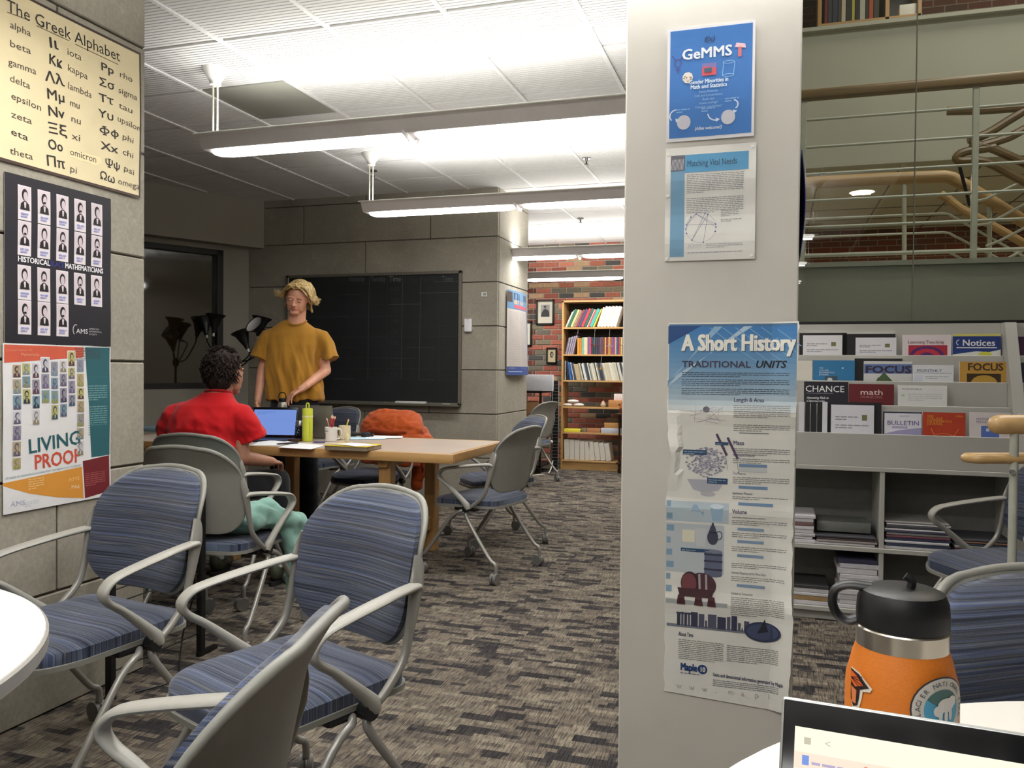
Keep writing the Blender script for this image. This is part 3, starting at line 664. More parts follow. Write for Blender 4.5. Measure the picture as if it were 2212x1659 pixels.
def p_bull(s, w, h, vis):
    s.text(w*.06, h-vis*.56, .03, 'BULLETIN', (84, 78, 140), width=w*.86); s.text(w*.4, h-vis*.16, .01, 'BULLETIN', (150, 150, 180)); s.poly([(0, 0), (0, h-vis*.98), (w*.4, h-vis*.8), (w, h-vis*.66), (w, 0)], (164, 160, 200), 1); s.rect(w*.2, h-vis*.72, w*.62, h-vis*.62, (176, 170, 206), 1)
def p_red(s, w, h, vis):
    for k, tx in enumerate(('THE', 'COLLEGE', 'MATHEMATICS', 'JOURNAL')): s.text(w*.1, h-vis*(.22+k*.11), .016, tx, (232, 170, 60))
    s.text(w*.78, h-vis*.2, .014, 'MAA', (232, 170, 60)); s.line(w*.2, h-vis*.7, w*.3, h-vis*1.1, .003, (230, 130, 50)); s.line(w*.84, h-vis*.7, w*.7, h-vis*1.1, .003, (230, 130, 50)); s.ring(w*.5, h-vis*1.2, w*.3, vis*.3, .003, (230, 130, 50), 2)
def p_mag(s, w, h, vis):
    s.text(w*.16, h-vis*.32, .015, 'MATHEMATICS', (120, 110, 150)); s.text(w*.16, h-vis*.44, .015, 'MAGAZINE', (120, 110, 150)); s.rect(w*.28, 0, w*.72, h-vis*.55, (88, 116, 190), 1); s.rect(w*.4, h-vis*.78, w*.48, h-vis*.66, (200, 210, 236), 2)
W_ = (232, 231, 234); K_ = (26, 26, 30)
mag('binder', 'black ring binder behind the leftmost white journal, top tier', 'binder', 1727, 719, 1830, 0, K_, None, .022, .029)
mag('journal', 'white journal with a small dark stamp, leftmost on the top tier', 'journal', 1735, 724, 1820, 0, W_, p_lett, .008)
mag('binder', 'black ring binder between the two white journals of the top tier', 'binder', 1822, 721, 1935, 0, K_, None, .022, .029)
mag('journal', 'plain white journal second on the top tier', 'journal', 1849, 729, 1937, 0, (226, 225, 232), p_lett, .008)
mag('journal', 'white magazine with red and purple circle cover on the top tier', 'magazine', 1951, 723, 2056, 0, (226, 214, 218), p_learn, .016)
mag('journal', 'dark blue magazine titled Notices with yellow edge, right end of the top tier', 'magazine', 2059, 721, 2163, 0, (34, 58, 128), p_notices, .014)
mag('journal', 'cream booklet half hidden behind the poster edge on the second tier', 'journal', 1716, 779, 1757, 1, (222, 218, 206), None, .006)
mag('journal', 'bright blue magazine with small white title on the second tier', 'magazine', 1755, 778, 1847, 1, (44, 122, 172), p_blue, .012)
mag('binder', 'black binder standing behind the blue and sky coloured magazines, second tier', 'binder', 1846, 774, 1950, 1, K_, None, .022, .029)
mag('journal', 'magazine with FOCUS over blue sky and a green tree', 'magazine', 1867, 780, 1971, 1, (214, 214, 210), p_focus, .014)
mag('journal', 'white magazine titled Monthly with a thin violet rule', 'magazine', 1972, 788, 2061, 1, (224, 226, 230), p_monthly, .01)
mag('journal', 'ochre yellow FOCUS magazine with round dark picture, right of the white one', 'magazine', 2074, 781, 2181, 1, (196, 150, 66), p_focus2, .014)
mag('journal', 'near-black magazine titled CHANCE, left end of the third tier', 'magazine', 1737, 824, 1833, 2, (30, 26, 42), p_chance, .014)
mag('journal', 'dark red magazine titled math horizons on the third tier', 'magazine', 1834, 829, 1932, 2, (104, 24, 32), p_math, .016)
mag('journal', 'white pamphlet with grey lines, right of the dark red magazine', 'journal', 1941, 832, 2047, 2, (222, 224, 222), p_page, .014)
for k, (a, b, c, l) in enumerate(((1726, 1740, (214, 214, 218), 'grey-white'), (1738, 1750, K_, 'black'), (1752, 1764, K_, 'black'), (1766, 1777, K_, 'black'), (1777, 1788, (220, 220, 228), 'white'))):
    mag('journal', '%s upright journal spine, %s from the left on the lowest tier' % (l, ordn(k)), 'journal', a, 868, b, 3, c, None, .012, .012, 'upright spines on the lowest tier')
mag('binder', 'black binder behind the white journal of the lowest tier', 'binder', 1786, 868, 1905, 3, K_, None, .022, .029)
mag('journal', 'large white journal with a small blue stamp on the lowest tier', 'journal', 1796, 874, 1889, 3, (226, 225, 234), p_lett, .01)
mag('journal', 'dark navy journal peeking out behind the Bulletin', 'journal', 1908, 889, 1994, 3, (36, 38, 72), None, .01, .03)
mag('journal', 'white magazine titled Bulletin with a violet wave', 'magazine', 1912, 892, 1992, 3, (226, 226, 236), p_bull, .012)
mag('journal', 'orange-red magazine with yellow title on the lowest tier', 'magazine', 1994, 890, 2087, 3, (186, 62, 34), p_red, .014)
mag('journal', 'pale pink magazine with blue square, right end of the lowest tier', 'magazine', 2096, 890, 2185, 3, (222, 212, 212), p_mag, .012)
mag('journal', 'dark purple magazine in the second bay of the rack, top tier', 'magazine', 2196, 727, 2290, 0, (70, 40, 70), None, .014)
mag('journal', 'navy magazine in the second bay of the rack, second tier', 'magazine', 2206, 783, 2300, 1, (40, 44, 60), None, .014)
mag('journal', 'white magazine in the second bay of the rack, lowest tier', 'magazine', 2204, 893, 2300, 3, (214, 214, 226), None, .014)
# stacks lying in the cubbies
def stack(x0, x1, zb_, n, th, cols, where, y0=.0, dep=.26, jit=.008, grp=None):
    z = zb_; r = random.Random(int(x0*1000)+n)
    for k in range(n):
        c = cols[k % len(cols)]; h = th*(.7+.6*r.random()); dx = r.uniform(-jit, jit); dy = r.uniform(0, jit)
        cn = 'white' if sum(c) > 560 else ('tan' if c[0] > c[2]+50 else ('dark' if sum(c) < 260 else 'grey'))
        g = G().rbox((0, 0, 0), (x1-x0, dep, h-.0015), .002, 1)
        o = g.build('magazine', plain('page_%d_%d_%d' % c, c, .7)); o.location = (x0+dx, 4.35+y0+.01+dy, z)
        tag(o, '%s magazine, %s from the bottom %s' % (cn, ordn(k), where), 'magazine', grp or 'magazines stacked in the cubbies'); z += h
    return z
GW = (206, 204, 208); GD = (70, 70, 76); GG = (150, 148, 146)
xa = P(1727, 1100, Y=4.36).x; xb = P(1760, 1100, Y=4.36).x
stack(xa-.14, xb, .375, 8, .016, [GW, GW, (190, 188, 190), GW, GW, (120, 90, 90), GW, GW], 'of the white stack beside the poster edge')
xa = P(1764, 1100, Y=4.36).x; xb = P(1897, 1100, Y=4.36).x
stack(xa, xb-.003, .375, 4, .013, [GW, (150, 140, 140), (96, 80, 80), GD], 'of the mixed pile in the upper left cubby')
o = G().rbox((0, 0, 0), (xb-xa-.03, .2, .05), .004).build('document_tray', plain('tray_grey', (112, 114, 110), .5)); o.location = (xa+.005, 4.42, .43); tag(o, 'flat grey document tray on the mixed pile in the upper left cubby', 'tray')
xa = P(1913, 1100, Y=4.36).x; xb = P(2053, 1100, Y=4.36).x
stack(xa, xb, .375, 11, .0125, [GW, (60, 70, 96), GW, (60, 64, 90), (120, 70, 80), GG, (70, 72, 100), GW, GD, GW, GG], 'of the tall glossy pile in the upper middle cubby')
xa = P(2060, 1100, Y=4.36).x; xb = P(2190, 1100, Y=4.36).x
stack(xa+.01, min(xb, RX1-.0), .375, 7, .010, [GW, GD, (120, 70, 80), GG, (80, 90, 110), (130, 90, 70), GD], 'of the low pile right of the tall glossy pile')
xa = P(1722, 1260, Y=4.36).x; xb = P(1800, 1260, Y=4.36).x
stack(xa-.02, xb-.015, .068, 5, .018, [GW, (170, 140, 96), GW, (196, 194, 196), (60, 58, 60)], 'of the short pile in the lower left cubby')
xa = P(1811, 1260, Y=4.36).x; xb = P(1898, 1260, Y=4.36).x
stack(xa, xb-.002, .068, 10, .022, [GW, GW, (196, 194, 200), GW, (184, 180, 190), GW, GW, GW, (200, 198, 206), (60, 58, 84)], 'of the tall white stack in the lower left cubby')
# near wooden rail with white post on the right
t = thing('rail_end', 'rounded end of a light wooden handrail on a slim white post, right edge', 'railing', (P(2190, 1300, d=2.1).x, P(2190, 1300, d=2.1).y, 0))
lc = Vector(t.location); q = lambda u, v, d=2.1: tuple(P(u, v, d=d)-lc)
a = Vector(q(2136, 917)); dirx = (Vector(q(2212, 917))-a).normalized(); M_MAPLE = m_wood('maple_rail', (204, 168, 116), 0, .35)
G().sweep([a, a+dirx*.006, a+dirx*.016, a+dirx*.03, a+dirx*.5], [.008, .017, .0225, .025, .025], n=18).build('handrail', M_MAPLE, t)
b0 = Vector(q(2099, 992)); b1 = b0+dirx*.012
yy = Vector((-.3, .95, 0))
loop = [b0+dirx*.5, b0+dirx*.2, b0+dirx*.04, b0+dirx*.014+yy*.006, b0+dirx*.002+yy*.028, b0+dirx*.014+yy*.050, b0+dirx*.04+yy*.056, b0+dirx*.2+yy*.056, b0+dirx*.5+yy*.056]
G().sweep(loop, .0115, .0115, (0, 0, 1), n=12, smooth=4).build('lower_rail', M_MAPLE, t)
pb = Vector(q(2190, 1000)); G().cyl((pb.x, pb.y, 0), (pb.x, pb.y, a.z-.02), .0105, n=12).build('post', M_RAIL, t)
G().cyl((pb.x-.006, pb.y-.006, b0.z-.03), (pb.x-.006, pb.y-.02, b0.z-.03), .006, n=10).build('bolt', plain('chrome', (150, 150, 150), .2, .9), t)
# ================================================================ BOOKCASE (far)
BX0 = -2.525; BX1 = -1.60; BYf = 9.98
t = thing('bookcase', 'tall oak bookcase with six shelves against the brick wall', 'bookcase', (BX0, BYf, 0))
W = BX1-BX0; BZ = [1.737, 1.405, 1.085, .758, .442, .097]
for x in (0, W-.022): G().rbox((x, 0, 0), (x+.022, .28, 2.088), .002, 1).build('side_panel', M_OAKZ, t)
G().rbox((0, 0, 2.066), (W, .28, 2.09), .002, 1).build('top_panel', M_OAK, t)
for z in BZ: G().rbox((.022, 0, z), (W-.022, .28, z+.02), .002, 1).build('shelf', M_OAK, t)
G().rbox((.022, .02, 0), (W-.022, .04, .097), .002, 1).build('toe_kick', M_OAK, t)
G().box((.022, .27, 1.085), (W-.022, .28, 2.07)).build('back_panel', plain('dark_back', (48, 42, 36), .8), t)
def shelfbooks(z, items, name, cat, grp, where, lean0=0.):
    x = BX0+.035; pl = 0.; ph = 0.
    for k, (w, h, c, cn, lean) in enumerate(items):
        if k == 0: x += h*math.tan(max(0, -lean))
        else: x += max(0, max(h, ph)*(math.tan(pl)-math.tan(lean)))+.0005
        pl = lean; ph = h
        if x+w+h*max(0, math.tan(lean)) > BX1-.024: break
        sw = w
        g = G().rbox((0, 0, 0), (sw-.0015, .20, h), .002, 1, 0)
        o = g.build(name, plain('cover_%d_%d_%d' % c, c, .6, 0, .1, 40)); o.location = (x, BYf+.03, z+.02)
        if lean: o.rotation_euler = (0, lean, 0); o.location.x = x+(0 if lean > 0 else 0); o.location.z = z+.02+(sw*sin(lean) if lean > 0 else 0)
        tag(o, '%s %s, %s from the left %s' % (cn, cat, ordn(k), where), cat, grp); x += sw/cos(lean)
t1 = [(.012, .21, (214, 208, 190), 'thin cream'), (.010, .23, (200, 196, 176), 'slim beige'), (.036, .24, (42, 96, 78), 'dark green'), (.028, .235, (204, 178, 120), 'buff'), (.02, .23, (150, 130, 106), 'brown-grey'), (.014, .22, (132, 118, 96), 'taupe'), (.026, .235, (132, 46, 66), 'maroon'), (.032, .24, (62, 66, 88), 'slate blue'), (.034, .245, (184, 58, 70), 'rose red'), (.03, .245, (46, 92, 74), 'forest green'), (.014, .24, (176, 170, 160), 'grey'), (.02, .235, (190, 72, 84), 'pink-red'), (.036, .24, (60, 160, 150), 'turquoise'), (.016, .245, (226, 206, 96), 'yellow'), (.03, .25, (222, 216, 180), 'ivory'), (.04, .26, (228, 226, 214), 'white'), (.035, .26, (222, 218, 200), 'pale cream'), (.04, .262, (214, 206, 180), 'light buff'), (.04, .262, (226, 224, 216), 'chalk white'), (.04, .26, (206, 200, 190), 'pale grey')]
x = BX0+.035
shelfbooks(BZ[0], [(w, h, c, n, .42 if k < 14 else .3) for k, (w, h, c, n) in enumerate(t1)], 'book', 'book', 'leaning books on the top shelf', 'on the top shelf of the oak bookcase')
pal2 = [((120, 110, 130), 'mauve'), ((172, 160, 176), 'pale violet'), ((96, 90, 110), 'dark violet'), ((180, 170, 180), 'lilac'), ((110, 100, 120), 'plum'), ((166, 156, 168), 'grey-violet')]
i2 = [(.012, .21+.004*k, pal2[k % 6][0], pal2[k % 6][1], .22) for k in range(8)]
i2 += [(.03, .2, (200, 138, 48), 'orange', 0), (.026, .2, (188, 126, 44), 'amber', 0), (.03, .21, (120, 160, 140), 'sage green', 0), (.022, .21, (216, 206, 170), 'cream', 0), (.02, .21, (206, 186, 150), 'sand', 0), (.016, .215, (176, 60, 84), 'crimson', 0), (.012, .215, (70, 120, 180), 'sky blue', 0), (.018, .21, (190, 60, 84), 'cherry', 0), (.026, .21, (40, 50, 60), 'charcoal', 0), (.026, .212, (36, 60, 56), 'bottle green', 0), (.022, .21, (60, 50, 80), 'indigo', 0), (.026, .21, (46, 46, 56), 'black', 0), (.02, .21, (110, 50, 76), 'wine', 0), (.02, .212, (60, 84, 84), 'teal', 0), (.022, .21, (116, 40, 52), 'burgundy', 0), (.018, .21, (190, 156, 80), 'mustard', 0), (.024, .21, (120, 44, 50), 'brick red', 0), (.024, .212, (176, 130, 66), 'tan', 0), (.02, .21, (150, 92, 60), 'rust', 0), (.018, .21, (80, 84, 150), 'periwinkle', 0), (.02, .21, (176, 50, 60), 'scarlet', 0), (.02, .21, (150, 150, 150), 'grey', 0), (.024, .21, (60, 70, 96), 'navy', 0), (.024, .212, (150, 60, 66), 'dull red', 0), (.022, .21, (176, 160, 90), 'ochre', 0), (.024, .21, (96, 50, 60), 'dark red', 0), (.022, .21, (60, 110, 100), 'jade', 0), (.024, .212, (190, 180, 160), 'stone', 0), (.024, .21, (50, 50, 70), 'midnight', 0)]
shelfbooks(BZ[1], i2, 'book', 'book', 'books on the second shelf', 'on the second shelf of the oak bookcase')
rr = random.Random(5); pal3 = [((206, 200, 180), 'cream'), ((176, 168, 140), 'khaki'), ((214, 212, 200), 'off-white'), ((60, 66, 80), 'dark slate'), ((150, 144, 120), 'olive grey'), ((196, 188, 160), 'beige'), ((110, 114, 120), 'grey'), ((226, 222, 208), 'white')]
i3 = [(.010, .24, (190, 188, 176), 'pale', 0), (.012, .23, (40, 44, 56), 'black', -.12), (.012, .232, (44, 60, 90), 'navy', -.14), (.016, .225, (60, 110, 170), 'blue', -.15), (.012, .225, (52, 90, 150), 'deep blue', -.16), (.01, .22, (206, 206, 200), 'white', -.2), (.014, .215, (70, 76, 88), 'slate', -.2), (.012, .21, (80, 84, 96), 'graphite', -.22)]
i3 += [(.010, .205, (196, 176, 140), 'tan', -.22) for k in range(5)]
for k in range(48):
    c, n = pal3[rr.randrange(8)]; i3.append((.0135, .205+.012*rr.random()+.00045*k, c, n, -.24))
shelfbooks(BZ[2], i3, 'journal', 'journal', 'thin journals on the third shelf', 'on the third shelf of the oak bookcase')
for k in range(9):
    g = G().rbox((0, 0, 0), (.062, .22, .25-.004*k), .004, 1); o = g.build('paper_block', plain('paper_block', (208, 202, 190), .8, 0, .05, 10)); o.location = (BX0+.04+k*.066, BYf+.03, BZ[5]+.02); o.rotation_euler = (0, -.14 if k > 4 else -.03, 0)
    tag(o, 'white unprinted volume, %s from the left on the bottom shelf of the oak bookcase' % ordn(k), 'book', 'white volumes on the bottom shelf')
def bxp(name, lab, cat, u0, u1, vb, vt, shelf, c, dep=.18, r=.004, dy=.03, parts=None, grp=None):
    Y = BYf+dy; a = P(u0, vb, Y=Y); b = P(u1, vt, Y=Y)
    z0_ = BZ[shelf]+.02 if shelf is not None else a.z
    o = G().rbox((0, 0, 0), (b.x-a.x, dep, b.z-z0_), r, 2).build(name, plain('mat_%d_%d_%d' % c, c, .7)); o.location = (a.x, Y, z0_); tag(o, lab, cat, grp); return o
bxp('yellow_box', 'flat yellow box at the left on the fifth shelf', 'box', 1218, 1253, 934, 927, 4, (222, 214, 66))
bxp('small_box', 'small grey-green box right of the yellow one', 'box', 1256, 1266, 934, 925, 4, (120, 112, 92))
bxp('tan_box', 'tan and red flat boxes in the middle of the fifth shelf', 'box', 1267, 1297, 934, 926, 4, (168, 116, 76))
bxp('paper_ream', 'blue-grey ream of paper at the right on the fifth shelf', 'paper', 1298, 1343, 936, 926, 4, (180, 186, 200))
bxp('folder_stack', 'brown folders lying on the blue-grey ream', 'folder', 1305, 1340, 926, 914, None, (176, 128, 70), .16, .003, .05)
bxp('dark_box', 'dark brown box on top of the folders, fifth shelf', 'box', 1310, 1338, 914, 903, None, (92, 66, 48), .14, .003, .08)
o = bxp('wooden_box', 'light wooden box with a dark heart cutout on the fourth shelf', 'box', 1314, 1350, 878, 865, 3, (178, 126, 72))
hh = Sheet(.03, .03, cell=1); hh.ell(.010, .018, .006, .006, (50, 34, 24)); hh.ell(.020, .018, .006, .006, (50, 34, 24)); hh.poly([(.004, .016), (.026, .016), (.015, .003)], (50, 34, 24)); c_ = hh.g.build('heart_cutout', PRINT, o, 0); c_.location = (.12, -.002, .02)
bxp('white_box', 'white and pink box on top of the wooden box', 'box', 1326, 1350, 865, 851, None, (226, 206, 200), .14, .003, .05)
for k, (u, v, s_) in enumerate(((1238, 868, 1.), (1228, 874, .9), (1250, 874, .95))):
    p = P(u, v, Y=BYf+.08); o = G().ell((0, 0, .022*s_), (.075*s_, .05, .022*s_), 14, 8).build('cloth_bundle', plain('white_cloth', (206, 204, 198), .9)); o.location = (p.x, BYf+.08, BZ[3]+.021+(.042 if k == 0 else 0)); tag(o, ('white cloth bundle, upper one', 'white cloth bundle, left lower one', 'white cloth bundle, right lower one')[k]+' on the fourth shelf', 'cloth', 'cloth bundles on the fourth shelf')
o = G().lathe([(.001, 0), (.03, .004), (.036, .03), (.022, .055), (.01, .075), (.001, .08)], 14).build('shell', plain('shell_tan', (176, 150, 120), .6)); p = P(1303, 876, Y=BYf+.08); o.location = (p.x, p.y, BZ[3]+.02); tag(o, 'small pointed tan ornament beside the wooden box on the fourth shelf', 'ornament')
for k, (u, v, c, s_, l) in enumerate(((1247, 722, (120, 92, 120), .055, 'mauve paper crane hanging before the violet books'), (1283, 748, (170, 96, 60), .06, 'copper coloured paper crane before the dark books'), (1315, 749, (214, 208, 216), .065, 'silver-white paper crane before the dark books'), (1297, 797, (216, 180, 84), .065, 'gold paper crane before the thin journals'), (1344, 747, (190, 140, 110), .055, 'pinkish paper crane at the pillar edge before the second shelf'))):
    p = P(u, v, Y=BYf-.05)
    g = G(); s2 = s_*1.1
    g.add([(0, 0, -.2*s2), (-.14*s2, .1*s2, 0), (.14*s2, .1*s2, 0), (-1*s2, .05*s2, .55*s2), (1.1*s2, -.1*s2, .1*s2), (0, -.1*s2, .12*s2), (.3*s2, 0, .7*s2), (.15*s2, .02*s2, .0)],
          [(0, 1, 5), (0, 5, 2), (1, 3, 5), (1, 5, 3), (2, 4, 5), (0, 2, 1), (5, 6, 7), (2, 5, 4), (5, 7, 6)])
    o = g.build('paper_crane', plain('crane_%d' % k, c, .6), None, 0); o.location = p; tag(o, l, 'paper crane', 'paper cranes on threads')
    thz = {0: BZ[0], 1: BZ[0], 2: BZ[0], 3: BZ[1], 4: BZ[0]}[k]
    G().cyl((0, 0, .1*s2), (0, .055, thz-p.z+.002), .0006, n=5).build('thread', M_WHITE, o)
# pedestal stand in front of the bookcase
pb = P(1337, 1022, z=0); t = thing('pedestal_stand', 'dark turned-wood stand half hidden by the white pillar', 'stand', (pb.x, pb.y, 0))
M_DW = plain('dark_mahogany', (44, 24, 18), .35)
for dx in (0, .32): G().lathe([(.018, 0), (.02, .03), (.012, .06), (.016, .12), (.011, .2), (.015, .35), (.011, .5), (.017, .62), (.014, .7)], 12, (dx, 0, 0)).build('leg', M_DW, t)
G().rbox((-.04, -.15, .7), (.36, .15, .72), .006).build('top', M_DW, t); G().rbox((-.02, -.13, .12), (.34, .13, .135), .004).build('lower_shelf', M_DW, t)
o = G().lathe([(.001, 0), (.06, .005), (.085, .06), (.07, .12), (.04, .16), (.045, .18)], 20).build('pot', plain('copper_pot', (170, 96, 54), .35, .3)); o.location = (pb.x+.08, pb.y, .72); tag(o, 'small copper pot on the dark turned-wood stand', 'pot')
# ================================================================ WOODEN TABLE
TX = (-4.25, -1.73); TYy = (4.365, 5.33); TZt = .74
t = thing('wooden_table', 'long oak table with a pale top where the two men work', 'table', (-1.73, TYy[0], 0))
L = TX[1]-TX[0]; Dp = TYy[1]-TYy[0]
G().rbox((-L+.012, .012, TZt-.03), (-.012, Dp-.012, TZt), .003, 1).build('tabletop', plain('pale_laminate', (196, 180, 166), .35, 0, .03, 6), t)
for a, b, m in (((-L, 0, TZt-.055), (0, .035, TZt+.0005), M_OAK), ((-L, Dp-.035, TZt-.055), (0, Dp, TZt+.0005), M_OAK), ((-.035, .035, TZt-.055), (0, Dp-.035, TZt+.0005), M_OAKY), ((-L, .035, TZt-.055), (-L+.035, Dp-.035, TZt+.0005), M_OAKY)):
    G().rbox(a, b, .005, 2).build('edge_band', m, t)
for x in (-.47, -1.55, -2.3):
    for y in (.12, .80): G().rbox((x-.038, y-.038, 0), (x+.038, y+.038, TZt-.03), .004, 1).build('leg', M_OAKZ, t)
    G().rbox((x-.02, .158, .15), (x+.02, .762, .24), .004, 1).build('cross_rail', M_OAKY, t)
    G().rbox((x-.03, .05, TZt-.10), (x+.03, .86, TZt-.03), .004, 1).build('bearer', M_OAKY, t)
# ================================================================ ROUND TABLES
M_TOP = plain('white_laminate', (236, 232, 224), .35, 0, .01, 4); M_EDGE = plain('grey_edge', (150, 146, 140), .5)
def round_table(lab, cx, cy, R):
    t = thing('round_table', lab, 'table', (cx, cy, 0), 0, 'white round tables')
    G().lathe([(R-.004, TZt-.004), (R-.006, TZt), (.001, TZt)][::-1]+[(R-.004, TZt-.012), (.001, TZt-.012)], 96).build('tabletop', M_TOP, t)
    G().lathe([(R-.004, TZt-.002), (R, TZt-.005), (R, TZt-.028), (R-.006, TZt-.032), (.001, TZt-.032), (.001, TZt-.013), (R-.004, TZt-.013)], 96).build('edge_band', M_EDGE, t)
    G().lathe([(.045, .05), (.045, TZt-.04), (.15, TZt-.033)], 24).build('column', M_TUBE, t)
    for k in range(4):
        a = k*pi/2+.4; G().sweep([(0, 0, .06), (.2*cos(a), .2*sin(a), .05), (.36*cos(a), .36*sin(a), .02)], [.03, .025, .018], [.025, .02, .015], n=10).build('leg', M_TUBE, t)
round_table('white round table cut off at the left edge of the photo', -1.73, .72, .66)
round_table('white round table at the lower right under the near laptop', .62, .68, .76)
# ================================================================ CHAIRS
def rr_w(z, z0, z1, W, rt, rb):
    """half width of a rounded rectangle at height z"""
    w = W
    if z > z1-rt: d = z-(z1-rt); w = W-rt+sqrt(max(0, rt*rt-d*d))
    if z < z0+rb: d = (z0+rb)-z; w = min(w, W-rb+sqrt(max(0, rb*rb-d*d)))
    return max(w, .01)
def back_y(x, z):     # centre surface of the backrest, +y is forward
    k = (z-.50)/.38
    return -.215-.075*k-.20*max(0, k-.70)**1.3+.85*x*x*(1-.15*k)
def mk_back(front, th_, W, z0, z1, rt, rb, bulge):
    def fn(a, b):
        s = (1-cos(pi*b))/2; z = z0+(z1-z0)*s; w = rr_w(z, z0, z1, W, rt, rb); x = (2*a-1)*w
        y = back_y(x, z)+front; z = z+.009*s*(1-(2*a-1)**2)-.002*s
        e = bulge*(1-abs(2*a-1)**5)*(1-abs(2*s-1)**7)
        return Vector((x, y+th_/2+e, z)), Vector((x, y-th_/2, z))
    return fn
def seat_z(x, y): return .452-.10*max(0, y-.12)**1.0*(.6)-.5*max(0, y-.17)**2*3+.12*x*x-.02*(y+.2)
def mk_seat(th_, W, y0, y1, rf, rb, bulge, dz):
    def fn(a, b):
        s = (1-cos(pi*b))/2; y = y0+(y1-y0)*s; w = rr_w(y, y0, y1, W, rf, rb); x = (2*a-1)*w
        z = seat_z(x, y)+dz; e = bulge*(1-abs(2*a-1)**6)*(1-abs(2*s-1)**8)
        return Vector((x, y, z+th_/2+e)), Vector((x, y, z-th_/2))
    return fn
def both(f):  # mirror list
    return [(s, f(s)) for s in (-1, 1)]
CHM = {}
_sf = mk_back(-.012, .012, .236, .505, .880, .135, .12, 0); _rp = []
for k in range(25): _rp.append((0, k/24))
for k in range(1, 12): _rp.append((k/12, 1))
for k in range(25): _rp.append((1, 1-k/24))
for k in range(1, 12): _rp.append((1-k/12, 0))
_rr = [.0052+.0038*max(0, min(1, (b-.55)/.3)) for a, b in _rp]
CHM['back_shell'] = G().slab(_sf, 22, 26).sweep([(Vector(_sf(a, b)[0])+Vector(_sf(a, b)[1]))/2 for a, b in _rp], _rr, None, None, 10, True).mesh('back_shell', M_SHELL, 50)
CHM['backrest'] = G().slab(mk_back(.004, .014, .229, .512, .874, .130, .115, .016), 26, 30).mesh('backrest', FAB[2], 60)
CHM['seat_pan'] = G().slab(mk_seat(.014, .236, -.225, .245, .13, .07, 0, -.034), 20, 20).mesh('seat_pan', M_SHELL, 50)
CHM['seat'] = G().slab(mk_seat(.03, .230, -.218, .238, .125, .065, .018, -.012), 26, 26).mesh('seat', FAB[1], 60)
def m_arm(s):
    p = [(s*.246, -.222, .668), (s*.249, -.195, .676), (s*.262, -.06, .662), (s*.272, .07, .642), (s*.275, .112, .626), (s*.276, .130, .600), (s*.275, .112, .572), (s*.271, .06, .535), (s*.264, -.03, .458), (s*.262, -.055, .432), (s*.261, -.068, .41)]
    return G().sweep(p, [.012, .020, .0245, .0235, .0225, .021, .018, .0155, .0155, .017, .015], [.008, .0105, .0095, .009, .010, .0115, .0105, .011, .016, .021, .014], (1, 0, 0), 16, smooth=5).mesh('armrest', M_GREY, 50)
def m_up(s):
    e = lambda z: back_y(.238, z)-.008
    p = [(s*.236, e(.75)+.004, .75), (s*.241, e(.72), .72), (s*.245, e(.68), .68), (s*.246, e(.62), .62), (s*.247, e(.56)+.002, .56), (s*.249, -.165, .50), (s*.253, -.11, .445), (s*.256, -.06, .412)]
    return G().sweep(p, [.003, .007, .011, .0115, .0110, .0110, .0110, .010], [.012, .020, .024, .018, .0125, .0115, .0115, .010], (1, 0, 0), 14, smooth=4).mesh('upright', M_TUBE, 50)
def m_leg(s, f):
    e = .262 if f > 0 else -.262
    p = [(s*.20, -.035+.01*f, .405), (s*.245, -.03+.02*f, .395), (s*.258, .0+.06*f, .35), (s*.27, .8*e, .15), (s*.272, e*.97, .115), (s*.272, e, .09), (s*.272, e, .066)]
    return G().sweep(p, .0112, n=10, smooth=4).mesh('leg', M_TUBE, 50)
CHM['arms'] = [m_arm(-1), m_arm(1)]; CHM['ups'] = [m_up(-1), m_up(1)]; CHM['legs'] = [m_leg(s, f) for s in (-1, 1) for f in (-1, 1)]
CHM['frame'] = G().cyl((-.245, -.045, .405), (.245, -.045, .405), .014, n=10).rbox((-.235, -.10, .392), (-.18, .05, .42), .008).rbox((.18, -.10, .392), (.235, .05, .42), .008).cyl((-.27, -.05, .413), (-.235, -.05, .413), .022, n=14).cyl((.235, -.05, .413), (.27, -.05, .413), .022, n=14).mesh('frame', M_BLK, 40)
g = G()
for s in (-1, 1): g.cyl((s*.004, -.012, .033), (s*.019, -.012, .033), .033, n=22)
CHM['wheel'] = g.mesh('wheel', M_WHEEL, 40)
CHM['caster'] = G().rbox((-.0035, -.036, .03), (.0035, .02, .062), .003, 1).cyl((0, 0, .05), (0, 0, .085), .008, n=10).mesh('caster', M_TUBE, 40)
def chair(lab, x, y, face, group='grey nesting chairs with blue striped fabric', cast=None):
    """face = world heading (dx,dy) the sitter looks to"""
    a = math.atan2(face[1], face[0])-pi/2
    t = thing('nesting_chair', lab, 'chair', (x, y, 0), a, group)
    for k in ('seat', 'seat_pan', 'backrest', 'back_shell', 'frame'): link(k, CHM[k], t)
    for m in CHM['arms']: link('armrest', m, t)
    for m in CHM['ups']: link('upright', m, t)
    for m in CHM['legs']: link('leg', m, t)
    i = 0
    for s in (-1, 1):
        for f in (-1, 1):
            c = link('caster', CHM['caster'], t); c.location = (s*.272, f*.262, 0); c.rotation_euler = (0, 0, (cast or (.6, 2.2, -1.1, 1.9))[i]+a*3); w = link('wheel', CHM['wheel'], c); i += 1
    return t
def camdir(cx, cy): # camera frame (right, forward) -> world
    f = Vector((-sin(YAW), cos(YAW))); r = Vector((cos(YAW), sin(YAW))); return r*cx+f*cy
def campos(cx, cd): return camdir(cx, cd)
p = campos(-1.29, 2.48); CH_A = chair('blue striped chair at the left beside the poster wall, facing the left round table', p.x, p.y, camdir(-.46, -.89))
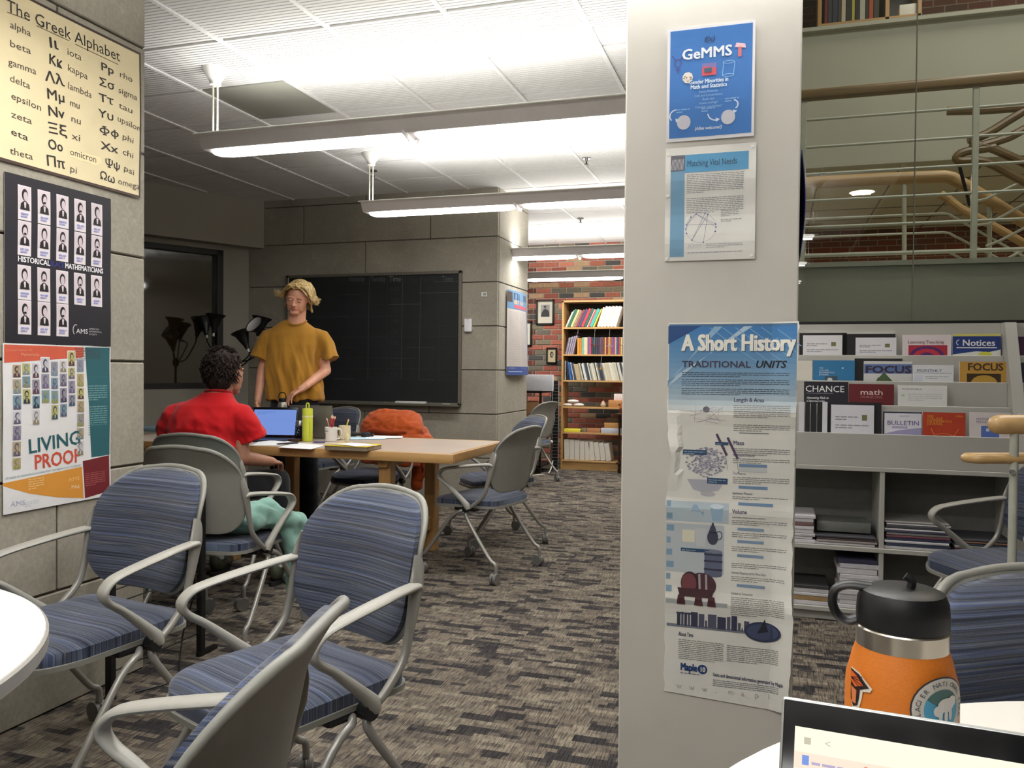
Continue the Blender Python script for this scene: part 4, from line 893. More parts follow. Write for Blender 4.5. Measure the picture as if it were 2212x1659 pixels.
p = campos(-.56, 2.07); CH_B = chair('blue striped chair standing in the middle of the foreground, its front turned lower left', p.x, p.y, camdir(-.64, -.77))
p = campos(-.585, 1.12); CH_C = chair('nearest chair seen from behind, grey shell cut off by the bottom edge', p.x, p.y, camdir(-.997, .075))
p = campos(-1.32, 3.80); CH_D = chair('empty grey-backed chair with a mint hoodie, behind the foreground pair', p.x, p.y, camdir(.24, .97))
p = campos(-1.57, 4.45); CH_M = chair('chair the man in the red shirt sits on', p.x, p.y, camdir(.15, .99))
CH_E = chair('grey-backed chair pulled up to the right end of the wooden table', -1.70, 4.77, (-.975, .20))
CH_F = chair('chair standing just behind the one at the table end, its striped blue front visible', -1.91, 5.68, (-.75, -.66))
CH_G = chair('far grey chair beside the oak bookcase, beyond the concrete block', -2.60, 8.66, (-.95, .30))
CH_H = chair('chair behind the table with the orange jacket over its back', -2.826, 5.485, (-.2, -.98))
CH_I = chair('dark chair behind the silver laptop, partly hidden', -3.62, 6.08, (-.3, -.95))
p = campos(2.02, 3.38); CH_J = chair('blue chair in front of the magazine rack at the right edge', p.x, p.y, camdir(-.98, -.15))
p = campos(.93, 1.09); CH_K = chair('blue striped chair at the lower right behind the orange bottle', p.x, p.y, camdir(.15, -.99))
# ================================================================ POSTERS
class PS(Sheet):
    """sheet whose print positions are read off a wall plane"""
    def __init__(s, kind, plane, a0, z0, w, h, deform=None, cell=.03):
        super().__init__(w, h, deform, cell); s.kind = kind; s.plane = plane; s.a0 = a0; s.z0 = z0
    def L(s, u, v):
        p = P(u, v, X=s.plane) if s.kind == 'y' else P(u, v, Y=s.plane)
        return ((p.y if s.kind == 'y' else p.x)-s.a0, p.z-s.z0)
    def pt(s, a, b, txt, px, col, **k):
        x0, y0 = s.L(*a); x1, y1 = s.L(*b); d = math.hypot(x1-x0, y1-y0)
        u, v = a; hh = abs(s.L(u, v-px)[1]-y0)/.7
        return s.text(x0, y0, hh, txt, col, width=d, rot=math.atan2(y1-y0, x1-x0), **k)
    def pr(s, a, b, col, lay=1):
        x0, y0 = s.L(*a); x1, y1 = s.L(*b); return s.rect(min(x0, x1), min(y0, y1), max(x0, x1), max(y0, y1), col, lay)
    def pp(s, L, col, lay=1): return s.poly([s.L(*q) for q in L], col, lay)
    def place(s, name, lab, cat='poster', off=.003, **k):
        loc = (s.plane+off, s.a0, s.z0) if s.kind == 'y' else (s.a0, s.plane-off, s.z0)
        return s.make(name, lab, cat, loc, pi/2 if s.kind == 'y' else 0, **k)
INK = (42, 38, 34)
# --- Greek alphabet
gx0 = 1.60; s = PS('y', XW, gx0, 1.888, 2.696-gx0, .572, lambda x, y: .006+.003*sin(x*7)+.002*sin(y*11+x*4))
s.rect(0, 0, s.w, s.h, (226, 211, 170), .5)
s.pt((8, 24), (254, 134), 'The Greek Alphabet', 27, INK)
for a, b in (((10, 27), (58, 44)), ((74, 56), (146, 89)), ((158, 96), (250, 140))):
    s.line(*s.L(*a), *s.L(*b), .003, (120, 100, 70))
for t_, a, b in (('alpha', (16, 60), (62, 80)), ('beta', (16, 100), (63, 118)), ('gamma', (14, 140), (75, 162)), ('delta', (17, 175), (62, 193)), ('epsilon', (20, 213), (86, 240)), ('zeta', (20, 253), (66, 269)), ('eta', (18, 290), (57, 305)), ('theta', (16, 332), (67, 346)),
    ('Ιι', (101, 102), (122, 108)), ('iota', (140, 118), (171, 132)), ('Κκ', (101, 137), (130, 149)), ('kappa', (141, 152), (184, 173)), ('Λλ', (94, 174), (136, 187)), ('lambda', (142, 191), (193, 213)), ('Μμ', (98, 212), (136, 222)), ('mu', (147, 228), (168, 236)), ('Νν', (101, 249), (137, 257)), ('nu', (150, 262), (171, 270)), ('Ξξ', (101, 286), (142, 295)), ('xi', (152, 300), (170, 306)), ('Οο', (101, 321), (133, 328)), ('omicron', (148, 334), (204, 352)), ('Ππ', (96, 357), (137, 365)), ('pi', (147, 370), (162, 376)),
    ('Ρρ', (212, 151), (240, 162)), ('rho', (252, 166), (280, 179)), ('Σσ', (208, 184), (241, 196)), ('sigma', (249, 200), (290, 218)), ('Ττ', (208, 218), (239, 228)), ('tau', (250, 233), (279, 246)), ('Υυ', (208, 252), (239, 262)), ('upsilon', (247, 261), (296, 285)), ('Φφ', (212, 289), (251, 298)), ('phi', (258, 300), (282, 311)), ('Χχ', (214, 322), (250, 332)), ('chi', (259, 333), (282, 343)), ('Ψψ', (224, 359), (254, 368)), ('psi', (262, 368), (284, 379)), ('Ωω', (211, 385), (243, 397)), ('omega', (250, 397), (296, 410))):
    cap = not t_[0].islower()
    s.pt(a, b, t_, (22 if cap else 15) if a[0] < 200 else (17 if cap else 13), INK if cap or t_ in ('eta', 'mu', 'chi') else (74, 66, 56), bold=.02 if cap else 0)
s.pp([(146, 322), (150, 340), (204, 358), (216, 352), (214, 342), (206, 338)], (240, 224, 176), 1.2)
y8 = [s.L(*q)[1] for q in ((16, 60), (16, 100), (14, 140), (17, 175), (20, 213), (20, 253), (18, 290), (16, 332))]
for t_, y in zip(('Αα', 'Ββ', 'Γγ', 'Δδ', 'Εε', 'Ζζ', 'Ηη', 'Θθ'), y8): s.text(.27, y, .055, t_, INK, width=.085, bold=.012)
s.rect(0, 0, s.w, .009, (70, 48, 42), 1); s.rect(0, s.h-.009, s.w, s.h, (60, 44, 40), 1); s.rect(s.w-.008, 0, s.w, s.h, (60, 44, 40), 1)
s.place('poster', 'cream hand-lettered Greek alphabet poster, highest on the left concrete wall')
# --- portraits poster
s = PS('y', XW, 2.092, 1.296, .456, .560, lambda x, y: .003+.001*sin(y*18))
NV = (28, 24, 34); s.rect(0, 0, s.w, s.h, NV, .5)
xa, ya = s.L(35, 398); xb, yb = s.L(194, 438); cw = s.L(64, 398)[0]-xa; st = (xb-xa)/4; chh = ya-s.L(35, 473)[1]
tops = [ya, s.L(35, 475)[1], s.L(35, 571)[1], s.L(35, 647)[1]]
for r in range(4):
    for c in range(5 if r < 3 else 3):
        x = xa+c*st; y = tops[r]-chh
        s.rect(x, y, x+cw, y+chh, (222, 214, 218), 1); s.face(x+cw*.08, y+chh*.3, cw*.84, chh*.66, (214, 200, 206), (22, 18, 22), 2, r*5+c*3)
        s.bars(x+cw*.2, x+cw*.8, y+chh*.16, 2, chh*.08, (150, 150, 200), .6, 3, .8, r+c)
yt = s.L(35, 564)[1]; s.text(xa, yt, .026, 'HISTORICAL', (232, 230, 232), width=st*1.66, bold=.03); s.text(xa+st*1.68, yt, .026, 'BLACK', (48, 50, 120), width=st*.78, bold=.03); s.text(xa+st*2.48, yt, .026, 'MATHEMATICIANS', (232, 230, 232), width=st*2.25, bold=.03)
yl = s.L(35, 690)[1]-.035; s.text(xa+st*3.1, yl, .024, 'AMS', (214, 212, 216), width=st*.68, bold=.01); s.ring(xa+st*3.08, yl+.012, .014, .02, .003, (206, 204, 210), 2, 12, 1.2, 4.2)
for k, tx in enumerate(('AMERICAN', 'MATHEMATICAL', 'SOCIETY')): s.text(xa+st*3.85, yl+.016-k*.010, .0085, tx, (190, 188, 194), width=st*(.6, .78, .5)[k])
s.rect(xa+st*3.05, yl-.045, xa+st*4.1, yl-.043, (150, 150, 156), 1); s.bars(xa+st*3.05, xa+st*4.6, yl-.055, 8, .006, (70, 66, 76), .3)
s.place('poster', 'black poster of eighteen small white portrait cards on the left wall')
# --- Living Proof
s = PS('y', XW, 2.086, .728, .462, .566, lambda x, y: .003+.0012*sin(y*20+1))
s.rect(0, 0, s.w, s.h, (226, 224, 224), .5)
s.pp([(6, 744), (178, 750), (178, 772), (6, 784)], (206, 92, 66)); s.pt((10, 759), (66, 758), 'Conversations on', 5, (232, 150, 120)); s.pt((42, 769), (82, 769), 'Mathematics', 7, (236, 160, 130))
s.pp([(181, 750), (234, 751), (234, 982), (195, 988)], (40, 96, 104)); s.pp([(176, 996), (233, 983), (233, 1060), (180, 1076)], (112, 28, 36))
for k, (y0, n) in enumerate(((815, 11), (880, 13))): s.bars(s.L(188, y0)[0], s.L(228, y0)[0], s.L(188, y0)[1], n, .0085, (120, 160, 160), .35)
s.bars(s.L(181, 1015)[0], s.L(224, 1015)[0], s.L(181, 1015)[1], 9, .0075, (170, 90, 90), .35)
rp = random.Random(11); pc_ = [(70, 66, 86), (150, 148, 80), (96, 90, 112), (120, 140, 150), (60, 84, 104), (140, 130, 100), (110, 100, 130), (90, 60, 70), (52, 56, 66)]
colsU = [(24, 42), (45, 62), (66, 82), (86, 103), (107, 122), (126, 141), (144, 159), (163, 178)]
topV = [788, 785, 785, 773, 781, 779, 759, 776]; ends = [1018, 898, 918, 886, 898, 908, 890, 992]
for (ua, ub), tv, ev in zip(colsU, topV, ends):
    v = tv
    while v+22 < ev:
        hgt = rp.choice((24, 27, 31)); x0, y1 = s.L(ua, v); x1 = s.L(ub, v)[0]; y0 = s.L(ua, v+hgt)[1]
        s.rect(x0-.003, y0-.003, x1+.003, y1+.003, (232, 230, 230), 1.2)
        s.face(x0, y0, x1-x0, y1-y0, rp.choice(((150, 146, 160), (184, 180, 120), (200, 198, 206), (120, 150, 164), (176, 160, 130))), rp.choice(pc_), 2, rp.randrange(6)); v += hgt+4
s.pt((58, 980), (170, 958), 'LIVING', 31, (36, 92, 100), bold=.02); s.pt((71, 1014), (170, 997), 'PROOF', 31, (206, 78, 56), bold=.02)
s.pt((8, 1036), (172, 1006), 'STORIES OF RESILIENCE ALONG THE MATHEMATICAL JOURNEY', 4, (110, 150, 160))
s.pp([(3, 1044), (174, 1008), (177, 1076), (120, 1074), (60, 1066), (3, 1050)], (214, 146, 56)); s.bars(s.L(58, 1040)[0], s.L(92, 1040)[0], s.L(58, 1037)[1], 5, .008, (240, 200, 140), .35)
s.pt((144, 1040), (168, 1036), 'AMS', 8, (236, 190, 120)); s.pt((150, 1056), (168, 1054), 'MAA', 8, (244, 220, 190)); s.pt((18, 1094), (50, 1090), 'AMS', 11, (186, 190, 210)); s.bars(s.L(50, 1085)[0], s.L(80, 1085)[0], s.L(50, 1086)[1], 3, .007, (200, 202, 216), .4)
s.place('poster', 'Living Proof poster with many small photographs, lowest on the left wall')
# --- pillar posters
s = PS('x', PY, -.263, 1.784, .207, .276, lambda x, y: .003+.004*max(0, (x-.1)/.1)*(1-y/.276)+.002*sin(y*20), .02)
s.rect(0, 0, s.w, s.h, (226, 226, 232), .5); BL = (46, 112, 186); s.rect(.007, .008, s.w-.006, s.h-.006, BL, 1)
s.text(.10, .237, .018, 'f(x)', (24, 54, 100), 'c', shear=.3, bold=.02)
s.text(.035, .198, .036, 'GeMMS', (226, 232, 238), width=.118, bold=.03)
s.ring(.026, .191, .009, .011, .0022, (70, 60, 140), 2); s.line(.026, .181, .026, .168, .0022, (70, 60, 140), 2); s.line(.020, .174, .032, .174, .0022, (70, 60, 140), 2); s.line(.020, .200, .012, .210, .0022, (70, 60, 140), 2); s.line(.032, .200, .040, .210, .0022, (70, 60, 140), 2)
s.rect(.168, .192, .176, .216, (206, 110, 120), 2); s.poly([(.16, .216), (.186, .212), (.184, .222), (.164, .226)], (232, 190, 200), 2)
s.ell(.05, .153, .013, .014, (220, 216, 206), 2, 9)
for k in range(7): s.ell(.05+.009*cos(k*2.4), .153+.009*sin(k*2.4)*(k % 3)/2, .002, .002, (150, 120, 100), 3, 6)
s.rect(.084, .154, .118, .176, (206, 80, 90), 2); s.rect(.089, .162, .107, .172, (60, 90, 110), 3); s.rect(.084, .172, .118, .184, (120, 110, 170), 2)
for x in (.132, .158): s.line(x, .150, x+.003, .182, .0012, (150, 200, 236), 2)
s.ring(.1465, .182, .0135, .004, .0012, (150, 200, 236), 2); s.ring(.1465, .150, .0135, .004, .0012, (150, 200, 236), 2)
s.text(.10, .136, .014, 'Gender Minorities in', (210, 226, 240), 'c', width=.092, bold=.03); s.text(.10, .124, .014, 'Math and Statistics', (210, 226, 240), 'c', width=.086, bold=.03)
for k, (w_, tx) in enumerate(((.044, 'Events Network'), (.066, 'Cafe and Conversations'), (.028, 'Book club'), (.044, 'movie outings!'), (.062, 'Fantastic workshops!'))): s.text(.10, .113-k*.0092, .008, tx, (150, 190, 226), 'c', width=w_)
for (cx_, cy_) in ((.042, .045), (.147, .049)):
    s.ell(cx_, cy_, .0165, .0175, (196, 196, 208), 2)
for a0, a1, cx_, cy_, r_ in ((1.6, 3.9, .024, .062, .017), (3.2, 5.0, .118, .062, .02), (-1.0, 1.4, .158, .078, .013)): s.ring(cx_, cy_, r_, r_*.95, .003, (206, 220, 236), 2, 14, a0, a1)
for a, b in ((.026, .052), (.122, .046), (.162, .062)): s.poly([(a-.004, b+.004), (a+.006, b), (a-.003, b-.006)], (206, 220, 236), 2)
for x, y in ((.040, .075), (.100, .073), (.155, .092)): s.bars(x-.016, x+.016, y, 2, .006, (130, 176, 220), .4, 2)
s.text(.10, .024, .011, '(Allies welcome!)', (214, 224, 236), 'c', width=.064, shear=.2, bold=.02)
s.place('poster', 'blue GeMMS flyer, highest sheet on the white pillar', off=.002)
s = PS('x', PY, -.264, 1.492, .214, .277, lambda x, y: .003+.0015*sin(y*40)+.002*(x/.2), .02)
s.rect(0, 0, s.w, s.h, (222, 220, 214), .5); s.rect(.013, .010, .047, .237, (112, 156, 186), 1); s.rect(.047, .214, .197, .258-.0, (76, 146, 188), 1); s.rect(.013, .220, .047, .258, (96, 96, 104), 1.5)
for k in range(9): s.line(.014+k*.0035, .222, .018+k*.0032, .248, .0012, (190, 190, 196), 2)
s.text(.052, .229, .022, 'Matching Vital Needs', (34, 62, 84), width=.118)
s.bars(.052, .186, .207, 11, .0043, (150, 150, 152), .45, 1, .3); s.bars(.052, .186, .150, 9, .0043, (148, 148, 150), .45, 1, .5, 8)
s.ring(.087, .079, .036, .036, .0006, (150, 160, 190), 1, 28)
pts_ = [(.087+.036*cos(a), .079+.036*sin(a)) for a in (.2, .0, -.3, 1.1, 1.3, 1.9, 2.3, 2.9, 3.2, 3.5, 4.1, 4.9)]
for a, b in pts_: s.ell(a, b, .0017, .0017, (56, 70, 150), 2, 8)
for i, j in ((3, 10), (3, 11), (5, 0), (7, 0), (7, 5), (4, 10), (1, 5), (8, 6)): s.line(*pts_[i], *pts_[j], .0007, (110, 116, 150), 1.5)
s.text(.055, .030, .014, 'AMS', (206, 208, 212), width=.034); s.bars(.1, .186, .038, 3, .004, (170, 170, 174), .4); s.bars(.056, .186, .018, 1, .004, (160, 160, 170), .5, 1, 1.)
s.bars(.134, .176, .117, 4, .0042, (150, 150, 152), .45); s.bars(.134, .182, .096, 2, .0042, (150, 150, 152), .45)
o = s.place('poster', 'white flyer Matching Vital Needs with a blue side band, second sheet on the pillar', off=.002)
for x, y in ((.006, .006), (.206, .008), (.006, .262), (.205, .268), (.006, .16)):
    G().lathe([(.001, -.0015), (.004, -.001), (.004, .0)], 10, (0, 0, 0)).build('tack', M_WHITE, o).matrix_local = Matrix.Translation((x, -.0075, y)) @ Matrix.Rotation(pi/2, 4, 'X')
def dsh(x, y):
    d = .002+.006*max(0, 1-abs(y-.692)/.035)*(.4+x/.3)+.003*max(0, 1-abs(y-.455)/.03)+.003*max(0, 1-abs(y-.23)/.03)+.004*sin(y*9)*(x/.3)
    if x > .25: d += (x-.25)*.35*(.5+.5*sin(y*7+1))
    if x < .03: d += .010*max(0, 1-abs(y-.60)/.10)
    return d
def ol_sh(a, b):
    x0 = .012*math.exp(-((b-.63)/.05)**2)+.004*noise.noise(Vector((b*30, 0, 0))) if b < .97 else 0
    x1 = .303+.004*noise.noise(Vector((b*40, 5, 0)))-.010*(1-b)+.005*math.exp(-((b-.2)/.08)**2)
    return (x0+(x1-x0)*a, (b-(1-b)*a*.018)*.913+.0)
s = PS('x', PY, -.252, .428, .303, .913, dsh, .014)
T1 = (36, 96, 160)
SH = (206, 202, 190)
# gradient-like printed sky bands
for k in range(16):
    y1 = .903-k*.0128; f = k/15; c = tuple(int(a*(1-f)**.8+b*(1-(1-f)**.8)) for a, b in zip((58, 122, 182), (196, 204, 204)))
    s.rect(.002, y1-.0128, .300, y1, c, .6)
for (a, b, c_) in ((.2, .903, (176, 200, 216)), (.13, .903, (140, 176, 206))): s.poly([(a-.02, .903), (a, .903), (.0, .77), (.0, .755)], c_, .9)
for k in range(6): s.line(.1+.03*k, .90, .26+.01*k, .78+.015*k, .002, (120, 164, 204), .9)
s.rect(.002, .903, .300, .909, (70, 110, 150), .7); s.poly([(.0, .905), (.08, .905), (.0, .86)], (30, 74, 130), .8)
s.text(.034, .845, .055, 'A Short History', (238, 236, 226), width=.262, bold=.045); s.text(.0355, .843, .055, 'A Short History', (60, 90, 120), width=.262, bold=.045, lay=1.5)
s.text(.034, .804, .022, 'TRADITIONAL', (66, 60, 80), width=.162, bold=.03); s.text(.206, .804, .024, 'UNITS', (34, 34, 40), width=.072, bold=.03, shear=.25)
DK = (110, 112, 118)
for y, n in ((.790, 3), (.773, 4), (.751, 4)): s.bars(.034, .285, y, n, .0045, (84, 100, 116), .35, 2, .55)
def col2(y, head, n, hs=.014, w=.11):
    if head: s.text(.158, y, hs, head, (84, 84, 116), width=w, bold=.02)
    s.bars(.158, .288, y-.010, n, .0046, (140, 140, 140), .35, 2, .6, int(y*1000))
col2(.722, 'Length & Area', 7, .014, .070); col2(.618, 'Mass', 4, .014, .025)
s.text(.158, .59, .009, 'Avoirdupois Measures', (84, 84, 110), width=.05); s.bars(.158, .288, .583, 3, .0046, (140, 140, 140)); s.rect(.172, .565, .237, .572, (112, 142, 176), 1); s.rect(.172, .553, .237, .5645, (196, 200, 200), 1)
s.bars(.158, .288, .665, 4, .0046, (140, 140, 140)); s.rect(.172, .6455, .24, .6475, DK, 1)
s.text(.158, .546, .009, 'Troy Measures', (84, 84, 110), width=.03); s.bars(.158, .288, .538, 4, .0046, (140, 140, 140)); s.rect(.172, .512, .239, .519, (112, 142, 176), 1)
s.text(.158, .498, .009, 'Apothecary Measures', (84, 84, 110), width=.046); s.bars(.158, .285, .491, 2, .0046, (140, 140, 140)); s.rect(.172, .472, .252, .479, (112, 142, 176), 1)
col2(.452, 'Volume', 1, .014, .034)
for y in (.434, .404, .37): s.bars(.158, .284, y, 3, .0046, (146, 146, 144)); s.rect(.171, y-.023, .232, y-.016, (128, 152, 178), 1)
s.bars(.158, .284, .33, 3, .0046, (146, 146, 144)); s.text(.158, .306, .009, 'American Measures and the Wine Gallon', (90, 90, 110), width=.08); s.bars(.158, .28, .298, 3, .0046, (146, 146, 144)); s.rect(.171, .275, .236, .282, (128, 152, 178), 1)
s.text(.158, .256, .009, 'Systems by Comparison', (90, 90, 110), width=.05); s.bars(.158, .28, .248, 10, .0046, (146, 146, 144))
# pictures in the left column
rs_ = random.Random(4)
for k in range(16): s.line(.05+.09*rs_.random(), .665+.05*rs_.random(), .05+.09*rs_.random(), .665+.05*rs_.random(), .0007, (160, 150, 170), 1)
s.ell(.094, .702, .008, .007, (96, 92, 100), 2)
for k in range(240):
    a = rs_.random()*6.28; r_ = rs_.random()**.6
    x = .095+.048*r_*cos(a); y = .572+.036*r_*sin(a); y = max(y, .535+abs(x-.095)*.5)
    s.ell(x, y, .0032, .0022, rs_.choice(((150, 150, 168), (128, 128, 150), (170, 168, 180))), 1+.01*k/240, 6)
s.poly([(.05, .53), (.14, .53), (.125, .505), (.095, .497), (.065, .505)], (178, 178, 188), .9); s.ell(.1, .495, .018, .006, (188, 186, 190), 1)
for x, y, t_ in ((.120, .640, 0), (.146, .632, 1)):
    for k in range(11): s.ell(x+.0022*k, y-.0046*k, .0034, .0036, (84, 66, 96), 2, 7)
    s.line(x+.02, y-.045, x+.026, y-.085, .001, (150, 140, 120), 1)
for a, b, w_, h_ in ((.039, .590, .057, .012), (.116, .616, .031, .007), (.098, .521, .048, .014), (.037, .352, .075, .008)): s.rect(a, b, a+w_, b+h_, (44, 76, 110), 2); s.bars(a+.003, a+w_-.004, b+h_-.006, 2 if h_ > .01 else 1, .005, (150, 170, 190), .4, 3)
for k in range(8): s.rect(.002, .46-k*.03, .012+.004*(k % 3), .475-k*.03, (130, 160, 180), .8)
s.rect(.0, .425, .15, .475, (186, 200, 208), .7); s.rect(.0, .3, .14, .42, (186, 194, 198), .7)
s.poly([(.04, .452), (.092, .452), (.09, .44), (.075, .468), (.066, .468), (.06, .452)], (150, 178, 200), 1); s.ell(.122, .466, .016, .006, (210, 222, 230), 2); s.poly([(.106, .466), (.138, .466), (.134, .43), (.112, .43)], (156, 186, 208), 1)
s.rect(.04, .375, .07, .405, (222, 218, 196), 1); s.poly([(.07, .41), (.1, .41), (.095, .365), (.075, .365)], (200, 202, 204), 1)
s.ell(.113, .39, .013, .018, (62, 66, 84), 2); s.poly([(.103, .40), (.123, .40), (.118, .418), (.108, .418)], (70, 74, 92), 2); s.ell(.113, .42, .003, .006, (70, 70, 84), 2); s.ring(.128, .396, .008, .011, .0025, (90, 96, 116), 2)
s.rect(.094, .298, .136, .356, (98, 104, 128), 1); s.ell(.115, .356, .021, .005, (124, 130, 150), 2); s.ell(.115, .298, .021, .005, (98, 104, 128), 1)
for y in (.31, .33, .346): s.rect(.093, y, .137, y+.004, (56, 60, 78), 2)
s.ell(.088, .272, .035, .030, (78, 50, 58), 2.2); s.ell(.060, .274, .022, .029, (54, 38, 46), 3); s.ell(.058, .274, .018, .025, (120, 66, 72), 3.5)
for x in (.080, .096): s.poly([(x, .298), (x+.005, .299), (x+.007, .246), (x+.002, .245)], (176, 160, 164), 3.6)
s.poly([(.030, .262), (.118, .262), (.112, .242), (.036, .242)], (66, 34, 40), 3.8)
for x in (.032, .074, .105): s.poly([(x, .245), (x+.014, .245), (x+.018, .222), (x-.003, .222)], (74, 36, 42), 4)
s.rect(.002, .222, .15, .232, (170, 174, 174), .8)
x = .03
for k, (w_, h_) in enumerate(((.008, .028), (.005, .030), (.006, .028), (.005, .027), (.016, .032), (.013, .029), (.004, .014), (.02, .030), (.02, .026), (.008, .028), (.013, .032), (.006, .016), (.003, .004), (.012, .022))):
    s.rect(x, .168, x+w_, .172+h_, ((56, 58, 82), (84, 84, 104))[k % 2], 2); x += w_+.0025
s.rect(.028, .197, .075, .201, (66, 66, 90), 2.2); s.rect(.005, .164, .21, .171, (120, 126, 140), 1.5)
s.ell(.232, .172, .042, .024, (50, 58, 84), 3, 30); s.ell(.232, .172, .036, .019, (66, 76, 104), 3.5, 30); s.poly([(.22, .168), (.245, .174), (.237, .203)], (36, 38, 50), 4)
s.text(.034, .142, .014, 'About Time', (84, 84, 110), width=.036, bold=.02); s.bars(.034, .142, .132, 11, .0046, (140, 142, 140), .35, 2, .8); s.bars(.15, .268, .130, 9, .0046, (140, 142, 140), .35, 2, .6, 9)
s.text(.040, .058, .025, 'Maple', (26, 62, 116), width=.040, bold=.05); s.ell(.093, .065, .0115, .0115, (26, 62, 116), 2); s.text(.093, .059, .017, '10', (226, 222, 206), 'c', width=.013, bold=.04, lay=3); s.bars(.040, .086, .050, 1, .004, (110, 120, 140), .5, 2, 1.)
s.text(.118, .052, .0125, 'Units and dimensional information generated by Maple', (60, 66, 96), width=.162, bold=.02, rot=-.03); s.bars(.118, .27, .042, 4, .0045, (130, 134, 140), .35, 2, 1.)
for k, ch in enumerate('www.maple'): s.text(.03+k*.031, .012, .018, ch, (190, 186, 180), bold=.02)
s.place('poster', 'worn folded poster A Short History of Traditional Units, large lowest sheet on the pillar', off=.002, outline=ol_sh, nx=26, ny=66, paper=plain('aged_paper', (222, 220, 212), .6, 0, .05, 8))
# blue edge of a sheet on the pillar's hidden right side
o = G().slab(lambda a, b: (Vector((.004+.010*sin(pi*b)*(1-a), .02+a*.2, 1.50+b*.25)), Vector((.0025+.010*sin(pi*b)*(1-a), .02+a*.2, 1.50+b*.25))), 6, 12).build('poster', plain('navy_sheet', (40, 52, 120), .6), None, 40); o.location = (PX1, PY, 0); tag(o, 'navy blue sheet edge curling off the right side of the white pillar', 'poster')
# --- poster on the side of the concrete block
s = PS('y', XB, 7.33, P(1110, 810, X=XB).z, .40, 0, None, .04); s.h = P(1110, 630, X=XB).z-s.z0; s.w = P(1133, 700, X=XB).y-7.33
s.d = lambda x, y: .012+.045*(1-.6*y/s.h)*sin(pi*min(1, max(0, x/s.w)))+.03*x/s.w*(1-y/s.h)
h_ = s.h; w_ = s.w
s.rect(0, 0, w_, h_, (192, 184, 178), .5); s.rect(0, h_*.78, w_, h_, (92, 136, 176), 1); s.rect(0, h_*.86, w_*.2, h_*.98, (60, 46, 44), 2); s.bars(w_*.26, w_*.94, h_*.90, 1, .075, (40, 50, 70), .8, 2, 1.); s.bars(w_*.26, w_*.7, h_*.845, 1, .05, (196, 160, 130), .7, 2, 1.); s.rect(w_*.26, h_*.795, w_*.96, h_*.835, (190, 84, 100), 2)
s.rect(0, 0, w_, h_*.1, (58, 82, 146), 1); s.rect(w_*.95, 0, w_, h_*.8, (58, 90, 150), 1); s.bars(w_*.06, w_*.44, h_*.74, 34, .016, (176, 168, 166), .4); s.bars(w_*.5, w_*.9, h_*.74, 34, .016, (174, 168, 170), .4); s.rect(w_*.05, h_*.035, w_*.5, h_*.045, (180, 190, 214), 2)
s.place('poster', 'tall curling blue-bordered poster on the narrow side of the concrete block')
# --- small wall devices
def wallbox(name, lab, cat, u0, v0, u1, v1, dep, c):
    a = P(u0, v1, Y=YB); b = P(u1, v0, Y=YB); o = G().rbox((0, -dep, 0), (b.x-a.x, 0, b.z-a.z), .008, 3).build(name, plain('dev_%d_%d' % (c[0], u0), c, .4)); o.location = (a.x, YB-.001, a.z); tag(o, lab, cat); return o, b.x-a.x, b.z-a.z
o, w_, h_ = wallbox('wall_unit', 'white plastic access box on the concrete wall right of the chalkboard', 'device', 1005, 689, 1021, 717, .035, (236, 236, 240))
q = Sheet(w_, h_, cell=1); q.rect(w_*.3, h_*.9, w_*.65, h_*.93, (150, 150, 156)); q.g.build('marking', PRINT, o, 0).location = (0, -.0352, 0)
o, w_, h_ = wallbox('wall_tag', 'small white square tag on the concrete wall above the white box', 'tag', 1040, 631, 1052, 641, .006, (226, 226, 222))
q = Sheet(w_, h_, cell=1); q.rect(w_*.35, h_*.25, w_*.9, h_*.8, (150, 150, 156)); q.g.build('marking', PRINT, o, 0).location = (0, -.0062, 0)
# ================================================================ CHALKBOARD
A_ = P(622, 592, Y=YB); B_ = P(997, 876, Y=YB); cbx0, cbx1, cbz0, cbz1 = -4.57, B_.x, .885, P(997, 585, Y=YB).z
t = thing('chalkboard', 'black chalkboard with a faint chalk timetable grid on the concrete wall', 'chalkboard', (cbx0, YB, cbz0))
W = cbx1-cbx0; Hh = cbz1-cbz0
M_CB = plain('chalkboard_black', (30, 33, 35), .6, 0, .22, 3.); M_ALU = plain('aluminium', (128, 124, 114), .45, .5, .03)
G().box((.02, -.02, .02), (W-.02, -.002, Hh-.02)).build('writing_surface', M_CB, t, 0)
for a, b in (((0, -.035, 0), (.028, 0, Hh)), ((W-.028, -.035, 0), (W, 0, Hh)), ((0, -.035, Hh-.028), (W, 0, Hh)), ((0, -.035, 0), (W, 0, .03))): G().rbox(a, b, .004, 1).build('frame', M_ALU, t)
G().rbox((0, -.11, .0), (W, -.02, .012), .003, 1).rbox((0, -.115, .0), (W, -.105, .022), .003, 1).build('chalk_tray', M_ALU, t)
s = Sheet(W, Hh, cell=5); CK = (92, 98, 98); CD = (58, 62, 63)
lx = lambda u: P(u, 600, Y=YB).x-cbx0; lz = lambda u, v: P(u, v, Y=YB).z-cbz0
ux = [678, 716, 754, 800, 840, 872, 911, 953]; vz = [613, 636, 659, 684, 705, 728, 750, 773, 796, 819]
for k, u in enumerate(ux): s.line(lx(u), lz(u, 597), lx(u)-.01, lz(u, 819), .003, CK if k in (3, 5, 6) else CD)
rg = random.Random(2)
for v in vz:
    x = .2
    while x < W-.04:
        L_ = rg.uniform(.15, .5); s.line(x, lz(800, v), min(W-.035, x+L_), lz(800, v)+rg.uniform(-.002, .002), rg.choice((.002, .0035)), rg.choice((CD, CD, CK)))
        x += L_+rg.uniform(0, .06)
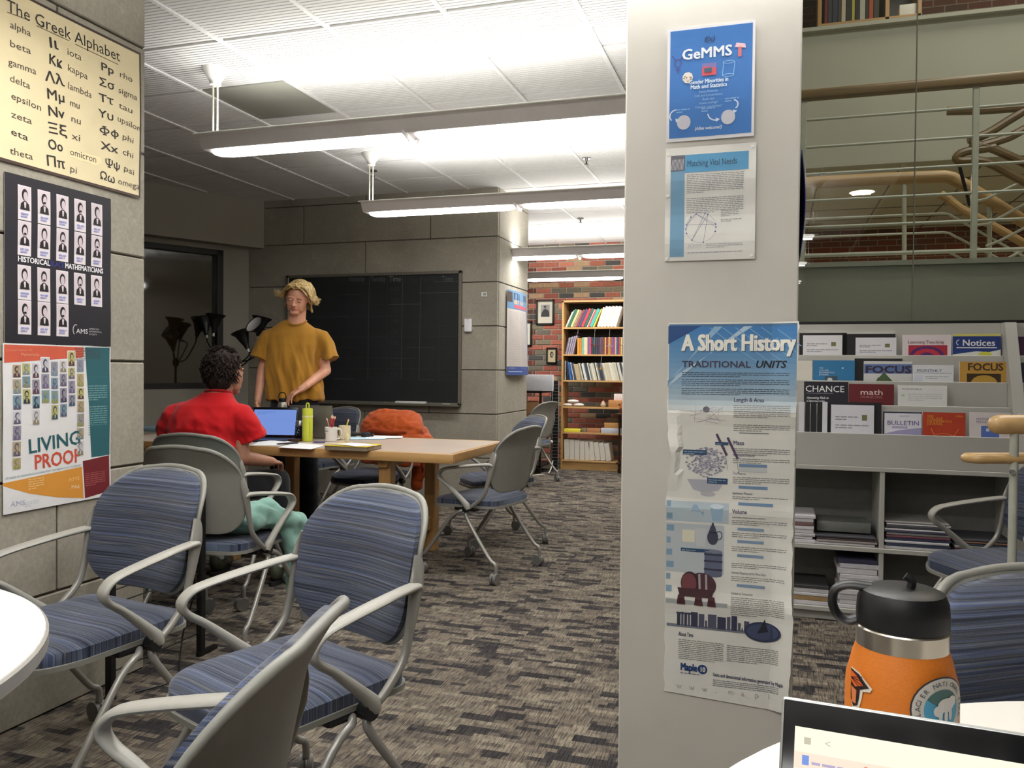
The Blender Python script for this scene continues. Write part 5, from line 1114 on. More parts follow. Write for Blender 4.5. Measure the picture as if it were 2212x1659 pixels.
for tx, u, w_, c in (('Tuesday', 722, .13, CD), ('Wednesday', 756, .17, CK), ('Thursday', 802, .16, CK), ('Time', 843, .12, (120, 124, 124)), ('Friday', 876, .13, CD), ('Saturday', 914, .15, CD), ('Time', 956, .11, CK), ('Monday', 684, .13, CD)): s.text(lx(u), lz(u, 609), .075, tx, c, width=w_)
for k, tx in enumerate(('8:00', '9:30', '11:00', '1:00', '2:30', '4:00', '5:30', '7:00', '8:30')):
    s.text(lx(845), lz(845, 630+k*23), .06, tx, CD, width=.09); s.text(lx(958), lz(958, 630+k*23), .05, tx, (50, 54, 55), width=.08)
for u, v in ((928, 625), (929, 645), (932, 765), (932, 785), (931, 812), (889, 787), (890, 810)):
    x, z = lx(u), lz(u, v); s.line(x-.03, z-.035, x+.03, z+.035, .003, CD); s.line(x+.03, z-.035, x-.02, z+.035, .003, CD)
s.g.build('chalk_writing', CHALK, t, 0).location = (0, -.0205, 0)
def ontray(name, lab, cat, u0, u1, h, c, dep=.04):
    a = P(u0, 868, Y=YB-.08); b = P(u1, 868, Y=YB-.08); o = G().rbox((0, 0, 0), (b.x-a.x, dep, h), .006, 2).build(name, plain('tray_%d' % u0, c, .8)); o.location = (a.x, YB-.10, cbz0+.0125); tag(o, lab, cat); return o
ontray('eraser', 'long white-topped felt eraser standing in the chalk tray', 'eraser', 855, 920, .028, (206, 206, 200), .05)
ontray('eraser', 'small pale eraser at the right end of the chalk tray', 'eraser', 956, 972, .012, (226, 220, 200))
ontray('chalk', 'short white chalk piece in the middle of the tray', 'chalk', 830, 836, .01, (220, 218, 210), .012)
ontray('chalk', 'short white chalk piece near the standing man in the tray', 'chalk', 701, 706, .01, (206, 204, 198), .012)
# ================================================================ PICTURES ON THE BRICK WALL
def picture(lab, u0, v0, u1, v1, kind):
    a = P(u0, v1, Y=YK-.02); b = P(u1, v0, Y=YK-.02); w = b.x-a.x; h = b.z-a.z
    t = thing('framed_picture', lab, 'picture', (a.x, YK-.004, a.z), 0, 'black framed pictures on the brick wall')
    f = .022 if kind != 1 else .018
    for p, q in (((0, -.025, 0), (f, 0, h)), ((w-f, -.025, 0), (w, 0, h)), ((0, -.025, 0), (w, 0, f)), ((0, -.025, h-f), (w, 0, h))): G().rbox(p, q, .003, 1).build('frame', M_BLK, t)
    s = Sheet(w, h, cell=1); s.rect(f, f, w-f, h-f, (226, 220, 200) if kind != 1 else (206, 190, 150), .5)
    if kind == 0:
        s.rect(w*.25, h*.32, w*.75, h*.8, (166, 162, 160), 1); s.poly([(w*.27, h*.33), (w*.74, h*.33), (w*.72, h*.52), (w*.6, h*.62), (w*.42, h*.62), (w*.3, h*.48)], (52, 52, 52), 2); s.ell(w*.49, h*.69, w*.075, h*.065, (120, 116, 112), 3); s.ell(w*.49, h*.73, w*.075, h*.03, (44, 44, 44), 4)
    elif kind == 1:
        s.ell(w*.5, h*.58, w*.17, h*.17, (50, 50, 50), 1); s.ell(w*.53, h*.55, w*.10, h*.12, (160, 150, 130), 2); s.poly([(w*.34, h*.38), (w*.62, h*.38), (w*.55, h*.46), (w*.42, h*.46)], (60, 60, 58), 2)
    else: s.rect(w*.3, h*.25, w*.7, h*.75, (176, 176, 160), 1)
    s.g.build('print', PRINT, t, 0).location = (0, -.008, 0)
    G().box((f, -.007, f), (w-f, -.002, h-f)).build('backing', M_PAPER, t, 0)
picture('black framed portrait of a bearded man in a dark coat, left of the bookcase', 1158, 647, 1197, 702, 0)
picture('small black framed drawing of a head, below the larger portrait', 1180, 751, 1203, 785, 1)
picture('black framed picture mostly hidden by the concrete block edge', 1117, 694, 1149, 748, 2)
# ================================================================ THINGS ON THE WOODEN TABLE
TT = .7415
def tb(u, v, z=TT): p = P(u, v, z=z); return p
def paper(lab, corners, c=(238, 238, 240), z=.7425, name='paper_sheet', th=.0008, grp='loose paper on the wooden table', curl=0.):
    C_ = [tb(*q) for q in corners]; o0 = C_[0]
    def fn(a, b):
        p = C_[0]*(1-a)*(1-b)+C_[1]*a*(1-b)+C_[2]*a*b+C_[3]*(1-a)*b-o0
        zz = curl*(sin(pi*a)*sin(pi*b)*.6+max(0, b-.7)*.8)
        return Vector((p.x, p.y, zz+th)), Vector((p.x, p.y, zz))
    o = G().slab(fn, 8, 8).build(name, plain('paper_%d_%d_%d' % c, c, .75, 0, .02), None, 60); o.location = (o0.x, o0.y, z); tag(o, lab, 'paper', grp); return o
paper('white sheet with a lifted corner in front of the open laptop', [(543, 963), (602, 963), (635, 958), (577, 944)], curl=.018)
paper('flat white sheet in front of the yellow bottle', [(600, 967), (672, 971), (704, 962), (640, 957)])
paper('light blue sheet behind the notebook near the headphones', [(756, 950), (832, 949), (835, 945), (757, 944)], (186, 216, 232), .743)
paper('long white sheet near the orange jacket chair', [(790, 948), (868, 947), (871, 943), (792, 941)], (236, 236, 238), .7438)
# notebook stack with sheet on top
a = tb(700, 972); b = tb(786, 976)
t = thing('notebook', 'grey-edged notebook with yellow cover lying under a white sheet', 'notebook', (a.x, a.y+.005, .7412), 0)
G().rbox((.0, .0, 0), (.27, .20, .024), .003).build('page_block', plain('page_edge', (150, 136, 116), .8), t)
G().rbox((-.004, -.004, .0243), (.276, .205, .028), .002).build('cover', plain('yellow_cover', (222, 196, 58), .5), t)
cn = [(a.x+.02, a.y+.045), (a.x+.20, a.y-.005), (a.x+.30, a.y+.09), (a.x+.06, a.y+.19)]
def fnp(u_, w_): 
    p = [cn[0][k]*(1-u_)*(1-w_)+cn[1][k]*u_*(1-w_)+cn[2][k]*u_*w_+cn[3][k]*(1-u_)*w_ for k in (0, 1)]; return Vector((p[0], p[1], .7712+.004*sin(3*u_))), Vector((p[0], p[1], .7702+.004*sin(3*u_)))
o = G().slab(fnp, 6, 6).build('paper_sheet', M_PAPER, None, 60); tag(o, 'white sheet lying on top of the yellow notebook', 'paper', 'loose paper on the wooden table')
def pen(lab, p0, p1, c, r=.0045, name='pen', z=None):
    a = tb(*p0); b = tb(*p1); d = (b-a); L_ = d.length
    t = G().sweep([(0, 0, 0), (.012, 0, 0), (L_*.55, 0, 0), (L_-.004, 0, 0), (L_, 0, 0)], [.0012, r*.9, r, r, r*.6], n=10).build(name, plain('pen_%d_%d_%d' % c, c, .35)); t.location = (a.x, a.y, (z or .7428)+r); t.rotation_euler = (0, 0, math.atan2(d.y, d.x)); tag(t, lab, 'pen')
    return t
pen('black pen lying on the white sheets before the yellow bottle', (597, 962), (644, 959), (24, 24, 28), .006, z=.7438)
pen('dark blue pen lying left of the yellow notebook', (675, 957), (702, 957), (40, 44, 110))
# laptops
def laptop(lab, x, y, rz, w=.305, d=.215, tilt=radians(104), body=(112, 110, 110), scr=None, facing=1, z=.741, bez=(14, 14, 18), bz=.009, top=None):
    t = thing('laptop', lab, 'laptop', (x, y, z), rz)
    mb = plain('laptop_body_%d' % body[0], body, .35, .6, .02)
    G().rbox((-w/2, -d, 0), (w/2, 0, .014), .006, 3).build('base', mb, t)
    k = G()
    for r in range(5):
        for c in range(13): k.rbox((-w*.44+c*w*.0675, -.045-r*.0185, .0141), (-w*.44+c*w*.0675+w*.058, -.045-r*.0185+.0155, .0155), .001, 1)
    k.build('keyboard', M_BLK, t); G().rbox((-.055, -d+.012, .0141), (.055, -d+.075, .0145), .001, 1).build('trackpad', mb, t)
    M_ = Matrix.Translation((0, .002, .012)) @ Matrix.Rotation(tilt-pi/2, 4, 'X') if False else Matrix.Translation((0, .0, .014)) @ Matrix.Rotation(-(tilt-pi/2), 4, 'X')
    l = G().rbox((-w/2, 0, 0), (w/2, .006, d), .006, 3).build('lid', mb, t); l.matrix_local = M_
    G().rbox((-w/2+.002, -.0012, .002), (w/2-.002, .0005, d-.002), .004, 2).build('bezel', plain('bezel_%d' % bez[0], bez, .15), l)
    s = Sheet(w, d, cell=2)
    if scr: scr(s, w, d, bz)
    s.g.build('screen', SCREEN, l, 0).matrix_local = Matrix.Translation((-w/2, -.0012, 0))
    return t
def scr_blue(s, w, d, b):
    s.rect(b, b*2, w-b, d-b*2, (112, 140, 206), .3)
    for k, f in enumerate((.28, .53, .60, .9)): s.rect(b, d*f, w-b, d*f+.0008, (96, 122, 190), .6)
    s.bars(w*.1, w*.5, d*.84, 3, .008, (84, 110, 180), .3, .6)
a = tb(545, 954); b = tb(607, 956)
laptop('open dark laptop with a bluish bright screen in front of the man in red', -3.20, 4.80, radians(14), w=.31, d=.21, scr=scr_blue, body=(70, 70, 74), tilt=radians(107))
t = laptop('silver laptop seen from behind its lid, beside the yellow bottle', -2.99, 4.98, radians(180+6), w=.31, d=.225, body=(122, 120, 116), tilt=radians(106))
# yellow bottle
p = tb(664, 953); t = thing('water_bottle', 'tall lime-yellow water bottle with a loop lid on the wooden table', 'bottle', (p.x, p.y, .741))
M_YEL = plain('lime_bottle', (196, 204, 66), .4, 0, .02)
G().lathe([(.030, 0), (.034, .004), (.0345, .02), (.0345, .155), (.033, .16)], 28).build('body', M_YEL, t)
G().lathe([(.0352, .157), (.036, .160), (.036, .166), (.0352, .169)], 28).build('ring', plain('ring_cream', (214, 212, 150), .5), t)
G().lathe([(.033, .168), (.0345, .170), (.0345, .208), (.033, .215), (.0001, .217)], 28).build('lid', M_YEL, t)
G().sweep([(-.010, 0, .214), (-.010, 0, .240), (-.006, 0, .249), (.006, 0, .249), (.010, 0, .240), (.010, 0, .214)], .0045, .0045, n=10, smooth=3).build('loop_handle', M_YEL, t)
sh = Sheet(.1, .16, cell=1); vs, fs, w_ = text2d('HYDRATE', .02); g = G()
for k in range(11):
    z = .125-k*.0095; a0 = -.9
    g.add([(.0350*sin(-a0+.06*q), -.0350*cos(-a0+.06*q), z+dz) for q, dz in ((0, 0), (2, 0), (2, .006), (0, .006))], [(0, 1, 2, 3)], lin((150, 156, 40)))
g.build('lettering', PRINT, t, 0)
# drink can
p = tb(648, 951); t = thing('drink_can', 'black and silver drink can left of the lime bottle', 'can', (p.x-.012, p.y+.02, .741))
G().lathe([(.024, 0), (.030, .008), (.0325, .014), (.0325, .118), (.028, .127), (.026, .130), (.025, .128), (.0001, .127)], 28).build('body', plain('can_dark', (32, 34, 46), .25, .6), t)
G().lathe([(.0328, .098), (.0328, .118), (.0283, .1272), (.0265, .1305)], 28).build('rim', plain('can_silver', (190, 190, 190), .25, .8), t)
g = G()
for z, a0, a1 in ((.03, -.3, .3), (.05, -.1, .5), (.07, -.4, .2)): g.add([(.0328*sin(a0), -.0328*cos(a0), z), (.0328*sin(a1), -.0328*cos(a1), z+.015), (.0328*sin(a1-.25), -.0328*cos(a1-.25), z+.026), (.0328*sin(a0), -.0328*cos(a0), z+.01)], [(0, 1, 2, 3)], lin((180, 184, 200)))
g.build('lettering', PRINT, t, 0)
p = tb(634, 953); o = G().rbox((-.05, -.03, 0), (.05, .03, .016), .004).build('eyeglass_case', plain('brown_case', (70, 44, 34), .5)); o.location = (p.x, p.y-.0, .7415); tag(o, 'flat dark brown case in front of the drink can', 'case')
# mugs
def mug(lab, u, v, c, hand, s=1., pens=()):
    p = tb(u, v); t = thing('mug', lab, 'mug', (p.x, p.y+.04, .741), 0)
    m = plain('mug_%d_%d' % (c[0], c[2]), c, .3, 0, .02)
    G().lathe([(.036, 0), (.040, .004), (.0405, .092), (.0385, .094), (.037, .092), (.0365, .008), (.0001, .007)], 30).build('body', m, t)
    G().sweep([(.039*cos(hand), .039*sin(hand), .078), (.062*cos(hand), .062*sin(hand), .078), (.070*cos(hand), .070*sin(hand), .05), (.060*cos(hand), .060*sin(hand), .022), (.039*cos(hand), .039*sin(hand), .018)], .006, .005, n=10, smooth=4).build('handle', m, t)
    return t
m1 = mug('white mug with a dark printed picture, holding several pencils', 708, 954, (218, 214, 208), 0.35)
g = G()
for k in range(9): g.add([(.0409*sin(.1*k-.8+d), -.0409*cos(.1*k-.8+d), .066+dz) for d, dz in ((0, 0), (.07, 0), (.07, .006), (0, .006))], [(0, 1, 2, 3)], lin((96, 92, 96)))
g.add([(.0409*sin(a), -.0409*cos(a), z) for a, z in ((-.85, .02), (-.5, .02), (-.5, .055), (-.85, .055))], [(0, 1, 2, 3)], lin((110, 84, 90)))
g.build('printing', PRINT, m1, 0)
m2 = mug('cream mug right of the white one, its handle towards the camera', 738, 950, (214, 202, 170), -1.9)
def pencil(lab, mugo, dx, dy, lean, az, L_, c, tip=(226, 190, 170), name='pencil', r=.0038):
    b = mugo.location; d = Vector((sin(lean)*cos(az), sin(lean)*sin(az), cos(lean)))
    g = G().sweep([Vector((0, 0, 0)), d*(L_-.016)], r, n=7); o = g.build(name, plain('pencil_%d_%d_%d' % c, c, .45)); o.location = (b.x+dx, b.y+dy, b.z+.009)
    G().sweep([d*(L_-.016), d*(L_-.004), d*L_], [r, r*.95, r*.5], n=7).build('eraser_tip', plain('tip_%d' % tip[0], tip, .6), o)
    tag(o, lab, 'pencil', 'pencils in the mugs'); return o
pencil('pencil leaning left out of the white mug', m1, .012, .0, .3, pi, .15, (206, 120, 110))
pencil('red pencil standing upright at the mug centre', m1, .0, -.005, .04, .4, .16, (180, 40, 50))
pencil('pale upright pencil beside the central red one', m1, .008, .01, .06, 2.6, .165, (220, 200, 190))
pencil('red pencil tilted slightly right in the white mug', m1, -.004, .004, .12, .1, .16, (186, 44, 56))
pencil('thick red marker leaning far right out of the white mug', m1, -.016, -.01, .33, 0., .165, (170, 36, 44), r=.006)
pencil('yellow pencil leaning right in the cream mug', m2, -.012, .0, .30, .1, .135, (216, 210, 60), r=.005)
p = tb(746, 955); t = thing('cream_bottle', 'small cream plastic bottle in front of the cream mug', 'bottle', (p.x, p.y+.02, .741))
G().lathe([(.014, 0), (.016, .003), (.016, .045), (.012, .052), (.012, .06), (.0001, .061)], 18).build('body', plain('cream_bot', (222, 212, 170), .4), t)
G().add([(.0163*sin(a), -.0163*cos(a), z) for a, z in ((-.5, .012), (.3, .012), (.3, .03), (-.5, .03))], [(0, 1, 2, 3)], lin((60, 56, 56))).build('label', PRINT, t, 0)
# headphones
p = tb(776, 944); t = thing('headphones', 'black over-ear headphones lying on the far side of the wooden table', 'headphones', (p.x, p.y+.03, .741))
g = [Vector((.085*cos(a), .07*sin(a), .012+.004*sin(a))) for a in [pi*(.0+k/12) for k in range(13)]]
G().sweep(g, .008, .010, n=10).build('headband', M_BLK, t)
for sx in (-1, 1): G().lathe([(.0001, 0), (.032, .002), (.036, .012), (.034, .026), (.02, .036), (.0001, .038)], 22, (sx*.055-.01, -.015, 0)).build('ear_cup', plain('soft_black', (28, 28, 30), .7), t)
o = G().rbox((0, 0, 0), (.34, .24, .03), .008).build('binder', plain('pale_blue_binder', (136, 160, 172), .5)); p = tb(330, 932); o.location = (p.x-.2, p.y-.02, .7415); tag(o, 'pale blue flat folder on the far left end of the wooden table', 'folder')
# ================================================================ NEAR TABLE: LAPTOP AND ORANGE BOTTLE
def scr_page(s, w, d, b):
    s.rect(b, b*2, w-b, d-b*1.9, (255, 250, 222), .3)
    top = d-b*1.9
    s.rect(b, top-.030, w-b, top-.018, (250, 226, 206), .5); s.rect(w*.36, top-.030, w*.56, top-.018, (252, 216, 200), .6)
    for k, x in enumerate((.14, .31, .47, .62, .78)): s.ell(w*x+.02, top-.024, .0026, .0034, (240, 130, 90) if k < 4 else (90, 80, 170), .8, 10); s.bars(w*x+.026, w*x+.055, top-.026, 1, .004, (214, 190, 180), .5, .8, 1.)
    s.rect(b+.006, top-.027, b+.011, top-.020, (120, 150, 220), .8); s.bars(b+.013, b+.036, top-.026, 1, .004, (180, 170, 200), .5, .8, 1.)
    s.rect(b+.007, top-.012, b+.012, top-.007, (196, 190, 170), .8); s.text(b+.022, top-.012, .008, '<', (190, 184, 170)); s.ell(w*.47, top-.010, .002, .002, (90, 70, 100), .8)
    s.text(b+.006, top-.052, .011, '- 2x - 1 - ½x', (150, 142, 130), width=.05, lay=.8); s.rect(b, top-.040, b+.02, top-.0397, (150, 142, 130), .8); s.rect(b, top-.062, b+.09, top-.0617, (190, 184, 170), .8)
    s.text(b+.082, top-.056, .010, '10.', (130, 120, 110), bold=.03, lay=.8); s.text(b+.105, top-.054, .011, '2', (140, 130, 120), lay=.8); s.rect(b+.096, top-.0575, b+.118, top-.0571, (140, 130, 120), .8)
    s.bars(b+.01, w*.9, top-.08, 18, .007, (170, 162, 150), .25, .8)
c0 = P(1692, 1503, d=.665); c1 = P(2212, 1572, d=.60)
rz_ = math.atan2(c1.y-c0.y, c1.x-c0.x); dd = Vector((cos(rz_), sin(rz_), 0)); wL = .305
hh_ = c0.z-.741-.014; tl = radians(112); dl = hh_/cos(tl-pi/2); back = Vector((-dd.y, dd.x, 0))
base = c0+dd*(wL/2-.001)-back*(dl*sin(tl-pi/2))
laptop('open laptop with black bezel and glowing white page in the lower right corner', base.x, base.y, rz_, w=wL, d=dl, tilt=tl, body=(176, 178, 176), scr=scr_page, bez=(10, 10, 12), bz=.011)
bp = P(1948, 1395, d=.80); t = thing('orange_bottle', 'orange steel bottle with black straw lid and stickers beside the near laptop', 'bottle', (bp.x, bp.y, .741), YAW-math.atan2(1948-CX, F))
R_ = .0505; M_ORG = plain('orange_powder_coat', (204, 114, 34), .45, 0, .04, 400, .1)
zb_ = P(1948, 1390, d=.80).z-.741
G().lathe([(.044, 0), (.049, .004), (R_, .012), (R_, zb_-.045), (R_-.001, zb_-.032), (R_-.004, zb_-.021), (.0445, zb_-.012), (.0425, zb_-.006), (.041, zb_)], 48).build('body', M_ORG, t)
G().lathe([(.0415, zb_-.001), (.0418, zb_+.016), (.040, zb_+.018)], 48).build('neck_ring', plain('brushed_steel', (190, 182, 170), .25, .9), t)
zc = zb_+.017
G().lathe([(.0400, zc), (.0415, zc+.002), (.0415, zc+.015), (.0405, zc+.026), (.037, zc+.034), (.030, zc+.037), (.0001, zc+.038)], 48).build('lid', plain('lid_black', (20, 20, 22), .42), t)
G().sweep([(-.028, 0, zc+.034), (-.048, -.002, zc+.035), (-.060, -.003, zc+.029), (-.063, -.003, zc+.016), (-.058, -.002, zc+.004), (-.048, -.001, zc-.001), (-.038, 0, zc+.003)], [.010, .009, .008, .008, .008, .009, .010], [.005, .0045, .0045, .0045, .0045, .005, .005], (0, 1, 0), 14, smooth=5).build('carry_loop', plain('lid_black', (20, 20, 22), .42), t)
G().sweep([(.006, .0, zc+.036), (.008, 0, zc+.044), (.002, 0, zc+.049)], .004, n=8, smooth=3).build('straw_tip', plain('lid_black', (20, 20, 22), .42), t)
class Wrap(Sheet):
    def _pt(s, x, y, lay): a = x/R_; r = R_+.0004+.0003*lay; return (r*sin(a), -r*cos(a), y)
zs_ = zb_-.044
s = Wrap(1, 1, cell=.006); cx_, cy_ = .037, zs_
def disc(s, cx, cy, r, col, lay):
    for k in range(10):
        r0, r1 = r*k/10, r*(k+1)/10; s.ring(cx, cy, r1, r1, r1-r0, col, lay, 28)
disc(s, cx_, cy_, .0300, (52, 50, 54), 1); disc(s, cx_, cy_, .0285, (196, 192, 184), 2); disc(s, cx_, cy_, .0185, (70, 150, 186), 3)
for k in range(6): s.ring(cx_, cy_, .0185-.002*k, .0185-.002*k, .002, (64, 100, 96), 3.4, 14, .3, 2.6)
for k, ch in enumerate('GLACIER NATIONAL PARK'):
    a = radians(205-k*11); s.text(cx_+.0215*cos(a), cy_+.0215*sin(a), .0062, ch, (96, 96, 100), rot=a-pi/2, lay=4, bold=.02)
for dx, dy, rx, ry in ((.003, .004, .009, .0065), (.010, .007, .005, .005), (-.005, -.001, .005, .005), (-.003, -.006, .002, .006), (.003, -.006, .002, .006), (.008, -.004, .002, .006)): s.ell(cx_+dx, cy_+dy, rx, ry, (206, 204, 200), 5)
s.g.build('bear_sticker', PRINT, t, 0)
s = Wrap(1, 1, cell=.006); bx_, by_ = -.047, zs_+.010
s.poly([(bx_-.004, by_+.014), (bx_+.008, by_+.012), (bx_+.022, by_+.001), (bx_+.020, by_-.003), (bx_+.012, by_-.005), (bx_+.011, by_-.012), (bx_+.008, by_-.022), (bx_, by_-.026), (bx_-.004, by_-.018)], (214, 206, 190), 1)
s.poly([(bx_-.004, by_+.0125), (bx_+.008, by_+.010), (bx_+.019, by_+.0005), (bx_+.009, by_-.004), (bx_+.008, by_-.012), (bx_+.006, by_-.020), (bx_, by_-.023), (bx_-.004, by_-.016)], (40, 24, 22), 2)
s.poly([(bx_-.004, by_+.011), (bx_+.005, by_+.008), (bx_+.013, by_+.001), (bx_+.003, by_-.003), (bx_-.004, by_+.001)], (214, 96, 40), 3); s.poly([(bx_-.003, by_-.004), (bx_+.005, by_-.006), (bx_+.004, by_-.019), (bx_-.001, by_-.019)], (206, 120, 70), 3)
for k in range(4): s.line(bx_-.003, by_+.004, bx_+.012, by_+.009-.004*k, .0007, (40, 24, 22), 4)
s.g.build('butterfly_sticker', PRINT, t, 0)
# ================================================================ FLOOR LAMP, WIRE RACK, BACK CORNER
sp_ = P(500, 900, Y=6.45); t = thing('floor_lamp', 'black five-headed gooseneck floor lamp in the dark corner by the window', 'lamp', (sp_.x, sp_.y, 0))
G().lathe([(.14, 0), (.14, .015), (.02, .03), (.012, .04), (.012, 1.22), (.03, 1.24), (.03, 1.29), (.012, 1.31), (.0001, 1.32)], 24).build('pole', M_BLKM, t)
def head(u, v, d, dirv, r=.075):
    loc = P(u, v, Y=6.45+d)-Vector(t.location); dv = Vector(dirv).normalized(); base_ = loc-dv*.14
    Mx = dv.to_track_quat('Z', 'Y').to_matrix().to_4x4(); Mx.translation = base_
    h = G().lathe([(.018, -.03), (.022, 0), (.034, .03), (r*.66, .07), (r*.8, .105), (r*1.22, .14), (r*1.2, .143), (r*.76, .109), (.032, .035), (.0001, .03)], 28, M=Mx).build('lamp_shade', plain('shade_black', (20, 20, 21), .35), t)
    G().lathe([(.001, .118), (r*.8, .122), (r*1.08, .1385), (r*.8, .115), (.001, .112)], 26, M=Mx).build('reflector', plain('shade_white', (214, 212, 212), .5), h)
    G().cyl(base_-dv*.06, base_-dv*.025, .011, n=12).build('connector', M_STEM, h)
    st = base_-dv*.06; G().sweep([st, st-dv*.05, st*.5+Vector((0, 0, 1.2))*.5-Vector((0, 0, .05)), Vector((0, 0, 1.27))], .006, n=8, smooth=5).build('gooseneck', M_BLKM, t)
head(466, 680, 0, (.05, .1, 1)); head(548, 700, -.1, (-.25, -.72, .55)); head(566, 686, .05, (.15, .15, 1)); head(520, 716, -.05, (-.35, -.1, .9)); head(440, 690, .25, (-.35, .2, .9))
# low black wire rack beside the left wall
t = thing('wire_rack', 'low black wire rack standing along the left wall behind the chairs', 'rack', (-2.30, 2.43, 0))
for y in (0, .50):
    for x in (-.0,): G().rbox((x-.014, y-.014, 0), (x+.014, y+.014, .70), .003, 1).build('post', M_BLKM, t)
g = G()
for z in [.10+.05*k for k in range(11)]: g.cyl((0, .014, z), (0, .486, z), .0025, n=6)
g.build('wire_grid', M_BLKM, t); G().rbox((-.01, -.10, 0), (.01, .02, .02), .003).build('foot', M_BLKM, t); G().rbox((-.01, .48, 0), (.01, .60, .02), .003).build('foot', M_BLKM, t)
# dark cart with boxes beside the bookcase
t = thing('metal_cart', 'dark metal cart between the concrete block and the bookcase', 'cart', (-3.15, 9.35, 0))
for x in (0, .52):
    for y in (0, .55): G().rbox((x, y, 0), (x+.025, y+.025, .98), .003, 1).build('leg', M_BLKM, t)
for z in (.08, .62, .955): G().rbox((0, 0, z), (.545, .575, z+.025), .003, 1).build('shelf', M_BLKM, t)
o = G().rbox((0, 0, 0), (.5, .05, .19), .004).build('whiteboard', plain('white_panel', (212, 212, 218), .5)); o.location = (P(1141, 800, Y=9.36).x-.2, 9.36, .982); tag(o, 'white rectangular board standing on the dark cart', 'board')
o = G().rbox((0, 0, 0), (.22, .25, .2), .006).build('cardboard_box', plain('cardboard', (146, 108, 68), .85)); o.location = (-2.90, 9.40, .646); o.rotation_euler = (0, 0, .2); tag(o, 'brown cardboard box on the middle shelf of the dark cart', 'box')
t = thing('grid_panel', 'black wire grid panel with white clips beside the bookcase', 'panel', (P(1192, 1010, Y=9.7).x, 9.7, .0))
G().rbox((-.008, 0, .02), (.0, .012, 1.1), .003).rbox((.07, 0, .02), (.078, .012, 1.1), .003).build('frame', M_TUBE, t)
g = G()
for z in [.05+.04*k for k in range(26)]: g.cyl((0, .006, z), (.07, .006, z), .002, n=5)
g.build('wire_grid', M_TUBE, t); G().box((0, .02, .02), (.07, .025, 1.1)).build('backing', M_BLK, t)
for z in (1.08, .72, .36): G().ell((-.004, -.008, z), (.02, .015, .02), 12, 8).build('clip', M_STEM, t)
o = G().sweep([(-3.1, 9.15, .008), (-2.75, 9.1, .008), (-2.6, 9.3, .008), (-2.56, 9.6, .01), (-2.55, 9.85, .3)], .007, n=7, smooth=6).build('cable', M_STEM); tag(o, 'white cable running along the floor to the oak bookcase', 'cable')
o = G().sweep([(-2.33, 2.95, .30), (-2.36, 2.9, .12), (-2.30, 2.8, .02), (-2.2, 2.65, .009), (-2.25, 2.5, .009)], .004, n=6, smooth=6).build('cable', M_BLK); tag(o, 'thin black cable hanging beside the wire rack post', 'cable')
# ================================================================ PEOPLE AND CLOTHING
def blob(name, g, voxel, mat, parent, smooth=3, disp=None, ms=60):
    me = g.mesh('tmp', [], 0); o = bpy.data.objects.new('tmp', me); COL.objects.link(o)
    m = o.modifiers.new('r', 'REMESH'); m.mode = 'VOXEL'; m.voxel_size = voxel; m.use_smooth_shade = True
    if smooth: q = o.modifiers.new('s', 'SMOOTH'); q.iterations = smooth; q.factor = .6
    nm = bpy.data.meshes.new_from_object(o.evaluated_get(bpy.context.evaluated_depsgraph_get()))
    bpy.data.objects.remove(o); bpy.data.meshes.remove(me)
    if disp:
        nrm = [v.normal.copy() for v in nm.vertices]
        for v, n in zip(nm.vertices, nrm): v.co = v.co+n*disp(v.co, n)
    nm.name = name; nm.materials.clear(); nm.materials.append(mat); nm.polygons.foreach_set('use_smooth', [True]*len(nm.polygons)); nm.update()
    return link(name, nm, parent)
def cap(g, p0, p1, r0, r1=None, M=None):
    r1 = r0 if r1 is None else r1
    p0 = Vector(p0); p1 = Vector(p1); d = (p1-p0); L = d.length; d.normalize(); pts = []; rad = []
    for k in range(5): a = pi/2*k/4; pts.append(p0-d*r0*cos(a)); rad.append(max(r0*sin(a), 1e-4))
    for k in range(5): a = pi/2*k/4; pts.append(p1+d*r1*sin(a)); rad.append(max(r1*cos(a), 1e-4))
    g.sweep(pts, rad, n=14, M=M); return g
def chain(g, pts, rads, M=None):
    for i in range(len(pts)-1): cap(g, pts[i], pts[i+1], rads[i], rads[i+1], M)
    return g
def hand(g, wrist, d, n, side, curl=.35, spread=.06, k=1., thumb=.6):
    """d finger direction, n palm normal (fingers curl towards it), side +1/-1 thumb side = side*cross(d,n)"""
    w = Vector(wrist); d = Vector(d).normalized(); n = Vector(n); n = (n-d*n.dot(d)).normalized(); t = d.cross(n)*side
    cap(g, w-d*.03, w+d*.02, .024*k, .026*k)
    for i, (off, L, ml) in enumerate(((.030, .074, .088), (.010, .082, .092), (-.010, .077, .088), (-.029, .060, .080))):
        b = w+t*off*.6*k+d*.008; kn = w+t*off*k+d*ml*k; cap(g, b, kn, .0125*k, .0110*k)
        a = curl*(1+.12*i); p = kn; dr = (d+t*spread*(1.5-i)).normalized(); r = .0088*k
        for j, f in enumerate((.46, .30, .24)):
            ang = a*(.8, 1.1, .8)[j]; dr = (dr*cos(ang)+n*sin(ang)); q = p+dr*L*f*k; cap(g, p, q, r, r*.9); p = q; r *= .9; n2 = n-dr*n.dot(dr); 
    b = w+t*.022*k+d*.018*k+n*.006; m = b+(t*.75+d*.65+n*.25).normalized()*.045*k; e = m+(t*.35+d*.85+n*thumb).normalized()*.032*k; f_ = e+(t*.1+d*.8+n*thumb).normalized()*.024*k
    cap(g, b, m, .014*k, .0112*k); cap(g, m, e, .0108*k, .0095*k); cap(g, e, f_, .0093*k, .0078*k)
    return g
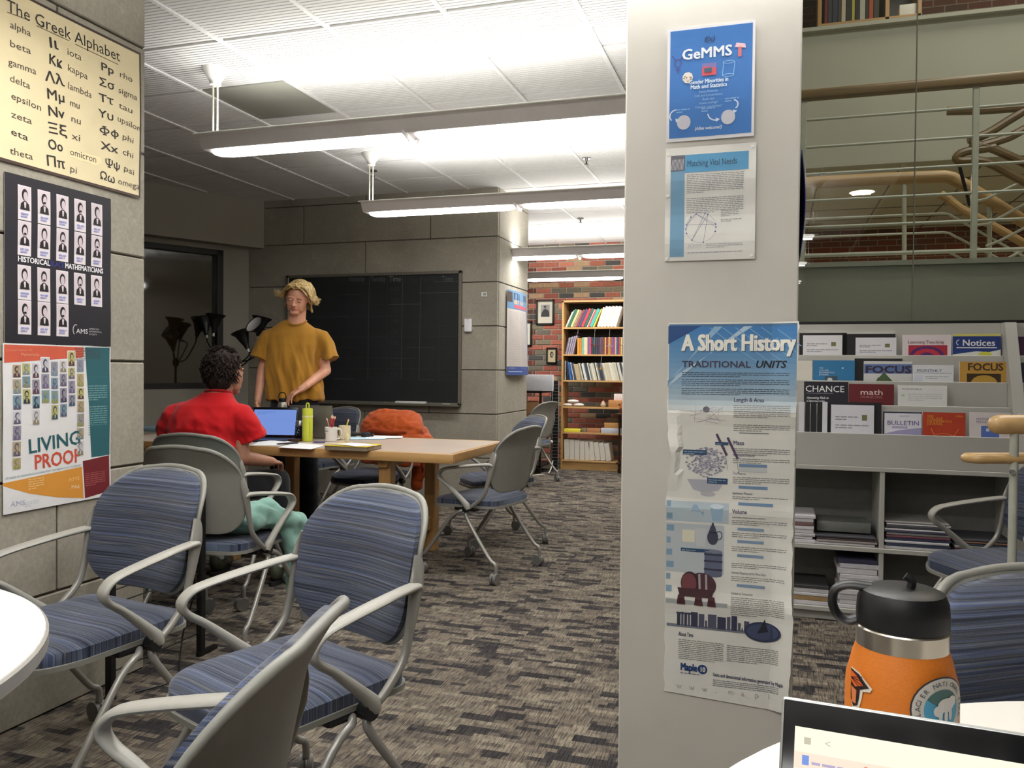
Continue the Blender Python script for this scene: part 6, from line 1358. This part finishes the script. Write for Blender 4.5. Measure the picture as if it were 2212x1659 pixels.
def m_skin(name, c):
    t = NT(name); c = lin(c); n = t.noise(t.coord(), 14., 3)
    t.base(t.ramp(n, [(.35, tuple(x*k for x, k in zip(c, (.92, .84, .82)))), (.65, c)])); t.b.inputs['Roughness'].default_value = .5
    t.b.inputs['Subsurface Weight'].default_value = .08; t.b.inputs['Subsurface Radius'].default_value = (.01, .004, .002); return t.m
def m_cloth(name, c, rough=.9, sc=500., bumps=.2):
    t = NT(name); c = lin(c); n = t.noise(t.coord(), 5., 3); f = t.noise(t.coord(), sc, 2)
    k = t.ramp(n, [(.3, tuple(x*.88 for x in c)), (.7, tuple(x*1.06 for x in c))]); t.base(t.mix(.35, k, t.ramp(f, [(.3, (.75, .75, .75)), (.7, (1.2, 1.2, 1.2))]), 'MULTIPLY'))
    t.b.inputs['Roughness'].default_value = rough; t.b.inputs['Sheen Weight'].default_value = .15; t.b.inputs['Specular IOR Level'].default_value = .2; t.bump(f, bumps, .002); return t.m
SKIN1 = m_skin('fair_skin', (222, 166, 138)); SKIN2 = m_skin('tanned_skin', (170, 124, 100))
def head_shapes(g, M):
    e = lambda c, r: g.ell(c, r, 20, 14, 0, M)
    e((0, .012, .022), (.076, .096, .094)); e((0, -.035, -.028), (.067, .064, .084)); e((0, -.070, -.096), (.034, .028, .022))
    for s in (-1, 1):
        e((s*.034, -.036, -.064), (.026, .042, .034)); e((s*.031, -.060, -.030), (.029, .023, .036)); e((s*.011, -.102, -.036), (.0085, .009, .008))
        e((s*.031, -.0885, .0), (.0145, .0085, .0085)); e((s*.079, .012, -.008), (.008, .019, .031)); e((s*.030, -.085, .020), (.022, .012, .008))
    cap(g, (0, -.092, .012), (0, -.117, -.030), .0075, .0115, M); e((0, -.092, -.060), (.023, .012, .014))
def ellring(cx, cy, z, rx, ry, n=36, f=2.3): 
    return [(cx+rx*math.copysign(abs(cos(2*pi*j/n))**(2/f), cos(2*pi*j/n)), cy+ry*math.copysign(abs(sin(2*pi*j/n))**(2/f), sin(2*pi*j/n)), z) for j in range(n)]
def strands(g, n, fn, r0, r1, M, seed=1):
    rnd = random.Random(seed)
    for k in range(n):
        pts = fn(rnd, k); m = len(pts); g.sweep(pts, [r0*(1-i/(m-1))+r1*(i/(m-1)) for i in range(m)], [.5*(r0*(1-i/(m-1))+r1*(i/(m-1))) for i in range(m)], None, 6, False, 0, M, 3)
# ---------------- standing man in mustard T-shirt
pm = campos((637-CX)/F*6.28, 6.28)
man = thing('person', 'standing man with blond flyaway hair in a mustard T-shirt behind the table, looking down', 'person', (pm.x, pm.y, 0), YAW+.10)
HM = Matrix.Translation((.035, -.085, 1.748)) @ Matrix.Rotation(.14, 4, 'Y') @ Matrix.Rotation(.34, 4, 'X') @ Matrix.Rotation(-.10, 4, 'Z') @ Matrix.Diagonal((1.10, 1.05, .98, 1))
g = G(); head_shapes(g, HM)
chain(g, [(0, .01, 1.48), (.012, -.02, 1.58), (.028, -.05, 1.67)], [.082, .068, .062]); cap(g, (-.13, .01, 1.455), (.13, .01, 1.455), .04)
g.ell((0, 0, 1.34), (.165, .10, .19)).ell((0, 0, 1.08), (.15, .10, .2)).ell((0, .01, .95), (.16, .11, .12))
chain(g, [(-.185, .01, 1.42), (-.245, .02, 1.20), (-.262, -.06, .985)], [.045, .040, .027]); hand(g, (-.262, -.06, .985), (.05, -.25, -.95), (.9, -.3, 0), 1, .35)
chain(g, [(.185, .01, 1.42), (.228, .0, 1.205), (.09, -.20, 1.075)], [.045, .042, .027]); hand(g, (.09, -.20, 1.075), (-.84, -.20, -.50), (-.25, .1, -.95), -1, .42)
chain(g, [(-.09, 0, .9), (-.10, -.01, .5), (-.10, .02, .09)], [.085, .058, .042]); chain(g, [(.09, 0, .9), (.10, -.01, .5), (.10, .02, .09)], [.085, .058, .042])
blob('body', g, .0046, SKIN1, man, 7)
g = G()
g.rings([ellring(-.01, 0, z, rx, ry) for z, rx, ry in ((.985, .205, .130), (1.05, .207, .132), (1.18, .203, .128), (1.30, .206, .128), (1.40, .212, .124), (1.475, .204, .108), (1.525, .158, .088), (1.562, .108, .076), (1.578, .088, .070))])
for s in (-1, 1):
    g.sweep([(s*.13, 0, 1.468), (s*.19, 0, 1.445), (s*.228, -.0, 1.385), (s*.262, -.01, 1.285)], [.064, .074, .078, .086], [.065, .075, .075, .078], n=22)
def fold1(c, n):
    f = max(0, min(1, (1.5-c.z)/.3)); a = noise.noise(Vector((c.x*16, c.y*10, c.z*2.6))); b = noise.noise(Vector((c.x*30+c.z*8, c.y*16, c.z*7)))
    r = abs(noise.noise(Vector((c.x*11+c.z*1.5+7, c.y*6, c.z*2.2))))
    return f*(.032*a+.012*b+.036*(.25-r))
MUST = m_cloth('mustard_cotton', (172, 124, 46))
sh_ = blob('t_shirt', g, .007, MUST, man, 3, fold1)
G().sweep([(.006+.075*cos(2*pi*k/28), -.020+.062*sin(2*pi*k/28), 1.578-.036*max(0, -sin(2*pi*k/28))+.006*max(0, sin(2*pi*k/28))) for k in range(28)], .012, .009, n=10, closed=True).build('collar', m_cloth('mustard_rib', (152, 106, 38)), man)
for s in (-1, 1):
    M_ = HM @ Matrix.Translation((s*.031, -.0905, .0))
    G().sweep([(-.013, -.0015, .001), (-.006, -.0062, -.0052), (.006, -.0062, -.0052), (.013, -.0015, .001)], [.0006, .0013, .0013, .0006], n=6, M=M_, smooth=3).build('eyelashes', plain('lash_brown', (88, 60, 46), .7), man)
    G().sweep([(-.019, -.002, .016), (-.006, -.0075, .0205), (.006, -.0075, .0200), (.018, -.001, .014)], [.0015, .0028, .0026, .0012], [.001, .0016, .0016, .001], n=6, M=M_, smooth=3).build('eyebrow', plain('brow_blond', (140, 104, 70), .8), man)
G().sweep([(-.022, -.1015, -.0605), (-.008, -.1045, -.0585), (0, -.1050, -.0595), (.008, -.1045, -.0585), (.022, -.1015, -.0605)], [.001, .0035, .003, .0035, .001], [.001, .003, .003, .003, .001], n=8, M=HM, smooth=3).build('upper_lip', plain('lip_rose', (176, 96, 88), .45), man)
G().sweep([(-.020, -.1010, -.0635), (0, -.1050, -.0675), (.020, -.1010, -.0635)], [.001, .0048, .001], [.001, .0035, .001], n=8, M=HM, smooth=4).build('lower_lip', plain('lip_pink', (186, 108, 98), .45), man)
HB = NT('blond_hair'); nn = HB.noise(HB.coord('Object', (90, 90, 8)), 1., 2); HB.base(HB.ramp(nn, [(.3, lin((128, 98, 56))), (.5, lin((184, 156, 100))), (.7, lin((218, 196, 142)))])); HB.b.inputs['Roughness'].default_value = .45
g = G(); g.ell((0, .024, .036), (.084, .094, .103), 28, 18, 0, HM)
def blond(rnd, k):
    s = -1 if k % 2 else 1; y0 = rnd.uniform(-.086, .09); q = rnd.random(); t_ = rnd.random()
    st = Vector((-.008+s*.003, y0, .126-.35*abs(y0-.01)-(.006 if y0 < -.05 else 0))); 
    fl = rnd.uniform(.5, 1.) if y0 < .03 else rnd.uniform(0, .6)
    wd = .088+.006*rnd.random(); bk = y0*.72+.004
    mid = Vector((s*(wd*.60), y0*.9-.006, .100+.012*rnd.random())); side = Vector((s*wd, bk+rnd.uniform(-.01, .012), .042+rnd.uniform(-.01, .012)))
    low = Vector((s*(wd+.004+.016*fl), bk+rnd.uniform(-.01, .02), -.005+.02*rnd.random())); tip = Vector((s*(wd+.018+.040*fl), bk+rnd.uniform(-.02, .03), -.024+.052*fl*rnd.random()-.01*(1-fl)))
    if s < 0: tip.z += .022*fl; tip.x -= .012*fl
    return [st, mid, side, low, tip]
strands(g, 330, blond, .0055, .0010, HM, 3)
def blond2(rnd, k):
    a = rnd.uniform(.1, pi-.1); r = .088; st = Vector((.05*cos(a), .06, .11)); return [st, Vector((.09*cos(a), .02+.09*sin(a), .06)), Vector((.090*cos(a), .02+.095*sin(a), -.0)), Vector((.088*cos(a), .018+.09*sin(a)+.01*rnd.random(), -.055)), Vector((.088*cos(a)*rnd.uniform(1, 1.2), .02+.08*sin(a), -.095-.02*rnd.random()))]
def fringe(rnd, k):
    s = -1 if k % 3 else 1; f = rnd.random()
    return [Vector((-.008, -.045-.03*f, .125-.012*f)), Vector((s*.035, -.072-.018*f, .105-.01*f)), Vector((s*.068, -.062-.02*f, .070-.01*f)), Vector((s*.086, -.035-.02*f, .025)), Vector((s*(.092+.02*f), -.02-.02*rnd.random(), -.015-.02*rnd.random()))]
strands(g, 70, fringe, .0060, .0010, HM, 9)
strands(g, 130, blond2, .007, .0015, HM, 5)
g.build('hair', HB.m, man, 60)
g = G(); g.rings([ellring(-.005, .005, z, rx, ry) for z, rx, ry in ((.80, .175, .12), (.90, .18, .125), (1.0, .172, .12))])
for s in (-1, 1): chain(g, [(s*.095, 0, .90), (s*.105, -.01, .50), (s*.105, .015, .10)], [.098, .078, .072])
BLKC = m_cloth('black_trousers', (24, 24, 27)); blob('trousers', g, .009, BLKC, man, 3, lambda c, n: .006*noise.noise(Vector((c.x*9, c.y*9, c.z*12))))
def shoe(parent, x, y, rz, c, sole=(200, 200, 196), nm='shoe'):
    M_ = Matrix.Translation((x, y, 0)) @ Matrix.Rotation(rz, 4, 'Z')
    g = G(); g.ell((0, -.13, .045), (.044, .08, .040), 18, 12, 0, M_).ell((0, -.03, .055), (.040, .09, .048), 18, 12, 0, M_).ell((0, .02, .075), (.038, .05, .055), 18, 12, 0, M_)
    o = blob(nm, g, .006, plain('shoe_%d' % c[0], c, .7, 0, .3, 30), parent, 2)
    k = G(); pr = [(.036*cos(a)*(1.15 if sin(a) < 0 else .95), -.055+.145*sin(a)) for a in [2*pi*j/24 for j in range(24)]]
    k.rings([[tuple(M_ @ Vector((a, b, z))) for a, b in pr] for z in (.0, .022)], True); k.build('sole', plain('sole_%d' % sole[0], sole, .7), o, 40)
    return o
shoe(man, -.10, .03, .1, (40, 40, 44)); shoe(man, .10, .03, -.1, (40, 40, 44))
# steel bottle dangling from his hand
hb = Matrix.Translation(man.location) @ Matrix.Rotation(YAW+.10, 4, 'Z') @ Vector((-.045, -.275, .80))
t = thing('steel_bottle', 'small steel bottle with a black loop held by the standing man', 'bottle', hb)
G().lathe([(.028, 0), (.034, .006), (.035, .02), (.035, .15), (.028, .172), (.024, .176)], 26).build('body', plain('dull_steel', (150, 146, 138), .35, .6), t)
G().lathe([(.026, .174), (.027, .178), (.027, .198), (.022, .203), (.0001, .204)], 22).build('lid', M_BLK, t)
G().sweep([(-.026, 0, .19), (-.03, 0, .215), (-.02, 0, .238), (0, 0, .243), (.02, 0, .238), (.03, 0, .215), (.026, 0, .19)], .004, .003, n=8, smooth=4).build('loop_handle', M_BLK, t)
# ---------------- seated man in red T-shirt, seen from behind
ps = campos(-1.605, 4.42)
sit = thing('person', 'seated man with dark hair in a red T-shirt, seen from behind at the table', 'person', (ps.x, ps.y, 0), YAW)
HS = Matrix.Translation((.030, .135, 1.195)) @ Matrix.Scale(1.06, 4) @ Matrix.Rotation(pi-.32, 4, 'Z') @ Matrix.Rotation(.05, 4, 'X')
g = G(); head_shapes(g, HS); chain(g, [(-.005, .06, 1.03), (.015, .10, 1.09), (.03, .125, 1.15)], [.062, .056, .055])
cap(g, (-.19, .05, .98), (.11, .06, .98), .04)
g.ell((-.05, .05, .86), (.165, .105, .19)).ell((-.06, .01, .64), (.15, .11, .16)).ell((-.06, .0, .545), (.165, .13, .085))
chain(g, [(.13, .06, .94), (.150, .045, .735), (.235, .27, .690)], [.045, .043, .029]); hand(g, (.238, .275, .690), (.15, .95, -.12), (-.3, 0, -.95), 1, .4)
chain(g, [(-.215, .06, .93), (-.25, .13, .79), (-.13, .37, .775)], [.045, .042, .028]); hand(g, (-.13, .37, .775), (.6, .8, 0), (0, 0, -1), 1, .2)
chain(g, [(.0, .05, .555), (.225, .46, .55), (.28, .27, .10)], [.082, .058, .040]); chain(g, [(-.14, .05, .555), (-.13, .50, .55), (-.13, .46, .10)], [.082, .058, .040])
blob('body', g, .0048, SKIN2, sit, 3)
g = G(); g.rings([ellring(cx, cy, z, rx, ry, f=2.5) for z, cx, cy, rx, ry in ((.515, -.055, .0, .185, .150), (.60, -.055, .0, .185, .150), (.72, -.06, .02, .188, .140), (.85, -.055, .045, .192, .135), (.95, -.045, .055, .190, .120), (1.015, -.035, .060, .165, .098), (1.055, -.012, .075, .105, .080), (1.085, .002, .090, .076, .070))])
g.sweep([(.07, .06, .975), (.13, .065, .955), (.160, .07, .90), (.190, .085, .83)], [.065, .082, .086, .090], [.065, .080, .082, .084], n=22)
g.sweep([(-.15, .06, .975), (-.20, .065, .955), (-.235, .075, .90), (-.258, .10, .83)], [.065, .080, .084, .086], n=22)
def fold2(c, n):
    a = noise.noise(Vector((c.x*11+c.z*5, c.y*10, c.z*9))); b = noise.noise(Vector((c.x*24, c.y*16, c.z*22+c.x*12))); k = max(0, min(1, (1.03-c.z)/.2))
    r = abs(noise.noise(Vector((c.x*7+c.z*5, c.y*6, c.z*8+3))))
    return k*(.026*a+.012*b+.034*(.25-r))
blob('t_shirt', g, .007, m_cloth('red_cotton', (190, 22, 28)), sit, 2, fold2)
G().sweep([(.006+.068*cos(2*pi*k/26), .094+.060*sin(2*pi*k/26), 1.085-.012*sin(2*pi*k/26)) for k in range(26)], .009, .008, n=10, closed=True).build('collar', m_cloth('red_rib', (160, 16, 24)), sit)
HD = NT('dark_hair'); nn = HD.noise(HD.coord('Object', (120, 120, 30)), 1., 2); HD.base(HD.ramp(nn, [(.3, lin((22, 16, 14))), (.6, lin((44, 33, 28))), (.75, lin((84, 66, 56)))])); HD.b.inputs['Roughness'].default_value = .75; HD.b.inputs['Specular IOR Level'].default_value = .2
g = G(); g.ell((0, .030, .036), (.086, .092, .092), 20, 14, 0, HS).ell((0, .052, -.045), (.070, .056, .062), 20, 14, 0, HS)
def dark(rnd, k):
    th = rnd.uniform(0, 2*pi); ph = rnd.uniform(-.95, 1.4)
    if ph < .35 and sin(th) < -.25: ph = rnd.uniform(.5, 1.4)
    d = Vector((cos(th)*cos(ph), sin(th)*cos(ph), sin(ph))); c = Vector((0, .030, .030)); p = c+Vector((d.x*.084, d.y*.090, d.z*.090))
    t1 = Vector((-sin(th), cos(th), 0))*rnd.uniform(-1, 1)+Vector((0, 0, -.7 if ph < .8 else -.1)); q = p+d*.008+t1*.012; return [p, q, q+d*rnd.uniform(.004, .012)+t1*.012+Vector((rnd.uniform(-.006, .006), rnd.uniform(-.006, .006), 0)), q+d*rnd.uniform(.003, .013)+t1*.024]
strands(g, 900, dark, .0050, .0010, HS, 8)
g.build('hair', HD.m, sit, 60)
g = G(); g.ell((-.06, .0, .565), (.180, .145, .085), 24, 14)
chain(g, [(.0, .05, .555), (.225, .46, .555), (.28, .29, .20)], [.095, .075, .066]); chain(g, [(-.14, .05, .555), (-.13, .50, .555), (-.13, .47, .20)], [.095, .075, .066])
blob('trousers', g, .009, BLKC, sit, 3, lambda c, n: .005*noise.noise(Vector((c.x*12, c.y*12, c.z*12))))
for a, b in (((.275, .30, .27), (.285, .26, .09)), ((-.13, .465, .27), (-.13, .46, .09))): G().sweep([a, b], [.046, .042], n=16).build('sock', plain('white_sock', (206, 204, 200), .85), sit)
shoe(sit, .285, .27, pi-.15, (74, 78, 62), (30, 30, 32)); shoe(sit, -.13, .47, pi, (74, 78, 62), (30, 30, 32))
# ---------------- orange jacket on the chair behind the table
jk = thing('jacket', 'puffy orange jacket draped over a chair behind the wooden table', 'jacket', (CH_H.location.x, CH_H.location.y, 0), CH_H.rotation_euler.z)
g = G(); g.rings([ellring(cx, cy, z, rx, ry, 32, 2.8) for z, cx, cy, rx, ry in ((.50, 0, -.235, .255, .09), (.62, 0, -.235, .275, .10), (.74, 0, -.245, .278, .105), (.82, 0, -.262, .262, .10), (.875, 0, -.29, .225, .085), (.905, 0, -.30, .16, .05))])
chain(g, [(-.20, -.33, .72), (-.29, -.36, .60), (-.29, -.36, .45), (-.31, -.36, .33)], [.08, .062, .056, .05]); chain(g, [(-.10, -.34, .68), (-.17, -.37, .58), (-.17, -.37, .45), (-.16, -.36, .34)], [.075, .055, .05, .047])
def fold3(c, n): return .013*abs(noise.noise(Vector((c.x*9, c.y*9, c.z*17))))+.006*noise.noise(Vector((c.x*26, c.y*20, c.z*40)))-.01*max(0, .5-abs(c.z-.74)*30)
blob('shell', g, .009, m_cloth('orange_nylon', (180, 78, 28), .55, 90., .1), jk, 2, fold3)
G().sweep([(-.21, -.145, .76), (-.08, -.118, .75), (.08, -.118, .76), (.2, -.145, .72)], [.006, .014, .014, .006], [.01, .02, .02, .01], n=10, smooth=4).build('hood_fold', m_cloth('orange_fold', (156, 60, 20), .6, 90., .1), jk)
# ---------------- mint hoodie on the empty chair
hx = thing('hoodie', 'pale mint hoodie heaped on the seat of the empty grey chair, one sleeve hanging', 'hoodie', CH_D.location, CH_D.rotation_euler.z)
g = G(); g.ell((.03, .0, .515), (.215, .19, .045), 26, 12).ell((.10, .05, .545), (.14, .13, .055), 24, 12).ell((.14, -.05, .53), (.11, .10, .05), 22, 12)
chain(g, [(.16, .10, .55), (.245, .15, .49), (.262, .17, .36), (.258, .175, .20)], [.06, .052, .044, .034]); chain(g, [(.19, .0, .54), (.268, .20, .50), (.285, .23, .42)], [.05, .045, .04]); g.ell((.258, .175, .175), (.034, .03, .05))
blob('fleece', g, .008, m_cloth('mint_fleece', (136, 176, 164)), hx, 2, lambda c, n: .016*noise.noise(Vector((c.x*13+c.z*6, c.y*13, c.z*15)))+.005*noise.noise(Vector((c.x*34, c.y*34, c.z*34))))
